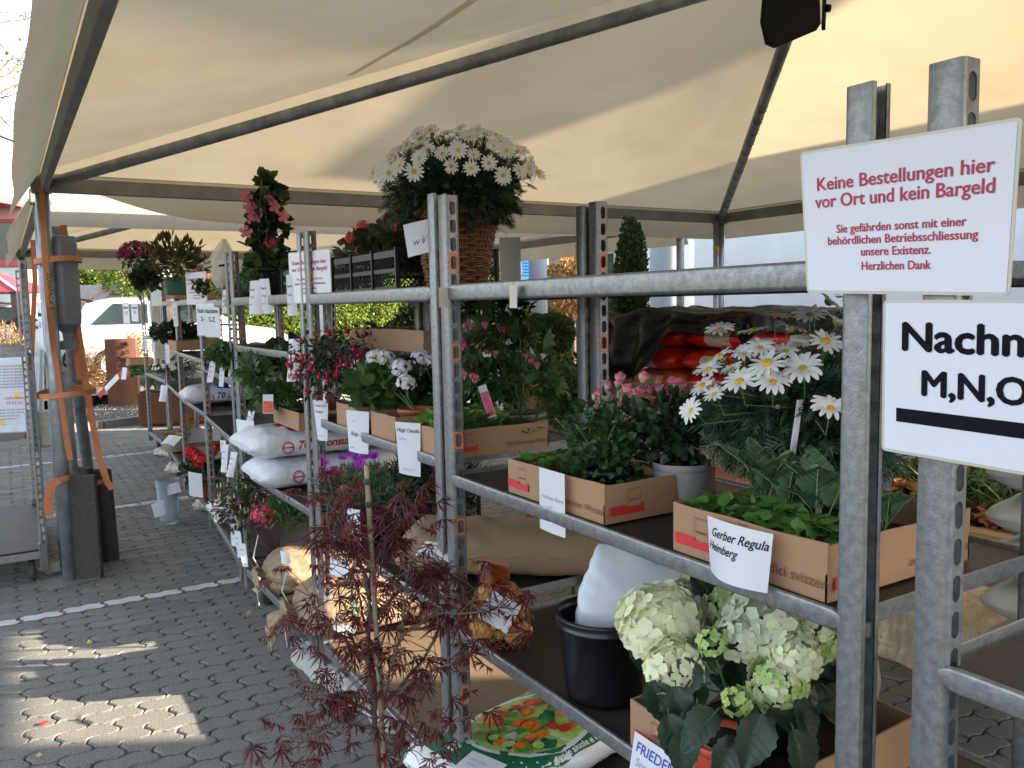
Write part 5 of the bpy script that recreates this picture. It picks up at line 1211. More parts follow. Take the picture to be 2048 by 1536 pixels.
# ---- wrapped pallets behind
redbag = mat('red_soil_film', (.60, .012, .012), .28, 0, .2, 5, .3, 22, col2=(.66, .03, .015), dist=.004); creamf = mat('cream_film', (.70, .58, .44), .4, 0, .1, 8, .3, 22); orangef = mat('orange_soil_film', (.70, .20, .02), .35, 0, .2, 6, .2, 22)
pc = np.array([2.95, 1.75, 0]); pal = empty('pallet', pc, .1, 'wooden pallet under the red soil bags', 'pallet')
for k in range(7): mb = MB(); mb.box((-.6+k*.2, 0, .125), (.12, .8, .022), wood_g); mb.build('plank', pal)
for y in (-.35, 0, .35): mb = MB(); mb.box((0, y, .06), (1.2, .09, .1), wood_g); mb.build('plank', pal)
for lv in range(9):
    for sd in (0, 1):
        z = .14+lv*.145; x = pc[0]-.42; y = pc[1]-.58+sd*.60
        t, bv = bag('soil_bag', (x-.06+rng.normal()*.03, y+.27+rng.normal()*.02, z), rng.normal()*.05, 1.0, .56, .165, redbag if (lv*2+sd) % 9 != 4 else orangef, ['red', 'orange'][0 if (lv*2+sd) % 9 != 4 else 1]+' soil bag of the stack under black film, layer %s %s' % (['one from the pallet', 'two from the pallet', 'three from the pallet', 'four from the pallet', 'five from the pallet', 'four below the film', 'three below the film', 'two below the film', 'directly under the film'][lv], ['near side', 'far side'][sd]), 60+lv*2+sd, 0, 'red soil bags stacked on the pallet', 'soil bag', flat=2.6)
        mb = MB(); patch_on(mb, bv, (.30, -.6, .02), (1, 0, 0), (0, 0, 1), .42, .10, creamf, (0, 1, 0), 14, 6, .002, skew=.04); mb.build('cream_panel', t); mb = MB(); patch_on(mb, bv, (-.5, -.12, .02), (0, 1, 0), (0, 0, 1), .2, .09, creamf, (1, 0, 0), 6, 6, .002); mb.build('cream_panel', t)
        if sd == 0: mb = MB(); V, F = text2d('Schweizer Qualitätserde', .022, bold=.02); project_on(mb, bv, [(.02+v[0]*.9, -.6, .06+v[1]) for v in V], F, creamf, (0, 1, 0), .0025); mb.build('print', t)
def drape(name, c, sx_, sy_, m, label, cat, seed, h, z0, res=70, fall=.3, droop=None):
    """film thrown over a stack: flat top that folds down over the edges"""
    G = []
    for i in range(res+1):
        row = []
        for j in range(res+1):
            a, b = (i/res*2-1)*(sx_+fall), (j/res*2-1)*(sy_+fall); ox, oy = max(0, abs(a)-sx_), max(0, abs(b)-sy_)
            x = max(-sx_, min(sx_, a))+math.copysign(min(ox*.12+.02*math.sin(b*23+a*3)*min(1, ox*8), .1), a)*(ox > 0); y = max(-sy_, min(sy_, b))+math.copysign(oy*.12+.02*math.sin(a*21)*min(1, oy*8), b)*(oy > 0)
            dn = (ox+oy)*.95; 
            if droop: dn *= droop(a, b)
            p = np.array([x, y, z0-dn]); q = np.array([a, b, 0]); w_ = abs(noise3(q, 5, seed))*.05+abs(noise3(q*[1, .5, 0]+[0, a*.6, 0], 13, seed+1))*.03
            row.append(p+[0, 0, w_-.03]+np.array([x*.02, y*.02, 0])+np.array([math.copysign(w_*.8, x)*(ox > 0), math.copysign(w_*.8, y)*(oy > 0), 0]))
        G.append(row)
    mb = MB(); mb.grid(G, m); return mb.build(name, loc=c, label=label, category=cat)
bfilm = mat('black_film', (.005, .0045, .004), .36, 0, .3, 6, .7, 16, dist=.012, spec=.14)
drape('black_film_cover', (pc[0], pc[1]-.04, 0), .56, .60, bfilm, 'black plastic film thrown over the stack of red soil bags', 'film', 71, .5, 1.535, droop=lambda a, b: .28+1.05*math.exp(-((b-.33)/.25)**2)*(a < 0)+.06*math.sin(b*17)+.3*math.exp(-((a-.3)/.2)**2), fall=.40, res=90)
cfilm = mat('clear_stretch_film', (.50, .36, .29), .3, 0, .2, 7, .8, 12, alpha=.42, dist=.02)
mb = MB(); G = []
for k in range(80):
    f = k/79; per = f*2*(1.2+1.3); 
    q = per
    if q < 1.2: x, y = -.6+q, -.66
    elif q < 2.5: x, y = .6, -.66+(q-1.2)
    elif q < 3.7: x, y = .6-(q-2.5), .64
    else: x, y = -.6, .64-(q-3.7)
    row = []
    for z in np.linspace(.1, (1.15 if y > .05 else .95)+.06*math.sin(f*44+1), 30):
        p = np.array([x, y, z]); n_ = noise3(p*[1, 1, .35]+[0, 0, x*.5], 9, 77)*.02+abs(noise3(p*[1.4, 1.4, .8]+[z*.8, z*.6, 0], 15, 78))*.02; s_ = .035+n_; row.append((x+math.copysign(s_, x)*(abs(x) > .59), y+math.copysign(s_, y)*(abs(y) > .63), z))
    G.append(row)
mb.grid(G, cfilm); mb.build('stretch_film', loc=pc, rot=(0, 0, 0), label='torn clear stretch film hanging around the red bag stack', category='film')
# planter with bark and the grey bag stack on the right
pp = at(1930, 1010, 'z', .72); pl = empty('bark_planter', (pp[0]+.12, pp[1]-.1, 0), .1, 'low wooden planter filled with bark chips, ferns and grass', 'planter')
woodp = mat('raw_wood', (.40, .26, .14), .8, 0, .2, 6, .4, 60, stretch=(6, 1, 1))
mb = MB(); mb.box((.3, .2, .33), (1.1, .9, .66), woodp, ch=.01); mb.build('box', pl)
mb = MB(); G = [[(x, y, .67+.05*noise3(np.array([x, y, 0]), 9)+.06*(y > .2)) for y in np.linspace(-.22, .62, 20)] for x in np.linspace(-.2, .82, 20)]; mb.grid(G, soil); mb.build('soil', pl)
chip = mat('bark_chip', (.30, .12, .045), .85, 0, .3, 20, island=.5, hue=.02); n = 2600; mb = MB(); Tq = (np.array([(-.5, -.3, 0), (.5, -.25, .1), (.45, .3, 0), (-.4, .35, .12)]), np.array([(0, 1, 2, 3)]))
P = np.c_[rng.uniform(-.2, .82, n), rng.uniform(-.22, .62, n), np.zeros(n)]; P[:, 2] = .69+.05*noise3(P, 9)+.06*(P[:, 1] > .2)+rng.random(n)*.03; mb.scatter(Tq, P, rand_rots(n, up=.5)*rng.uniform(.02, .06, n)[:, None, None], chip); mb.build('bark_chips', pl, kind='stuff')
n = 420; mb = MB(); P = np.c_[rng.uniform(-.15, .8, n), rng.uniform(-.2, .5, n), np.full(n, .68)]; d = np.c_[rng.normal(size=n)*.5, rng.normal(size=n)*.5, np.ones(n)]; mb.scatter(leaf_t(1, .05, .1, -.5, 6), P, rand_rots(n, d, jitter=.2)*rng.uniform(.08, .26, n)[:, None, None], lf_mid); mb.build('grass', pl, kind='stuff')
fern = leaf_t(1, .3, .1, -.25, 5)
mb = MB(); P = []; D_ = []
for f_ in range(16):
    a = rng.uniform(0, 6.28); L = rng.uniform(.25, .42)
    for k in range(16):
        q = k/16; pos = np.array([.1+math.cos(a)*L*q, .3+math.sin(a)*L*q, .75+.22*q-.25*q*q]); sd = np.array([-math.sin(a), math.cos(a), .1])
        for s_ in (1, -1): P.append(pos); D_.append(sd*s_)
P = np.array(P); mb.scatter(fern, P, rand_rots(len(P), D_, up=.6, jitter=.1)*.09, lf_mid); mb.build('fern', pl)
tS, _ = bag('soil_bag', (0, 0, 0), 0, .1, .1, .1, white_pl, 'x'); 
for ch in list(tS.children): bpy.data.objects.remove(ch)
bpy.data.objects.remove(tS)
trf = mat('clear_bag_film', (.42, .42, .40), .3, 0, .08, 6, .4, 20, dist=.006)
for k in range(6):
    p = at(1990, 1110, 'z', .9); t, bv = bag('soil_bag', (p[0]+.56, p[1]-.56, .30+k*.135), R(86)+rng.normal()*.03, .8, .46, .15, trf, 'grey soil bag with round blue badge in the right hand stack, %s' % ['lowest', 'second lowest', 'third from below', 'third from the top', 'second from the top', 'topmost'][k], 90+k, 0, 'grey soil bags stacked at the right', 'soil bag')
    print_side(t, bv, -.2, .06, .2, mat('navy_print', (.02, .025, .12), .5), .05, 'Torf', .6); 
    mb = MB(); V, F = ring2d(.024, .03); project_on(mb, bv, [(.07+a, .6, .06+b) for a, b in V], F, MATS['navy_print'], (0, -1, 0), .002); V, F = text2d('T', .05, bold=.03); project_on(mb, bv, [(.04-v[0], .6, .045+v[1]) for v in V], F, MATS['navy_print'], (0, -1, 0), .002); mb.build('print', t)
cw = mat('creased_clear_film', (.42, .36, .26), .3, 0, .35, 4, 1., 9, dist=.02, stretch=(1, 3, 1))
drape('stretch_film', (at(1900, 1180, 'z', .6)[0]+.25, at(1900, 1180, 'z', .6)[1]-.05, 0), .22, .30, cw, 'crumpled clear film over goods below the right shelf edge', 'film', 79, .5, .50, fall=.22, res=60)
p = at(1960, 970, 'z', .9)
# speaker
t = empty('loudspeaker', atd(1598, 35, 2.55), 0, 'black wedge loudspeaker hanging under the tent roof', 'loudspeaker'); mb = MB()
rt, up_, fw = AR, AU, AF
def S(a, b, c): return (rt*a+up_*b+fw*c)*2.55/CF
front = [(-74, 40, 0), (-78, -10, 0), (-68, -54, 0), (-50, -62, 0), (35, -26, 0), (44, -12, 0), (40, 70, 0), (-70, 70, 0)]
bk = [(p_[0]*.9+34, p_[1]*.62+34, 110) for p_ in front]
V = [S(*q) for q in front]+[S(*q) for q in bk]; n = 8; mb.add(V, [tuple(range(n)), tuple(range(n, 2*n))[::-1]]+[(i, i+n, (i+1) % n+n, (i+1) % n) for i in range(n)], blackp)
b_ = mb.build('cabinet', t); mb = MB(); mb.add([S(a*.92-1, b*.9, -3) for a, b, c in front], [tuple(range(8))], mat('speaker_grille', (.006, .006, .006), .9, 0, .2, 5, 1, 900)); mb.build('grille', t)
mb = MB(); mb.bar(S(60, -5, 30), S(74, 60, 60), .012, .03, blackp); mb.bar(S(20, 40, 60), S(22, 130, 60), .012, .012, steel_d); mb.build('bracket', t)
mb = MB(); mb.tube([S(64, 30, 25), S(72, 30, 25)], .012, blackp, 12); mb.build('knob', t)
# basket
def basket(c, r0, r1, h, label):
    t = empty('wicker_basket', c, .3, label, 'basket'); wk = mat('wicker', (.17, .068, .026), .5, 0, .3, 30, island=.45, hue=.01)
    nst, rows = 20, 17; mb = MB()
    for k in range(nst):
        a = 2*math.pi*k/nst
        for e in (-.035, .035): mb.tube([(r*math.cos(a+e), r*math.sin(a+e), z) for r, z in ((r0, 0), ((r0+r1)/2, h/2), (r1, h+.004))], .0028, wk, 5)
    mb.build('stakes', t)
    for q in range(rows):
        z = (q+.5)*h/rows; r = r0+(r1-r0)*z/h; mb = MB()
        for d2 in (-.0036, .0036):
            n = nst*4; P = []
            for i in range(n+1):
                a = 2*math.pi*i/n; P.append(((r+.0075*math.cos(a*nst/2+math.pi*q))*math.cos(a), (r+.0075*math.cos(a*nst/2+math.pi*q))*math.sin(a), z+d2+.0012*math.sin(a*7+q)))
            mb.tube(P, .0037, wk, 6, cap=False)
        mb.build('wicker_row', t)
    mb = MB()
    for s_ in range(3):
        P = [((r1+.004*math.cos(a*9+s_*2.1))*math.cos(a), (r1+.004*math.cos(a*9+s_*2.1))*math.sin(a), h+.006+.005*math.sin(a*9+s_*2.1)) for a in np.linspace(0, 2*math.pi, 160)]; mb.tube(P, .0045, wk, 6, cap=False)
        P = [((r0+.002)*math.cos(a), (r0+.002)*math.sin(a), .006+.005*math.sin(a*11+s_*2.1)) for a in np.linspace(0, 2*math.pi, 120)]; mb.tube(P, .004, wk, 5, cap=False)
    mb.build('rim', t)
    mb = MB(); mb.lathe([(0, .01), (r0*.95, .01), (r1*.94, h*.85), (0, h*.86)], (0, 0, 0), soil, 24); mb.build('soil', t)
    return t
BK = at(912, 500, 'x', .20); BKT = basket((.20, BK[1], 1.645), .088, .132, .235, 'tall brown wicker basket on the top shelf, full of daisies')
# ============================================================ PLANTS
def tris(F): return np.array(F)
def cloud(mb, c, rad, n, T, size, m, shell=.5, up=.3, down=0., jitter=.6, lump=.15, seed=0, half=False, parent_off=None):
    d = rng.normal(size=(n, 3)); d /= np.linalg.norm(d, axis=1)[:, None]
    if half: d[:, 2] = np.abs(d[:, 2])
    rr = (1-shell*rng.random(n)**1.3)*(1+lump*noise3(d, 2.5, seed+5)); P = d*rr[:, None]*np.array(rad)
    dd = d.copy(); dd[:, 2] += up-down
    sz = size*rng.uniform(.6, 1.25, n); mb.scatter(T, P+np.array(c), rand_rots(n, dd, up=.35, jitter=jitter)*sz[:, None, None], m); return mb
def stems(mb, base, tips, r, m, bow=.03, n=5):
    base = np.array(base, float)
    for t in tips:
        t = np.array(t, float); b = base if base.ndim == 1 else base[rng.integers(len(base))]; mid = (b+t)/2+rng.normal(size=3)*bow
        P = [b*(1-f)**2+mid*2*f*(1-f)+t*f*f for f in np.linspace(0, 1, n)]; mb.tube(P, np.linspace(r, r*.6, n), m, 5, cap=False)
def orient(p, nrm, roll=None, s=1.):
    z = Vector(nrm).normalized(); q = z.to_track_quat('Z', 'Y').to_matrix().to_4x4()@Matrix.Rotation(rng.uniform(0, 6.28) if roll is None else roll, 4, 'Z')@Matrix.Scale(s, 4); q.translation = Vector(p); return q
def daisy_mesh(np_=14, m_p=None, m_c=None, seed=0, name='daisy_flower', cup=.1):
    r_ = np.random.default_rng(seed); mb = MB()
    for k in range(np_):
        a = 2*math.pi*k/np_+r_.normal()*.06; L = r_.uniform(.42, .52); w_ = r_.uniform(.052, .068); ca, sa = math.cos(a), math.sin(a); dz = r_.normal()*.03; tw = r_.normal()*.01
        V = []
        for f, ww in ((.1, .45), (.35, .9), (.7, 1.05), (.92, .75), (1., .28)):
            for s_ in (-1, 0, 1): x = L*f; y = s_*w_*ww; z = cup*math.sin(f*2.4)+dz*f*f+(.012 if s_ else 0)+s_*tw; V.append((x*ca-y*sa, x*sa+y*ca, z))
        F = [(3*i+j, 3*i+3+j, 3*i+4+j, 3*i+1+j) for i in range(4) for j in (0, 1)]; mb.add(V, F, m_p, True)
    mb.lathe([(.125, .02), (.12, .055), (.085, .085), (.04, .085), (0, .07)], (0, 0, 0), m_c, 12)
    mb.lathe([(.02, -.06), (.10, -.02), (.12, .025)], (0, 0, 0), stemg, 8)
    return mb.mesh(name)
pet_w = mat('white_petal', (.78, .78, .76), .55, 0, .03, 8, transl=.3); yel_c = mat('yellow_centre', (.62, .36, .01), .8, 0, .25, 60, .5, 90)
DAISY = [daisy_mesh(13+k, pet_w, yel_c, k, cup=(.1, .02, .16)[k]) for k in range(3)]
mb = MB(); mb.lathe([(0, -.1), (.1, -.04), (.14, .06), (.09, .16), (0, .17)], (0, 0, 0), mat('flower_bud', (.42, .40, .22), .6), 8); DBUD = mb.mesh('daisy_bud')
# finely divided marguerite leaf
def divided_leaf():
    V = []; F = []
    def strip(p, q, w0, w1, z0=0, z1=0):
        p = np.array(p); q = np.array(q); d = q-p; n_ = np.array([-d[1], d[0]])/np.linalg.norm(d); b = len(V)
        V.extend([(*(p-n_*w0), z0), (*(p+n_*w0), z0), (*(q+n_*w1), z1), (*(q-n_*w1), z1)]); F.append((b, b+1, b+2, b+3))
    strip((0, 0), (0, .5), .02, .03, 0, .03); strip((0, .5), (0, 1), .03, .012, .03, -.08)
    for y, L, a in ((.3, .32, .7), (.45, .36, .65), (.62, .3, .55), (.78, .2, .5)):
        for s_ in (-1, 1): e = (s_*L*math.sin(a), y+L*math.cos(a)); strip((0, y), e, .028, .014, .03, -.06)
    return np.array(V), np.array(F)
DIV = divided_leaf()
def marguerite(base, c, rad, nfol, lsize, label, flowers, cat='potted flower', fsize=.06, nbuds=10, m=lf_blue, drop=.1, name='marguerite_plant', face=.5, group=None, stem_from=None):
    base = np.array(base, float); c = np.array(c, float)-base
    t = empty(name, base, 0, label, cat, group); mb = MB()
    cloud(mb, c, rad, nfol, DIV, lsize, m, shell=.75, up=.15, down=drop, seed=3); cloud(mb, c-np.array([0, 0, rad[2]*.45]), np.array(rad)*[.95, .95, .6], nfol//3, DIV, lsize*1.1, m, shell=.4, up=-.5, seed=4); mb.build('foliage', t)
    sb = MB(); tips = []
    for p, nrm, s_ in flowers:
        q = np.array(p)-base; link('daisy_flower', DAISY[rng.integers(3)], t, mw=orient(q, nrm, s=s_)); nn = np.array(nrm)/np.linalg.norm(nrm); 
        a = q-nn*.01; b = c+(q-c)*.45-np.array([0, 0, rad[2]*.2]); P = [a, a-nn*.03-np.array([0, 0, .012]), b]; sb.tube(P, .0011, stemg, 4, cap=False)
    for k in range(nbuds):
        d = rng.normal(size=3); d[2] = abs(d[2]); d /= np.linalg.norm(d); q = c+d*np.array(rad)*1.03; link('daisy_bud', DBUD, t, mw=orient(q, d, s=fsize*.5)); sb.tube([q, c+d*np.array(rad)*.5], .001, stemg, 4, cap=False)
    stems(sb, [0, 0, .0], [c+rng.normal(size=3)*np.array(rad)*.4 for _ in range(10)], .003, stemg); sb.build('stems', t); return t
def dome_flowers(c, rad, n, size, zmin=.0, camw=.6, seed=1):
    r_ = np.random.default_rng(seed); out = []; pts = []; tries = 0; c = np.array(c, float)
    while len(out) < n and tries < 9000:
        tries += 1; d = r_.normal(size=3); d /= np.linalg.norm(d)
        if d[2] < zmin+.25*r_.random(): continue
        p = c+d*np.array(rad)*r_.uniform(.95, 1.08)
        if any(np.linalg.norm(p-q) < size*.72 for q in pts): continue
        pts.append(p); v = CPOS-p; v /= np.linalg.norm(v); nr = d+v*camw*r_.random()+[0, 0, .25]+r_.normal(size=3)*.2; out.append((p, nr, size*r_.uniform(.85, 1.12)))
    return out
bc = np.array([.205, BK[1], 1.645+.235])
C1 = bc+[0, .0, .095]; R1 = (.205, .215, .12)
marguerite(bc-[0, 0, .03], C1, R1, 2600, .052, 'big dome of white daisies growing in the wicker basket', dome_flowers(C1+[0, 0, .015], np.array(R1)*[1.2, 1.2, 1.25], 90, .060, -.12, .8), fsize=.05, m=lf_dark, drop=0.)
# large marguerite behind the near tray
MP = np.array([.47, -.955, 1.117]); grp_ = mat('blue_grey_pot', (.10, .13, .17), .4, 0, .1, 8)
pot(MP, .070, .100, .155, grp_, 'blue grey plastic pot of the large daisy bush', 'plant pots')
tg = MB(); tg.box((0, 0, .05), (.016, .002, .11), paper, rmat('X', .15)); tg.build('plant_label', loc=atd(1592, 905, 1.62), label='white plant label stuck in the blue grey pot', category='label')
FL = [(1535, 728, 1.5, 84), (1546, 768, 1.5, 80), (1606, 741, 1.5, 84), (1480, 765, 1.52, 74), (1660, 820, 1.42, 78), (1675, 648, 1.6, 90), (1440, 662, 1.75, 62), (1505, 662, 1.75, 66), (1578, 662, 1.72, 66), (1652, 683, 1.6, 66),
      (1418, 742, 1.6, 66), (1385, 822, 1.6, 56), (1552, 630, 1.8, 60), (1520, 698, 1.65, 60), (1488, 710, 1.65, 56), (1620, 628, 1.8, 66), (1655, 606, 1.85, 70), (1700, 610, 1.85, 66), (1762, 640, 1.6, 80), (1785, 690, 1.55, 70), (1440, 712, 1.7, 50), (1405, 772, 1.7, 56), (1570, 705, 1.65, 56), (1600, 690, 1.7, 46), (1465, 740, 1.62, 50), (1430, 790, 1.6, 50), (1745, 760, 1.5, 60)]
fl = []
for u, v, d, px in FL:
    p = atd(u, v, d); vv = CPOS-p; vv /= np.linalg.norm(vv); bk_ = v < 668; n_ = vv*(.55 if not bk_ else .05)+np.array([0, 0, .75])+AR*(u-1590)/420+rng.normal(size=3)*.18; fl.append((p, n_, px/CF*d*1.08))
C2 = np.array([.42, -.80, 1.40]); C2 = atd(1610, 815, 1.80)
marguerite(MP+[0, 0, .13], C2, (.165, .18, .095), 2000, .072, 'large bush of white daisies with drooping feathery leaves behind the near tray', fl, fsize=.07, nbuds=14, drop=.5)
mb = MB(); cpt = C2-(MP+[0, 0, .13])
# ---- rose
rose_l = mat('rose_leaf', (.035, .085, .025), .4, 0, .2, 20, island=.35, transl=.3); pk = mat('pink_edge_petal', (.70, .08, .24), .5, 0, .15, 40, transl=.3, col2=(.78, .30, .40)); cr = mat('cream_petal', (.74, .50, .38), .5, 0, .1, 30, transl=.3)
def rose_mesh(opn, seed):
    r_ = np.random.default_rng(seed); mb = MB()
    for ring in range(3):
        for k in range(4):
            a0 = k*math.pi/2+ring*.7; r0 = .10+.10*ring; hh = 1.0-.12*ring
            G = []
            for i in range(6):
                f = i/5; row = []
                for j in range(5):
                    a = a0+(j/4-.5)*1.9; rr = r0*(.55+.9*math.sin(min(1, f*1.1)*1.9))*(1+opn*f*f*(.4+.35*ring))*(1-.35*f*(1-opn)); z = f*hh+(-.06 if j in (0, 4) else 0)*f; row.append((rr*math.cos(a), rr*math.sin(a), z+.03*r_.normal()*f))
                G.append(row)
            G = np.array(G); mb.grid(G[:5], cr); mb.grid(G[4:], pk)
    for k in range(5):
        a = k*1.257; c_, s_ = math.cos(a), math.sin(a); mb.add([(0, 0, -.12), (.20*c_-.07*s_, .20*s_+.07*c_, .1), (.34*c_, .34*s_, .5), (.20*c_+.07*s_, .20*s_-.07*c_, .1)], [(0, 1, 2, 3)], stemg)
    mb.lathe([(.03, -.3), (.12, -.2), (.12, -.05), (.05, .0)], (0, 0, 0), stemg, 7); return mb.mesh('rose_flower')
ROSE = [rose_mesh(o_, k) for k, o_ in enumerate((.15, .45, .9))]
RB = np.array([.13, -.545, ZD0+.006]); t = pot(RB, .045, .062, .085, blackp, 'miniature rose with pink edged cream buds in a black pot', None, name='rose_plant', cat='potted rose')
base = RB; sb = MB(); tips = []
for u, v, d, k, px in ((1178, 806, 2.02, 0, 26), (1192, 812, 2.0, 1, 28), (1200, 782, 2.05, 0, 28), (1213, 770, 2.08, 0, 30), (1240, 757, 2.12, 1, 36), (1285, 757, 2.1, 1, 38), (1252, 780, 2.05, 2, 36), (1272, 793, 2.0, 2, 40), (1248, 792, 2.02, 1, 30), (1302, 776, 2.1, 0, 28), (1322, 783, 2.1, 2, 36), (1306, 803, 2.02, 1, 32), (1358, 775, 2.1, 2, 44), (1385, 780, 2.12, 2, 40), (1300, 818, 2.0, 0, 20), (1322, 820, 1.98, 0, 24), (1345, 825, 1.98, 0, 22), (1240, 806, 2.0, 0, 22), (1345, 762, 2.15, 1, 30), (1235, 765, 2.1, 1, 26), (1222, 790, 2.08, 0, 26), (1335, 795, 2.08, 1, 30), (1370, 800, 2.1, 1, 32), (1290, 800, 2.05, 0, 28), (1262, 815, 2.0, 0, 26), (1188, 790, 2.1, 0, 26), (1318, 760, 2.15, 0, 28), (1225, 815, 2.0, 1, 28), (1358, 815, 2.05, 0, 24), (1280, 780, 2.12, 1, 32)):
    p = atd(u, v+10, d)-base; tips.append(p); link('rose_flower', ROSE[k], t, mw=orient(p, (rng.normal()*.25-.1, rng.normal()*.25-.15, 1), s=px/CF*d*.66))
stems(sb, [0, 0, .07], tips, .0019, stemg, .015); 
for q in range(8): stems(sb, [0, 0, .07], [np.array([rng.normal()*.06, rng.normal()*.06, rng.uniform(.12, .22)])], .002, stemg, .01)
sb.build('stems', t)
mb = MB(); cloud(mb, [.01, 0, .145], (.11, .115, .10), 760, LEAFW, .023, rose_l, shell=.8, up=.2, seed=5, lump=.3); cloud(mb, [-.02, 0, .05+.04], (.075, .08, .05), 160, LEAFW, .026, rose_l, shell=.7, seed=6); mb.build('foliage', t)
tg = MB(); tg.box((0, 0, 0), (.001, .03, .05), paper); 
# grey stone pot
SP = np.array([.265, -.655, ZD0+.006]); t = pot(SP, .055, .068, .10, mat('stone_pot', (.25, .25, .26), .9, 0, .15, 30, .5, 120), 'round pale stone pot of dark foliage beside the rose', None, name='stone_pot_plant', lip=.001); 
mb = MB(); cloud(mb, [0, .02, .17], (.10, .10, .085), 600, LEAFW, .03, lf_dark, shell=.8, seed=8); mb.build('foliage', t)
# ---- kohlrabi / cabbage seedlings
cab = mat('cabbage_leaf', (.065, .135, .06), .5, 0, .25, 12, island=.25, transl=.25, hue=.015); cabp = mat('purple_cabbage_leaf', (.05, .075, .055), .45, 0, .3, 12, island=.2, transl=.2); pstem = mat('purple_stem', (.10, .03, .06), .5); seed_l = mat('seedling_leaf', (.075, .19, .035), .45, 0, .15, 20, island=.3, transl=.3)
def big_leaf(L, w_, m, ms, name='leaf', seed=0, curl=.3, serr=.06, stemL=.4, wavy=.04):
    r_ = np.random.default_rng(seed); n = 12; mb = MB(); G = []
    for i in range(n+1):
        f = i/n; hw = w_/2*(math.sin(math.pi*min(1, f*.97+.03)**.75))**.8; row = []
        for j in range(-4, 5):
            g_ = j/4; x = g_*hw*(1+(serr*((i % 2)*2-1) if abs(j) == 4 else 0)); y = L*(f); z = -curl*L*f*f+abs(g_)*hw*.35+wavy*L*math.sin(f*9+g_*4+seed)*abs(g_)-(.006 if j == 0 else 0)*L*4*.5
            row.append((x, y+stemL*L, z))
        G.append(row)
    mb.grid(G, m); mb.tube([(0, 0, 0), (0, stemL*L*.5, .004), (0, stemL*L, 0), (0, stemL*L+L*.5, -curl*L*.25-.001), (0, stemL*L+L*.92, -curl*L*.85)], [L*.022, L*.02, L*.017, L*.011, L*.004], ms, 5)
    for f in (.2, .35, .5, .65, .8):
        for s_ in (-1, 1):
            hw = w_/2*(math.sin(math.pi*(f*.97+.03)**.75))**.8; y0 = L*f+stemL*L; mb.tube([(0, y0, -curl*L*f*f-.0008), (s_*hw*.5, y0+hw*.35, -curl*L*f*f+hw*.12), (s_*hw*.86, y0+hw*.62, -curl*L*(f+.05)**2+hw*.27)], [L*.007, L*.005, L*.002], ms, 4, cap=False)
    return mb.mesh(name)
lst = mat('pale_leaf_vein', (.20, .30, .14), .5)
CAB = [big_leaf(.085, .062, cab, lst, 'leaf', k, curl=.25+.15*k, stemL=.75, wavy=.06) for k in range(4)]; CABP = [big_leaf(.095, .06, cabp, pstem, 'leaf', k+7, curl=.2+.12*k, stemL=.6, wavy=.05) for k in range(3)]
def rosette(base, n, meshes, label, cat='vegetable plant', s=1., elev=(.7, 1.3), name='kohlrabi_plant', grp=None, rz0=0):
    t = empty(name, base, rz0, label, cat, grp)
    for k in range(n):
        a = k*2.4+rng.normal()*.3; e = rng.uniform(*elev); q = Matrix.Rotation(a, 4, 'Z')@Matrix.Rotation(e, 4, 'X')@Matrix.Scale(s*rng.uniform(.75, 1.15), 4); q.translation = (rng.normal()*.004, rng.normal()*.004, 0); link('leaf', meshes[k % len(meshes)], t, mw=q)
    return t
for (u, v, zz, n, ms, s_, lab, el) in ((1150, 935, ZD0+.03, 6, CABP, 1.0, 'purple veined kohlrabi plant at the left of the rose', (.95, 1.4)), (1530, 1048, ZD0+.035, 6, CAB, 1.25, 'left kohlrabi plant with tall toothed leaves in the near tray', (1.1, 1.45)), (1575, 1060, ZD0+.035, 6, CAB, 1.2, 'second kohlrabi plant in the middle of the near tray', (.9, 1.35)), (1640, 1068, ZD0+.035, 7, CAB, 1.3, 'third kohlrabi plant just left of the slotted sign post', (.9, 1.35)), (1770, 1075, ZD0+.035, 5, CAB, .9, 'kohlrabi plant seen between the two sign posts', (.8, 1.3))):
    rosette(at(u, v, 'z', zz), n, ms, lab, s=s_*.85, elev=(el[0]+.25, el[1]+.12), grp='young kohlrabi plants')
def seedbed(name, x0, x1, y0, y1, z, n, size, m, label, T=LEAFW, hgt=.035, cat='seedlings', fn=None):
    t = empty(name, ((x0+x1)/2, (y0+y1)/2, z), 0, label, cat); mb = MB(); sb = MB()
    P = np.c_[rng.uniform(x0, x1, n)-(x0+x1)/2, rng.uniform(y0, y1, n)-(y0+y1)/2, rng.uniform(.3, 1, n)*hgt]
    mb.scatter(T, P, rand_rots(n, np.c_[rng.normal(size=(n, 2)), np.full(n, .25)], up=.7, jitter=.2)*(size*rng.uniform(.6, 1.2, n))[:, None, None], m); mb.build('leaves', t)
    for i in range(0, n, 2): sb.tube([P[i], P[i]*[.96, .96, 0]+[0, 0, 0]], .0008, stemg, 3, cap=False)
    sb.build('stems', t, kind='stuff'); return t
ROUND = leaf_t(1, 1.0, .06, -.12, 5)
seedbed('seedlings', .03, .17, -.41, -.30, ZD0+.05, 90, .030, seed_l, 'bright green lettuce seedlings at the left end of the rose tray', ROUND, .045)
seedbed('seedlings', .02, .16, -1.20, -.93, ZD0+.055, 260, .030, seed_l, 'bed of bright green round leaved seedlings along the near tray front', ROUND, .045)
seedbed('lettuce', .02, .22, .06, .25, ZD1+.06, 260, .04, lf_light, 'frilly light green lettuce in the cardboard tray left of the slotted post', leaf_t(1, .7, .25, .3, 4), .05)
seedbed('seedlings', .24, .34, .05, .2, ZD1+.05, 120, .07, lf_mid, 'thin grassy seedlings behind the lettuce', leaf_t(1, .12, .1, -.2, 4), .03)
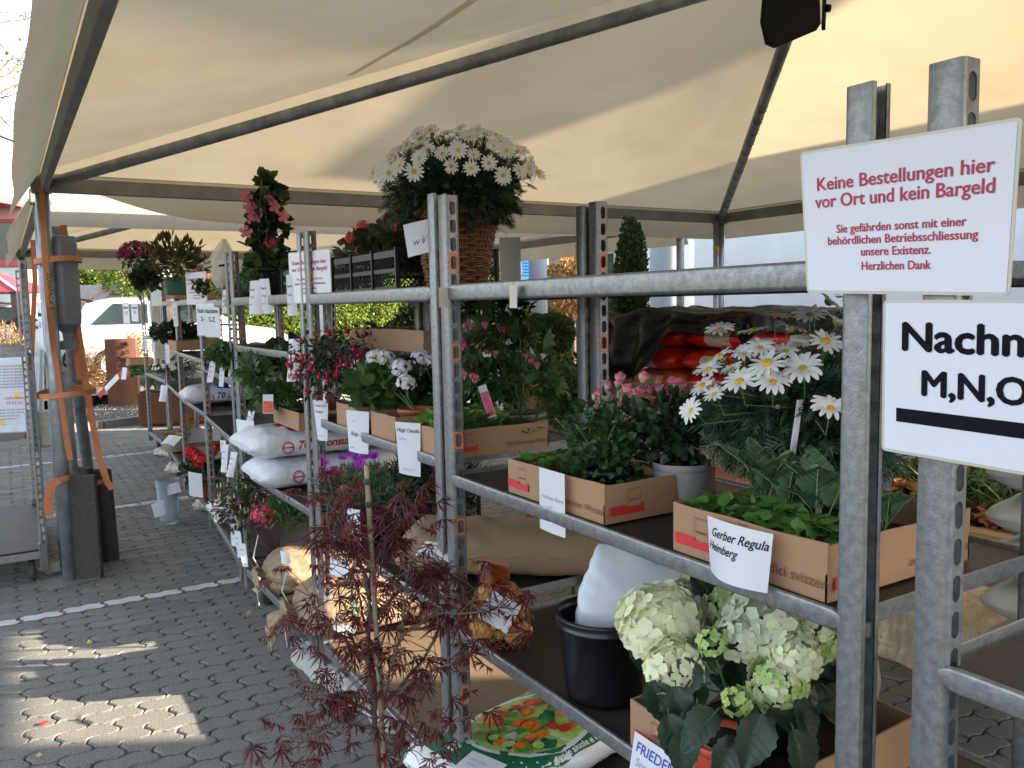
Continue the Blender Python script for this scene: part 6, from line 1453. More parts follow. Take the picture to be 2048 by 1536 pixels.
# ---- bleeding hearts
gp = mat('grey_green_pot', (.17, .20, .18), .5, 0, .08, 8); heart_m = mat('heart_pink', (.58, .08, .20), .45, 0, .15, 30, transl=.3, col2=(.68, .22, .32)); heart_w = mat('heart_white', (.75, .62, .62), .5)
def lobed(n_l=5):
    V = [(0, 0, 0)]; F = []
    for k in range(n_l):
        a = (k-(n_l-1)/2)*.55; L = 1-.12*abs(k-(n_l-1)/2); b = len(V); c_, s_ = math.sin(a), math.cos(a); w_ = .15
        V += [(c_*L*.55-w_*s_, s_*L*.55+w_*c_, .05), (c_*L, s_*L, -.12), (c_*L*.55+w_*s_, s_*L*.55-w_*c_, .05), (c_*L*.8-.6*w_*s_, s_*L*.8+.6*w_*c_, -.02), (c_*L*.8+.6*w_*s_, s_*L*.8-.6*w_*c_, -.02)]
        F += [(0, b, b+2), (b, b+3, b+4), (b, b+4, b+2), (b+3, b+1, b+4)]
    return np.array(V), np.array(F)
LOB = lobed(); LOB3 = lobed(3)
mb = MB(); 
for s_ in (-1, 1): mb.lathe([(0, -.5), (.16, -.42), (.3, -.15), (.33, .1), (.24, .32), (.08, .42), (0, .42)], (s_*.22, 0, 0), heart_m, 10)
mb.lathe([(0, -.85), (.07, -.75), (.06, -.5), (.05, -.3)], (0, 0, 0), heart_w, 6)
for s_ in (-1, 1): mb.tube([(s_*.1, 0, -.42), (s_*.3, 0, -.58), (s_*.38, 0, -.42)], [.06, .05, .02], heart_m, 5)
HEART = mb.mesh('heart_flower')
def heartplant(base, pr, hearts, label, lc, lr, nl, sz=.07):
    t = pot(base, pr*.8, pr, .085, gp, label, 'potted bleeding hearts', name='bleeding_heart', cat='potted flower'); b = np.array(base); sb = MB(); mb = MB()
    cs = [np.array(c)-b for c in lc]
    for c, r_, n in zip(cs, lr, nl): cloud(mb, c, r_, n, LOB, sz, lf_mid, shell=.8, up=.1, down=.2, seed=2); stems(sb, [0, 0, .07], [c+rng.normal(size=3)*np.array(r_)*.5 for _ in range(5)], .002, stemg, .02)
    mb.build('foliage', t)
    for k, (u, v, d) in enumerate(hearts):
        p = atd(u, v, d)-b; o = link('heart_flower', HEART, t, mw=Matrix.Translation(Vector(p))@Matrix.Rotation(rng.uniform(-.7, .9)-.5, 4, 'Z')@Matrix.Scale(.021, 4)); sb.tube([p+[0, 0, .006], p+[0, 0, .025], p+[.01, .02, .034]], .0007, pstem, 4, cap=False)
    # arching stalks
    for k in range(0, len(hearts)-2, 3):
        A = atd(*hearts[k])-b; B_ = atd(*hearts[min(k+2, len(hearts)-1)])-b; sb.tube([np.array([0, 0, .07]), (A+B_)/2*[.6, .6, .7]+[0, 0, .05], A+[0, 0, .045], (A+B_)/2+[0, 0, .045], B_+[0, 0, .032]], .0014, pstem, 5, cap=False)
    sb.build('stems', t); return t
heartplant((.385, .245, 1.15), .082, [(1050, 712, 2.75), (1062, 722, 2.75), (1074, 729, 2.75), (1008, 656, 2.8), (1018, 658, 2.8), (1000, 655, 2.8), (960, 700, 2.7), (968, 692, 2.7), (975, 702, 2.7), (990, 706, 2.7)], 'right bleeding heart in a grey green pot with hanging pink flowers',
           [atd(1040, 690, 2.85), atd(1010, 760, 2.8), atd(1085, 770, 2.8), atd(1030, 640, 2.85)], [(.10, .10, .06), (.11, .11, .07), (.07, .07, .05), (.08, .08, .05)], [34, 60, 22, 24], .065)
heartplant((.28, .33, 1.15), .07, [(925, 690, 2.65), (932, 652, 2.65), (940, 650, 2.65), (970, 648, 2.65), (922, 742, 2.6), (928, 748, 2.6), (945, 752, 2.6), (952, 755, 2.6), (921, 680, 2.65)], 'left bleeding heart partly hidden by the slotted post',
           [atd(950, 690, 2.75), atd(935, 790, 2.75), atd(960, 620, 2.8)], [(.09, .09, .08), (.09, .09, .06), (.08, .08, .04)], [46, 50, 22], .06)
t = empty('plant_tag', atd(975, 805, 2.5), 0, 'slanted plant tag with pink flower picture in the bleeding heart pot', 'plant tag'); mb = MB()
def cam_box(mb, a, b, c, w_, h_, dd, m, tilt, d): 
    Rm = np.array([AR, AU, -AF]).T@rmat('Z', tilt); mb.box(Rm@np.array([a, b, c])*d/CF, np.array([w_, h_, dd])*d/CF, m, Rm)
cam_box(mb, 0, 0, 0, 17, 72, 1.2, paper, .33, 2.5); mb.build('card', t); mb = MB(); cam_box(mb, 0, -3, 1, 15, 50, 1, mat('pink_picture', (.62, .03, .14), .4, 0, .4, 40), .33, 2.5); mb.build('picture', t)
# ---- geraniums, fuchsia, begonia
def floret_mesh(npet, m, name, w_=.5, cup=.15, notch=0, centre=None):
    mb = MB()
    for k in range(npet):
        a = 2*math.pi*k/npet; c_, s_ = math.cos(a), math.sin(a); V = []
        for f, ww in ((.05, .2), (.5, .9), (.85, 1.), (1, .45)):
            for q in (-1, 0, 1): x, y, z = f, q*w_*ww, cup*f*f+(.05 if q else 0)*f; V.append((x*c_-y*s_, x*s_+y*c_, z))
        mb.add(V, [(3*i+j, 3*i+3+j, 3*i+4+j, 3*i+1+j) for i in range(3) for j in (0, 1)], m, True)
    if centre: mb.lathe([(.0, .12), (.06, .1), (.08, .04), (.0, .02)], (0, 0, 0), centre, 6)
    return mb
def flower_T(npet, w_=.5, cup=.15, pointed=0):
    V = []; F = []
    for k in range(npet):
        a = 2*math.pi*k/npet; c_, s_ = math.cos(a), math.sin(a); b = len(V)
        for x, y, z in ((0, 0, 0), (.55, -w_, cup*.3), (1+.12*pointed, 0 if pointed else -.25*w_, cup), (.55, w_, cup*.3)) if pointed else ((0, 0, 0), (.7, -w_, cup*.4), (1, 0, cup), (.7, w_, cup*.4)): V.append((x*c_-y*s_, x*s_+y*c_, z+.03*(k % 2)))
        F += [(b, b+1, b+2), (b, b+2, b+3)]
    return np.array(V), np.array(F)
F5 = flower_T(5, .45, .2); F4 = flower_T(4, .55, .1, 1)
def head_mesh(m, n, name, fs=.30, squash=.75, T=F5, half=True, seed=0, mats2=None):
    r_ = np.random.default_rng(seed); mb = MB(); i = np.arange(n)+.5; ph = np.arccos(1-(1.25 if half else 2)*i/n); th = math.pi*(1+5**.5)*i
    d = np.stack([np.cos(th)*np.sin(ph), np.sin(th)*np.sin(ph), np.cos(ph)], 1); d += r_.normal(size=d.shape)*.13; d /= np.linalg.norm(d, axis=1)[:, None]
    z = d; x = np.cross(d, r_.normal(size=d.shape)); x /= np.linalg.norm(x, axis=1)[:, None]; y = np.cross(z, x); M_ = np.stack([x, y, z], -1)*(fs*r_.uniform(.8, 1.15, n))[:, None, None]
    P = d*np.array([1, 1, squash])*r_.uniform(.80, 1.08, n)[:, None]
    if mats2 is not None:
        k = r_.random(n) < .35; mb.scatter(T, P[k], M_[k], mats2); mb.scatter(T, P[~k], M_[~k], m)
    else: mb.scatter(T, P, M_, m)
    mb.lathe([(0, -.35), (.35, -.1), (.5, .1), (.35, .3*squash), (0, .4*squash)], (0, 0, 0), stemg, 8); return mb.mesh(name)
whp = mat('white_geranium_petal', (.78, .76, .80), .6, 0, .05, 10, transl=.3, island=.06); redg = mat('red_geranium_petal', (.62, .008, .012), .55, 0, .1, 10, transl=.25, island=.2); pkg = mat('pink_geranium_petal', (.66, .06, .12), .55, 0, .1, 10, transl=.3, island=.2)
GW, GR, GP_ = head_mesh(whp, 34, 'flower_head', seed=1), head_mesh(redg, 30, 'flower_head', seed=2), head_mesh(pkg, 28, 'flower_head', seed=3)
def geranium(base, heads, hm, label, lc, lr, nl, pm=terra, ls=.05, ph=.09, pr=.06, lm=lf_mid, name='geranium', hs=.03):
    t = pot(base, pr*.75, pr, ph, pm, label, 'potted geraniums', name=name, cat='potted flower'); b = np.array(base); sb = MB(); mb = MB(); cloud(mb, np.array(lc)-b, lr, nl, ROUND, ls, lm, shell=.75, up=.2, seed=7); mb.build('foliage', t)
    for (u, v, d, s_) in heads:
        p = atd(u, v, d)-b; link('flower_head', hm, t, mw=orient(p, (rng.normal()*.2-.15, rng.normal()*.2-.3, 1), s=s_)); sb.tube([p, p*[.8, .8, .6]+[0, 0, .02], [0, 0, ph*.8]], .0018, stemg, 5, cap=False)
    sb.build('stems', t); return t
geranium((.12, .50, ZD1+.01), [(750, 714, 2.95, .034), (770, 716, 2.95, .036), (801, 735, 2.85, .036), (812, 765, 2.8, .034)], GW, 'white geranium with four flower heads in a terracotta pot', atd(765, 775, 2.98), (.13, .13, .085), 210, ls=.052)
geranium((.30, .40, ZD1+.01), [(842, 716, 2.95, .034), (861, 722, 2.95, .026)], GW, 'white geranium at the rear touching the slotted post', atd(845, 775, 3.0), (.09, .09, .085), 110, ls=.05, lm=lf_dark)
p = at(405, 940, 'x', .12); geranium((.12, p[1], .21), [(382, 905, 6.05, .055), (404, 922, 5.95, .06), (430, 900, 6.05, .06), (394, 912, 6.0, .05)], GR, 'bright red geranium on the bottom deck of the fourth trolley', p, (.15, .15, .09), 130, ls=.06, pr=.08, ph=.12, lm=lf_dark)
fus_r = mat('fuchsia_red', (.50, .015, .07), .45, 0, .2, 20, transl=.25, island=.25); fus_p = mat('fuchsia_purple', (.26, .02, .22), .5, 0, .2, 20, transl=.2)
def fuchsia_mesh(mo, mi):
    mb = MB(); mb.tube([(0, 0, .9), (0, 0, .35)], [.05, .09], mo, 6)
    for k in range(4):
        a = k*1.571; c_, s_ = math.cos(a), math.sin(a); V = []
        for f, r_, z, w_ in ((0, .08, .4, .07), (.5, .38, .28, .14), (1, .72, .42, .02)): V += [(r_*c_-w_*s_, r_*s_+w_*c_, z), (r_*c_+w_*s_, r_*s_-w_*c_, z)]
        mb.add(V, [(0, 1, 3, 2), (2, 3, 5, 4)], mo, True)
    mb.lathe([(.1, .35), (.26, .15), (.30, -.12), (.24, -.18)], (0, 0, 0), mi, 8); mb.tube([(0, 0, .1), (.03, 0, -.55)], .02, mo, 4); return mb.mesh('fuchsia_flower')
FR = fuchsia_mesh(fus_r, fus_r); FP = fuchsia_mesh(mat('fuchsia_pale', (.66, .36, .34), .5, transl=.3), fus_p)
mb = MB(); mb.lathe([(0, -.5), (.14, -.2), (.13, .1), (.05, .45), (0, .5)], (0, 0, 0), fus_r, 7); FBR = mb.mesh('fuchsia_bud'); mb = MB(); mb.lathe([(0, -.5), (.14, -.2), (.13, .1), (.05, .5), (0, .6)], (0, 0, 0), mat('pale_bud', (.55, .42, .22), .5), 7); FBP = mb.mesh('fuchsia_bud')
def fuchsia(base, c, rad, nl, fl_m, bud_m, nf, nb, label, lm, ls=.032, fs=.028, ph=.1, pr=.06, extra=(), pm=blackp):
    t = pot(base, pr*.75, pr, ph, pm, label, 'potted fuchsias', name='fuchsia', cat='potted flower'); b = np.array(base); c = np.array(c)-b; mb = MB(); cloud(mb, c, rad, nl, LEAF, ls, lm, shell=.8, up=.1, down=.35, seed=9); mb.build('foliage', t); sb = MB()
    for k in range(nf+nb):
        d = rng.normal(size=3); d[2] = d[2]*.6-.1; d /= np.linalg.norm(d); 
        if d@(CPOS-np.array(base)) < -.5: d[:2] *= -1
        p = c+d*np.array(rad)*rng.uniform(.85, 1.1); bud = k >= nf; link('fuchsia_bud' if bud else 'fuchsia_flower', bud_m if bud else fl_m, t, mw=Matrix.Translation(Vector(p))@Matrix.Rotation(rng.normal()*.3, 4, 'X')@Matrix.Rotation(rng.uniform(0, 6), 4, 'Z')@Matrix.Scale(fs*rng.uniform(.8, 1.15), 4)); sb.tube([p+[0, 0, fs*.7], p+[0, 0, fs*1.6], c+d*np.array(rad)*.6+[0, 0, fs*2]], .0006, pstem, 3, cap=False)
    stems(sb, [0, 0, ph*.8], [c+rng.normal(size=3)*np.array(rad)*.55 for _ in range(26)], .0016, pstem, .03); sb.build('stems', t); return t
fuchsia((.13, .87, ZD1+.01), atd(655, 730, 3.25), (.15, .17, .135), 520, FR, FBR, 32, 40, 'red fuchsia with many hanging flowers spilling over the tray', lf_dark, fs=.03)
fuchsia((.33, 1.05, ZD1+.01), atd(740, 690, 3.6), (.17, .15, .10), 330, FR, FBR, 10, 20, 'second fuchsia with reddish twigs behind the white geranium', lf_dark, fs=.028)
fuchsia((.10, 2.25, .205), atd(500, 1010, 4.35)+[0, 0, .02], (.19, .21, .15), 1700, FP, FBP, 26, 60, 'pale flowered fuchsia bush on the bottom deck in front of the knotted sacks', mat('fuchsia_leaf', (.05, .075, .022), .5, 0, .2, 20, island=.5, transl=.3, hue=.04), ls=.027, fs=.026)
mb = MB(); t = empty('azalea', atd(525, 1030, 4.0), 0, 'deep pink azalea blossom cluster at the right of the pale fuchsia', 'flower'); t_o = link('flower_head', GP_, t, mw=orient((0, 0, 0), (-.4, -.6, .6), s=.05)); mb = MB(); cloud(mb, [.14, .0, -.01], (.11, .1, .08), 300, LEAFN, .06, lf_mid, shell=.8, up=.8, seed=1); mb.build('foliage', t)
beg = mat('begonia_leaf', (.035, .04, .018), .35, 0, .3, 14, island=.4, transl=.3, col2=(.06, .075, .02)); salm = mat('begonia_flower', (.68, .06, .08), .5, 0, .1, 20, island=.2, transl=.3)
for k, (y, lab) in enumerate(((.60, 'begonia nearest the wicker basket, dark leaves and red flowers'), (.78, 'middle begonia of the black crate with dark red flowers'), (.98, 'begonia at the left end of the black crate'))):
    t = empty('begonia', (.22, y, 1.735), 0, lab, 'potted flower', 'begonias in the black crate'); mb = MB(); cloud(mb, [0, 0, .085], (.16, .12, .07), 300, ROUND, .045, beg, shell=.7, up=.4, seed=k); mb.build('foliage', t); sb = MB()
    for q in range(7): p = np.array([rng.uniform(-.16, .1), rng.uniform(-.1, .1), rng.uniform(.09, .16)]); link('flower_head', GP_, t, mw=orient(p+[0, 0, .02], (-.4, -.5, .6), s=.020)); sb.tube([p, p*[.6, .6, 0]], .0014, pstem, 4, cap=False)
    stems(sb, [0, 0, -.03], [(rng.normal()*.07, rng.normal()*.05, .08) for _ in range(12)], .003, stemg); sb.build('stems', t)
# ---- mandevilla, parsley pot
MV = at(535, 600, 'x', .12); zt = 1.655; t = pot((.12, MV[1], zt), .07, .085, .15, blackp, 'tall mandevilla with pink trumpet flowers in a black pot', None, name='mandevilla', cat='potted flower'); b = np.array([.12, MV[1], zt]); mb = MB()
d0 = (b-CPOS)@AF
for (v, hw_p, n) in ((375, 18, 60), (405, 30, 80), (435, 34, 90), (465, 34, 90), (500, 32, 70), (525, 30, 60)):
    c = atd(535, v, d0)-b; r_ = hw_p/CF*d0*1.1; cloud(mb, c, (r_, r_, .06), n, LEAFW, .062, lf_dark, shell=.9, up=.2, seed=v)
cloud(mb, atd(530, 362, d0)-b, (.03, .03, .04), 20, LEAFW, .05, lf_mid, up=1.2); mb.build('foliage', t)
sb = MB(); 
for k in range(3): sb.tube([(.02*math.cos(k*2), .02*math.sin(k*2), .12), (.03*math.cos(k*2+1), .03*math.sin(k*2+1), .35), (.0, 0, .62)], .003, stemg, 5)
sb.build('stems', t); trum = mat('mandevilla_petal', (.70, .16, .24), .5, 0, .15, 12, transl=.35, col2=(.75, .30, .36)); fm = floret_mesh(5, trum, 'trumpet', .36, .38, centre=yel_c); fm.lathe([(.05, -.9), (.08, -.4), (.2, 0)], (0, 0, 0), trum, 8); TRU = fm.mesh('trumpet_flower')
for (u, v) in ((491, 392), (505, 420), (516, 425), (538, 395), (551, 412), (569, 432), (492, 465), (500, 414), (507, 440)): p = atd(u, v, d0-.08)-b; link('trumpet_flower', TRU, t, mw=orient(p, (CPOS-atd(u, v, 3))+rng.normal(size=3)*1.6, s=.034))
PB = at(505, 598, 'x', .06); t = pot((.05, PB[1]-.02, zt), .06, .075, .12, blackp, 'bushy light green geranium with one pink head beside the mandevilla', None, name='geranium', cat='potted flower'); b = np.array([.05, PB[1]-.02, zt]); d1 = (b-CPOS)@AF; mb = MB(); cloud(mb, atd(540, 520, d1)-b, (.12, .12, .055), 240, ROUND, .04, lf_mid, up=.4, seed=3); mb.build('foliage', t); p = atd(541, 487, d1-.02)-b; link('flower_head', GP_, t, mw=orient(p, (-.3, -.5, .8), s=.042)); mb = MB(); mb.tube([p, [.02, 0, .1]], .002, stemg, 5); mb.build('stems', t)
# ---- hanging bag
t = empty('hanging_bag', atd(447, 478, 4.7), 0, 'thin translucent plastic bag hanging by its handles from a post', 'bag'); hb = mat('thin_white_film', (.75, .75, .70), .4, 0, .1, 6, .9, 22, alpha=.75, transl=.5, dist=.02); mb = MB(); G = []
for i in range(20):
    f = i/19; r_ = (.008+.06*min(1, f*2.6)**1.6) if f < .62 else .068*(1-.55*((f-.62)/.38)**2); row = []
    for j in range(25): a = 2*math.pi*j/24; row.append((r_*(1+.2*math.sin(a*7+f*5))*math.cos(a)+.006*math.sin(f*15), r_*(1+.2*math.sin(a*5+f*7))*math.sin(a)*.7, -.31*f))
    G.append(row)
mb.grid(G, hb); mb.build('bag_body', t); mb = MB()
for (a, b_) in ((-30, 34), (20, 40)): P = np.array([(0, 0, 0), AR*(a*.5)/CF*4.7-[0, 0, .05], AR*a/CF*4.7-[0, 0, b_/CF*4.7+.02]]); mb.grid(np.stack([P-AR*.008, P+AR*.016], 1), hb)
mb.build('handles', t); mb = MB(); cam_box(mb, 10, -52, 30, 34, 8, .5, paper, .12, 4.7); cam_box(mb, 8, -58, 32, 26, 4, .5, ink, .12, 4.7); mb.build('print', t)
mb = MB(); cloud(mb, [0, 0, -.27], (.05, .035, .05), 60, LEAFN, .06, lf_light, up=-1); mb.build('greens', t)
# ---- far trolleys' plants
def simple(name, c, rad, n, T, size, m, label, cat='plant', fm=None, nf=0, fs=.03, potm=None, pz=None, pr=.07, ph=.1, up=.3, grp=None, fr=1.05):
    c = np.array(c, float); base = np.array([c[0], c[1], pz if pz is not None else c[2]-rad[2]]); t = pot(base, pr*.8, pr, ph, potm, label, grp, name=name, cat=cat) if potm else empty(name, base, 0, label, cat, grp)
    mb = MB(); cloud(mb, c-base, rad, n, T, size, m, shell=.8, up=up, seed=n); mb.build('foliage', t); sb = MB(); stems(sb, [0, 0, ph*.7 if potm else 0], [c-base+rng.normal(size=3)*np.array(rad)*.5 for _ in range(10)], .0022, stemg, .02); sb.build('stems', t)
    for k in range(nf):
        d = rng.normal(size=3); d[2] = abs(d[2])*.8; d /= np.linalg.norm(d)
        if d@(CPOS-base) < 0: d[:2] *= -1
        link('flower', fm, t, mw=orient(c-base+d*np.array(rad)*fr, d+[0, 0, .3], s=fs*rng.uniform(.8, 1.2)))
    return t
mag = mat('magenta_petal', (.36, .03, .16), .5, 0, .2, 20, island=.35, transl=.3); MAG = head_mesh(mag, 16, 'flower', seed=6)
simple('azalea', atd(275, 512, 7.0), (.13, .13, .10), 260, LEAF, .05, lf_dark, 'magenta flowering azalea at the top of the row', 'potted flower', MAG, 36, .034, pz=1.68)
simple('shrub', atd(295, 555, 6.9), (.11, .11, .10), 260, LEAFW, .06, lf_dark, 'dark drooping foliage under the magenta azalea', 'plant', pz=1.68)
photl = mat('photinia_leaf', (.07, .065, .02), .4, 0, .3, 10, island=.6, transl=.35, hue=.05)
simple('photinia', atd(352, 520, 5.6), (.20, .20, .15), 420, leaf_t(1, .36, .1, -.1), .07, photl, 'tall photinia with reddish new leaves on the top shelf', 'potted shrub', potm=mat('green_pot', (.04, .12, .07), .5), pz=1.70, pr=.09, ph=.12, up=.9)
simple('pansy', atd(405, 575, 5.2), (.06, .06, .035), 90, ROUND, .03, lf_dark, 'dark pansies with a yellow bloom right of the photinia', 'potted flower', DAISY[0], 2, .03, pz=1.67)
simple('bedding_plant', at(352, 665, 'x', .32), (.24, .26, .085), 620, LEAFW, .055, lf_dark, 'dark leafy bedding plants on the fifth trolley', 'plant', DAISY[1], 6, .022, pz=1.30, up=.6)
simple('marguerite', at(352, 735, 'x', .42), (.22, .26, .10), 900, DIV, .055, lf_blue, 'row of white marguerites on the middle shelf behind the tray', 'potted flower', DAISY[2], 50, .046, pz=.88, potm=gp, ph=.1)
simple('potted_herb', at(275, 738, 'x', .5), (.17, .17, .10), 420, LEAF, .045, lf_mid, 'leafy green plants in the farthest tray', 'plant', DAISY[0], 2, .06, pz=.92)
simple('bedding_plant', atd(452, 712, 4.6), (.13, .13, .06), 200, LOB3, .055, lf_mid, 'young leafy plants in the black crate with three notes', 'plant', pz=1.29, up=.5)
simple('herb', atd(500, 555, 4.2), (.05, .05, .04), 60, ROUND, .03, lf_mid, 'small herb behind the hanging bag', 'plant', pz=1.68)
simple('pansy', at(350, 872, 'z', .36), (.14, .14, .055), 200, LEAFW, .035, mat('yellow_leaf', (.35, .25, .02), .5, 0, .3, 12, island=.4), 'bowl of yellow and violet pansies on the bottom deck', 'potted flower', head_mesh(fus_p, 8, 'flower', seed=8), 14, .02, potm=mat('beige_bowl', (.30, .25, .20), .6), pz=.215, pr=.13, ph=.11)
simple('marigold', at(376, 848, 'z', .42), (.06, .09, .07), 120, LEAFN, .05, lf_mid, 'orange marigolds behind the pansy bowl', 'potted flower', head_mesh(mat('orange_petal', (.65, .17, .01), .5), 14, 'flower', seed=9), 12, .024, pz=.23, up=1)
# tomato plant, strawberries
t = pot((.12, 1.82, 1.045), .045, .06, .08, blackp, 'tomato plant with broad lobed leaves on the tray over the soil bags', None, name='tomato_plant', cat='vegetable plant'); b = np.array([.12, 1.82, 1.045]); d2 = (b-CPOS)@AF; mb = MB(); sb = MB()
for (u, v, r_) in ((520, 745, .05), (560, 718, .07), (585, 760, .06), (500, 735, .04), (600, 735, .05), (540, 790, .04), (520, 785, .05)):
    c = atd(u, v, d2)-b; cloud(mb, c, (r_, r_*1.2, r_*.5), 22, LOB3, .085, lf_mid, shell=.9, up=.1, down=.3, seed=u); stems(sb, [0, 0, .06], [c], .003, stemg, .02)
mb.build('foliage', t); sb.build('stems', t)
simple('strawberry_plant', atd(600, 800, d2), (.08, .08, .04), 130, ROUND, .03, lf_mid, 'small leaved strawberry plants right of the tomato', 'plant', pz=1.06)
t = empty('picture_tag', atd(536, 808, d2-.12), 0, 'clear tag with red tomato picture stuck in the tomato tray', 'plant tag'); mb = MB(); cam_box(mb, 0, 0, 0, 22, 40, .6, paper, 0, 3.7); mb.build('card', t); mb = MB(); cam_box(mb, 0, -6, 1, 20, 24, .5, mat('tomato_picture', (.6, .06, .02), .4, 0, .5, 70), 0, 3.7); mb.build('picture', t)
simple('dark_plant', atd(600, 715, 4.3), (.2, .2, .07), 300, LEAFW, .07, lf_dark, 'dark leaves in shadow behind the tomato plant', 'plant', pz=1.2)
# ice plants and pinks in the crates
ice = mat('ice_plant_magenta', (.42, .02, .52), .5, 0, .15, 20, transl=.3, island=.15); mb = floret_mesh(18, ice, 'ice', .09, .25); mb.lathe([(.0, .2), (.15, .15), (.2, .05)], (0, 0, 0), ice, 8); ICE = mb.mesh('flower'); icel = mat('ice_plant_leaf', (.06, .11, .045), .45, 0, .2, 20, island=.35)
SPIKE = leaf_t(1, .16, .1, .1, 3)
t = empty('ice_plants', (.17, 1.03, .80), 0, 'mat of ice plants with bright purple flowers in the black crate', 'potted flower'); mb = MB()
cloud(mb, [-.03, 0, .06], (.22, .24, .095), 2600, SPIKE, .030, icel, shell=.7, up=.9, seed=1, jitter=.4); mb.build('foliage', t)
for (u, v, s_) in ((652, 925, .02), (661, 950, .018), (683, 915, .02), (700, 908, .022), (709, 903, .018), (720, 925, .042), (735, 912, .032), (750, 912, .03), (672, 938, .02), (655, 942, .02), (690, 915, .016), (712, 915, .022), (640, 948, .014), (739, 962, .018), (704, 938, .014), (641, 915, .012)): p = atd(u, v, 3.35)-np.array([.17, 1.03, .80]); link('flower', ICE, t, mw=orient(p, (-.45, -.5, .8)+rng.normal(size=3)*.2, s=s_*.8))
dia = mat('pink_dianthus', (.55, .10, .30), .5, 0, .25, 30, transl=.3); mb = floret_mesh(6, dia, 'd', .42, .15, centre=fus_p); DIA = mb.mesh('flower')
t = empty('pinks', (.45, 1.03, .80), 0, 'grassy pinks with small rose pink flowers in the second black crate', 'potted flower'); mb = MB(); cloud(mb, [0, 0, .06], (.20, .22, .08), 1500, leaf_t(1, .07, .1, -.3, 4), .07, lf_dark, shell=.8, up=.9, seed=2, jitter=.5); cloud(mb, [-.1, 0, .09], (.12, .2, .05), 500, LEAF, .02, lf_blue, up=.8, seed=2); mb.build('foliage', t)
for (u, v) in ((812, 925), (813, 936), (826, 945), (858, 922), (866, 952), (872, 960), (864, 958), (869, 935), (845, 905), (880, 925)): p = atd(u, v, 3.4)-np.array([.45, 1.03, .80]); link('flower', DIA, t, mw=orient(p, (-.45, -.6, .6)+rng.normal(size=3)*.2, s=.014))
# ---- hydrangeas
hyw = mat('hydrangea_white', (.74, .76, .44), .55, 0, .12, 5, transl=.3, island=.16, col2=(.84, .83, .64)); hyg = mat('hydrangea_green', (.40, .56, .14), .55, 0, .15, 5, transl=.3, island=.15, col2=(.55, .68, .28)); hyb = mat('hydrangea_bluewhite', (.66, .72, .52), .55, 0, .12, 5, transl=.3, island=.16)
def floret4(m, w_=.6, curl=.12):
    V = []; F = []
    for k in range(4):
        a = k*math.pi/2; c_, s_ = math.cos(a), math.sin(a); b = len(V)
        for x, y, z in ((.02, 0, 0), (.35, -.38*w_/.6, .03), (.35, .38*w_/.6, .03), (.72, -.42*w_/.6, curl*.5), (.72, 0, curl*.3), (.72, .42*w_/.6, curl*.5), (1.02, 0, curl)): V.append((x*c_-y*s_, x*s_+y*c_, z+.04*(k % 2)))
        F += [(b, b+1, b+2), (b+1, b+3, b+4), (b+1, b+4, b+2), (b+2, b+4, b+5), (b+3, b+6, b+4), (b+4, b+6, b+5)]
    return np.array(V), np.array(F)
FT = floret4(None); dots = mat('floret_eye', (.25, .30, .08), .6)
def hyd_head(seed, n, fs, m1, m2, name='flower_head', squash=.7):
    me = head_mesh(m1, n, name, fs, squash, FT, True, seed, m2); return me
HY = {'w': hyd_head(1, 46, .42, hyw, hyw), 'b': hyd_head(2, 44, .42, hyb, hyw), 'g': hyd_head(3, 64, .32, hyg, hyw), 's': hyd_head(4, 24, .40, hyg, hyg)}
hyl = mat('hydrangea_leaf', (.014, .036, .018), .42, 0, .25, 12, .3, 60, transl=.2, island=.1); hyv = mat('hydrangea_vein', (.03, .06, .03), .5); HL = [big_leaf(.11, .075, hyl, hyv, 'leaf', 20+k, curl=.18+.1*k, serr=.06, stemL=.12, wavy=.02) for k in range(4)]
HB = np.array([.20, -.98, .70]); t = pot(HB, .06, .08, .09, blackp, 'white and lime green hydrangea with big dark serrated leaves', None, name='hydrangea', cat='potted flower'); sb = MB()
for (u, v, d, r_, kk, fl_) in ((1318, 1250, 1.62, 82, 'w', 1), (1345, 1335, 1.52, 60, 'w', .8), (1530, 1255, 1.58, 84, 'b', 1), (1470, 1205, 1.72, 60, 'g', 1), (1455, 1180, 1.8, 52, 'g', 1), (1615, 1270, 1.55, 66, 'g', 1), (1553, 1368, 1.48, 58, 'g', .9), (1474, 1403, 1.42, 30, 's', .8), (1424, 1284, 1.52, 30, 's', .8), (1400, 1150, 1.9, 36, 's', .8), (1655, 1285, 1.6, 48, 's', 1), (1570, 1200, 1.75, 48, 'g', 1), (1370, 1215, 1.75, 56, 'b', 1), (1480, 1275, 1.55, 50, 'b', 1), (1590, 1310, 1.5, 52, 'w', 1)):
    p = atd(u, v, d)-HB; vv = (CPOS-atd(u, v, d)); vv /= np.linalg.norm(vv); link('flower_head', HY[kk], t, mw=orient(p-vv*.01, vv*.75+[0, 0, .8]+rng.normal(size=3)*.12, s=r_/CF*d)); sb.tube([p-[0, 0, .01], p*[.7, .7, .5], [rng.normal()*.02, rng.normal()*.02, .08]], .003, stemg, 6, cap=False)
sb.build('stems', t)
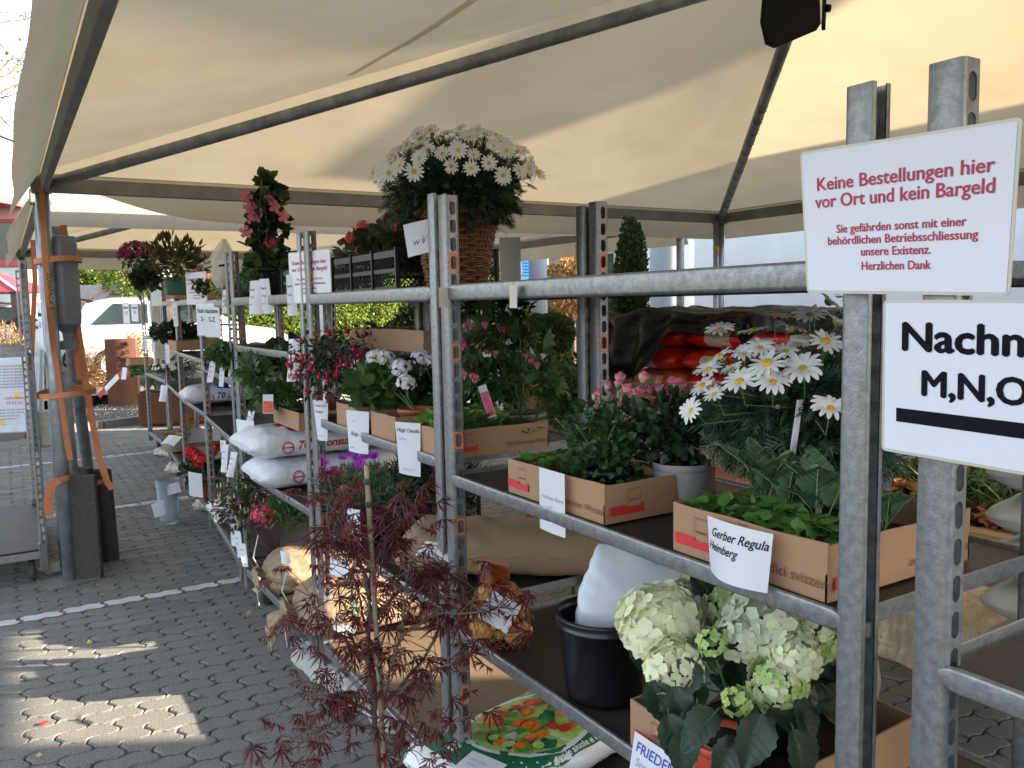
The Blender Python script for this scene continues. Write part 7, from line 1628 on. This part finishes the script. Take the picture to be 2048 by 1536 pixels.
for (u, v, d, ang, s_) in ((1300, 1385, 1.5, 200, 1.), (1350, 1395, 1.45, 185, 1.), (1335, 1450, 1.42, 190, 1.), (1400, 1350, 1.5, 130, 1.1), (1420, 1400, 1.5, 100, 1.2), (1395, 1430, 1.42, 170, 1.), (1440, 1450, 1.4, 120, 1.1), (1530, 1450, 1.38, 150, 1.2), (1580, 1480, 1.4, 200, 1.2), (1530, 1440, 1.45, 240, 1.), (1620, 1440, 1.45, 250, 1.2), (1640, 1400, 1.5, 230, 1.1), (1660, 1350, 1.55, 240, 1.1), (1280, 1340, 1.6, 220, .8), (1265, 1310, 1.62, 200, .7), (1450, 1330, 1.55, 80, 1.), (1500, 1330, 1.55, 60, 1.), (1490, 1420, 1.45, 180, .8), (1590, 1420, 1.45, 200, 1.), (1620, 1380, 1.55, 260, 1.), (1370, 1480, 1.42, 170, 1.), (1480, 1500, 1.4, 140, 1.), (1560, 1330, 1.6, 300, 1.), (1430, 1240, 1.75, 40, 1.), (1560, 1250, 1.7, 0, .9), (1640, 1320, 1.6, 280, 1.)):
    p = atd(u, v-34, d)-HB; a = R(ang); dr = AR*math.sin(-a)*-1*0+(AR*-math.sin(R(ang-180)))*-.8+AU*-math.cos(R(ang-180))*.9-AF*.35; dr = np.array(dr); nz = -AF*.6+AU*.6+rng.normal(size=3)*.15
    y = Vector(dr).normalized(); z = Vector(nz); z = (z-y*z.dot(y)).normalized(); x = y.cross(z); M_ = Matrix(((x.x, y.x, z.x, p[0]), (x.y, y.y, z.y, p[1]), (x.z, y.z, z.z, p[2]), (0, 0, 0, 1)))@Matrix.Scale(s_*.72, 4); link('leaf', HL[rng.integers(4)], t, mw=M_)
mb = MB(); cloud(mb, np.array([.02, .0, .17]), (.17, .17, .09), 90, LEAFW, .08, hyl, shell=.9, seed=4); mb.build('inner_foliage', t)
t2 = pot(at(1445, 1560, 'z', .68), .05, .062, .09, mat('red_pot', (.42, .05, .02), .5), 'small orange red pot at the bottom edge under the hydrangea', None)
# ---- maple and stake
map_l = mat('maple_leaf', (.12, .018, .020), .5, 0, .25, 10, island=.5, transl=.38, hue=.03, tcol=(1.3, .8, .8))
def maple_leaf():
    V = []; F = []
    for k, a in enumerate(np.linspace(-1.75, 1.75, 7)):
        L = 1-.13*abs(k-3)**1.2; ca, sa = math.sin(a), math.cos(a); b = len(V); pts = []
        for f, w_, z in ((0, .015, 0), (.35, .045, -.02), (.62, .05, -.10), (1, .005, -.30)):
            for s_ in (-1, 1): x = s_*w_; y = f*L; pts.append((x*sa+y*ca, -x*ca+y*sa, z*1.4))
        V += pts; F += [(b+2*i, b+2*i+1, b+2*i+3, b+2*i+2) for i in range(3)]
        for f, s_ in ((.45, 1), (.45, -1), (.7, 1), (.7, -1)):
            c = len(V); x0, y0 = s_*.04, f*L; x1, y1 = s_*.13, (f+.2)*L
            for x, y, z in ((x0*.2, y0-.05, -.05), (x0, y0+.04, -.05), (x1, y1, -.2), (x1, y1, -.2)): V.append((x*sa+y*ca, -x*ca+y*sa, z))
            F.append((c, c+1, c+2, c+3))
    return np.array(V), np.array(F)
MLF = maple_leaf()
mbs = at(765, 1500, 'x', -.30); MB0 = np.array([-.30, mbs[1], 0]); dM = (MB0+[0, 0, .6]-CPOS)@AF
t = empty('japanese_maple', MB0, 0, 'dark red japanese maple sapling tied to a bamboo stake', 'tree'); tr = MB(); P0 = np.array([0, 0, .20])
def mp(u, v, off=0):
    h = np.array([math.sin(CYAW), math.cos(CYAW), 0]); d = AF+AR*(u-1024)/CF-AU*(v-768)/CF; return CPOS+d*((h@(MB0-CPOS)+off)/(h@d))-MB0
limbs = [[(760, 1560, 0), (752, 1450, 0), (735, 1300, .02), (742, 1150, .02), (735, 1020, .02)], [(758, 1470, 0), (770, 1380, -.03), (800, 1280, -.05), (812, 1200, -.06), (820, 1120, -.05)], [(752, 1420, 0), (745, 1300, .05), (715, 1180, .05), (690, 1110, .05)],
         [(765, 1420, 0), (800, 1370, .02), (870, 1290, .05), (895, 1200, .05), (900, 1150, .06)], [(757, 1440, 0), (700, 1400, -.02), (650, 1390, -.03), (595, 1385, -.03)], [(770, 1400, 0), (840, 1350, -.05), (930, 1320, -.07), (970, 1290, -.06)], [(745, 1330, 0), (700, 1290, -.04), (650, 1250, -.05), (620, 1195, -.05)],
         [(755, 1460, 0), (690, 1440, -.05), (640, 1470, -.08), (600, 1490, -.08)], [(800, 1280, -.05), (860, 1230, -.06), (960, 1225, -.08), (1010, 1215, -.08)], [(742, 1150, .02), (770, 1090, 0), (800, 1040, .02), (830, 1010, .03)], [(742, 1180, .02), (700, 1080, .0), (680, 1040, 0), (650, 1000, .02)], [(735, 1250, 0), (800, 1180, .04), (860, 1140, .06), (900, 1130, .08)], [(760, 1480, 0), (800, 1500, -.05), (850, 1490, -.06), (900, 1440, -.05)], [(740, 1200, 0), (720, 1130, -.03), (700, 1080, -.05), (690, 1060, -.05)]]
LP = []; br_m = mat('maple_bark', (.13, .085, .065), .8, 0, .3, 40, .5, 80)
for k, l in enumerate(limbs):
    Q = np.array([mp(*q) for q in l]); n = 16; tt = np.linspace(0, len(Q)-1, n); Q2 = np.array([[np.interp(x, range(len(Q)), Q[:, c]) for c in range(3)] for x in tt]); Q2[1:-1] = (Q2[:-2]+Q2[1:-1]*2+Q2[2:])/4; Q2 += rng.normal(size=Q2.shape)*.0022
    r0 = .0095 if k == 0 else .0052; tr.tube(Q2, np.linspace(r0, .0014, n), br_m, 7)
    for i in range(4, n):
        for j in range(3 if k else 2):
            s_ = rng.normal(size=3)*[.055, .055, .045]*(.55+.45*i/n)+[0, 0, .012]; e = Q2[i]+s_; tr.tube([Q2[i], (Q2[i]+e)/2+[0, 0, .01], e], [.0016, .0012, .0006], br_m, 4, cap=False); LP += [e, e+rng.normal(size=3)*.012]
tr.build('trunk', t)
LP = np.array(LP); LP = LP[rng.random(len(LP)) < .42]; n = len(LP); d = rng.normal(size=(n, 3)); d[:, 2] = -.45+rng.normal(size=n)*.25; mb = MB(); mb.scatter(MLF, LP, rand_rots(n, d, up=.6, jitter=.3)*(rng.uniform(.034, .060, n))[:, None, None], map_l); mb.build('crown', t)
mb = MB(); mb.lathe([(0, 0), (.085, 0), (.11, .2), (.113, .22), (.105, .22), (.10, .19), (0, .185)], (.02, 0, 0), blackp, 28); mb.build('pot', t); mb = MB(); mb.lathe([(0, .19), (.10, .188)], (.02, 0, 0), soil, 16); mb.build('soil', t)
n = 260; mb = MB(); a = rng.uniform(0, 6.28, n); P = np.c_[.02+.09*np.cos(a)*rng.random(n), .09*np.sin(a)*rng.random(n), np.full(n, .19)]; mb.scatter(leaf_t(1, .05, .1, -.3, 4), P, rand_rots(n, np.c_[rng.normal(size=(n, 2))*.6, np.ones(n)], jitter=.2)*.05, drym); mb.build('dry_grass', t, kind='stuff')
bam = mat('bamboo', (.27, .20, .14), .5, 0, .15, 8, .2, 60, stretch=(1, 1, .2)); mb = MB(); a, b_ = mp(770, 1560, -.02), mp(733, 930, -.02); P = [a*(1-f)+b_*f for f in np.linspace(0, 1, 25)]; rr = [.0066+(.0016 if i % 6 == 3 else 0) for i in range(25)]; mb.tube(P, rr, bam, 10); s_ = empty('bamboo_stake', MB0, 0, 'pale bamboo stake supporting the maple', 'stake'); mb.build('cane', s_)
tie = mat('dark_green_tie', (.03, .045, .03), .6); mb = MB()
for f in (.88, .95): c = a*(1-f)+b_*f; mb = MB(); mb.lathe([(.010, -.008), (.0115, 0), (.010, .008)], c, tie, 10); mb.build('tie', s_)
# ============================================================ NOTES
DN = (0, 0, -1.); LY_ = (.4, -.92, 0)
def nt_px(u, v, x, w_, h_, label, lines=(), **k):
    p = at(u, v, 'x', x); return note(p, k.pop('right', LY_), k.pop('down', DN), w_, h_, label, lines, **k)
note(at(1078, 934, 'x', -.012), (.0, -1, -.0), (-.0, 0, -1), .105, .148, 'white note with faint pen writing on the rose tray', [(.01, .07, .019, 'Andreas Kunz', greyink), (.03, .095, .017, 'w 9', greyink)], bend=.003)
note(at(1418, 1030, 'x', -.012)+[-.004, 0, 0], (.0, -1, -.0), (-.03, 0, -1), .150, .098, 'large curling note lettered in black pen on the near tray', [(.014, .032, .027, 'Gerber Regula', ink), (.006, .056, .021, 'Heimberg', ink)], bend=.03, twist=.02, tilt=.02, bold=.012, curl=-.0)
note(at(1270, 1462, 'x', -.03), (.0, -1, 0), (-.2, 0, -1), .15, .11, 'note with blue capital letters at the bottom edge', [(.01, .035, .03, 'FRIEDEN', blueink), (.015, .062, .024, 'Seegart', greyink)], bend=.004, bold=.012, font_shear=.15)
note(at(985, 1180, 'x', -.03)+[.0, 0, 0], (.35, -.9, -.25), (-.55, -.25, -.8), .098, .078, 'note with pen writing lying on the potato net', [(.014, .022, .017, 'Lochwihut', ink)], bend=.012, bold=.008)
note(at(626, 800, 'x', -.03), (.5, -.85, 0), (-.05, .1, -1), .078, .16, 'narrow curling note on the fuchsia tray', [(.008, .025, .016, 'Gerber Sylv', ink), (.01, .05, .016, 'Krattel', ink), (.006, .145, .011, 'Kontrolle 8.1', greyink)], bend=.014, twist=.03)
note(at(692, 820, 'x', -.04), (.4, -.9, 0), (-.02, 0, -1), .115, .15, 'typed note with handwriting on the geranium tray', [(.02, .09, .024, 'Anja', ink), (.07, .085, .007, 'Bestellung\nNummer 12', greyink), (.012, .135, .007, 'Gärtnerei', ink), (.03, .04, .008, 'Bonner', greyink)], bend=.008, twist=.02)
note(at(790, 843, 'x', -.05), (.45, -.9, 0), (-.04, .12, -1), .10, .165, 'longer note with pen writing on the lettuce tray', [(.006, .03, .021, 'Hügli Claudia', ink), (.01, .055, .009, 'Lieferung', greyink), (.02, .15, .01, 'Abholung 2 4', greyink)], bend=.006, twist=.02, bold=.006)
note(atd(806, 450, 2.42), (.75, -.6, .18), (-.45, .1, -1), .105, .10, 'slanted note pinned on the wicker basket', [(.02, .07, .02, 'W 9', ink), (.05, .05, .006, 'Bestellung\nBonner', greyink)], bend=.006)
for (u, v, x, w_, h_, lab, dn, bd) in ((693, 1015, -.02, .07, .16, 'note behind the red maple leaves on the lower rail', (0, 0, -1), .01), (662, 1112, -.05, .10, .07, 'blank bluish paper on the knotted sack', (-.2, 0, -1), .004), (560, 1100, -.12, .06, .05, 'folded white paper tucked in the first knotted sack', (0, .3, -1), .02), (852, 1082, -.02, .13, .06, 'white note on the end of the long stitched sack', (-.9, 0, -.5), .008),
                                       (472, 838, -.10, .14, .10, 'pointed folded paper at the end of the white soil bags', (-.2, .5, -1), .03), (497, 822, -.03, .05, .11, 'curled paper slip on the tomato tray corner', (-.5, .3, -1), .02), (440, 880, -.1, .05, .07, 'small slip above the two hanging slips', (0, 0, -1), .005), (445, 888, -.1, .052, .15, 'left of two slips hanging under the soil bags', (-.15, 0, -1), .01), (462, 903, -.1, .055, .13, 'right of two slips hanging under the soil bags', (-.3, 0, -1), .02),
                                       (376, 943, -.03, .16, .17, 'blank white paper below the red geranium', (0, 0, -1), .004), (322, 770, .05, .10, .14, 'crumpled paper at the end of the blue printed bag', (-.2, 0, -1), .03), (420, 722, -.02, .06, .13, 'leftmost of three slips under the black crate', (-.45, .4, -1), .004), (440, 728, -.02, .045, .13, 'middle of three slips under the black crate', (-.15, 0, -1), .004), (455, 720, -.02, .045, .15, 'rightmost of three slips under the black crate', (0, 0, -1), .004),
                                       (445, 580, -.02, .06, .13, 'slip under the hanging bag on the top shelf', (-.1, 0, -1), .01), (500, 562, -.06, .10, .16, 'slanting note on the top shelf left of the mandevilla', (-.5, .9, -1), .02), (518, 558, -.05, .07, .16, 'note with three pen lines in front of the black pots', (.1, 0, -1), .01), (572, 550, -.05, .06, .17, 'note beside the crimson sign on the top shelf', (0, 0, -1), .01),
                                       (578, 678, -.04, .07, .18, 'crumpled slip dangling from the slanting rail', (-.1, 0, -1), .03), (460, 1045, -.12, .06, .12, 'small paper in the pale fuchsia', (0, 0, -1), .01), (468, 1060, -.14, .05, .14, 'slip at the foot of the pale fuchsia', (.1, 0, -1), .01), (478, 1085, -.14, .05, .12, 'slip by the first knotted sack', (.1, 0, -1), .01), (424, 1000, -.1, .1, .12, 'crinkled white paper left of the pale fuchsia', (0, .2, -1), .03),
                                       (338, 870, .0, .18, .10, 'folded paper lying on the pansy bowl', (-.8, 0, -.6), .02), (670, 1245, -.02, .13, .05, 'white paper lying under the maple on the deck', (-.9, 0, -.3), .01), (245, 735, .1, .1, .14, 'slip with red edge at the farthest tray', (-.2, 0, -1), .01), (330, 690, .08, .06, .15, 'slip on the tray of dark plants', (0, 0, -1), .004), (288, 678, .2, .06, .13, 'slip hanging from the far shelf, left', (0, 0, -1), .004), (302, 678, .18, .06, .13, 'slip hanging from the far shelf, right', (0, 0, -1), .004), (300, 568, .1, .17, .2, 'grey blank card on the far top shelf', (0, 0, -1), .004), (345, 606, .05, .06, .18, 'card dangling from the far top shelf', (0, 0, -1), .004)):
    p = at(u, v, 'x', x); nb = [] if any(q in lab for q in ('blank', 'folded', 'crumpled paper', 'lying')) else [(w_*.12, h_*(.3+.22*k), min(.017, w_*.25), b_, ink) for k, b_ in enumerate(('Baum', 'Thun', 'w 4')[:2 if h_ < .12 else 3])]
    note(p, LY_, dn, w_, h_, lab, nb, bend=bd)
p = atd(985, 1520, 1.9); note(at(958, 1500, 'z', .335)+[-.02, 0, .005], (.35, -.95, .0), (-.8, -.4, -.12), .125, .10, 'white note with faint writing lying on the tomato bag', [(.02, .035, .012, 'Herr Sutter', greyink), (.02, .055, .012, 'Saatkart.', greyink)], bend=.003)
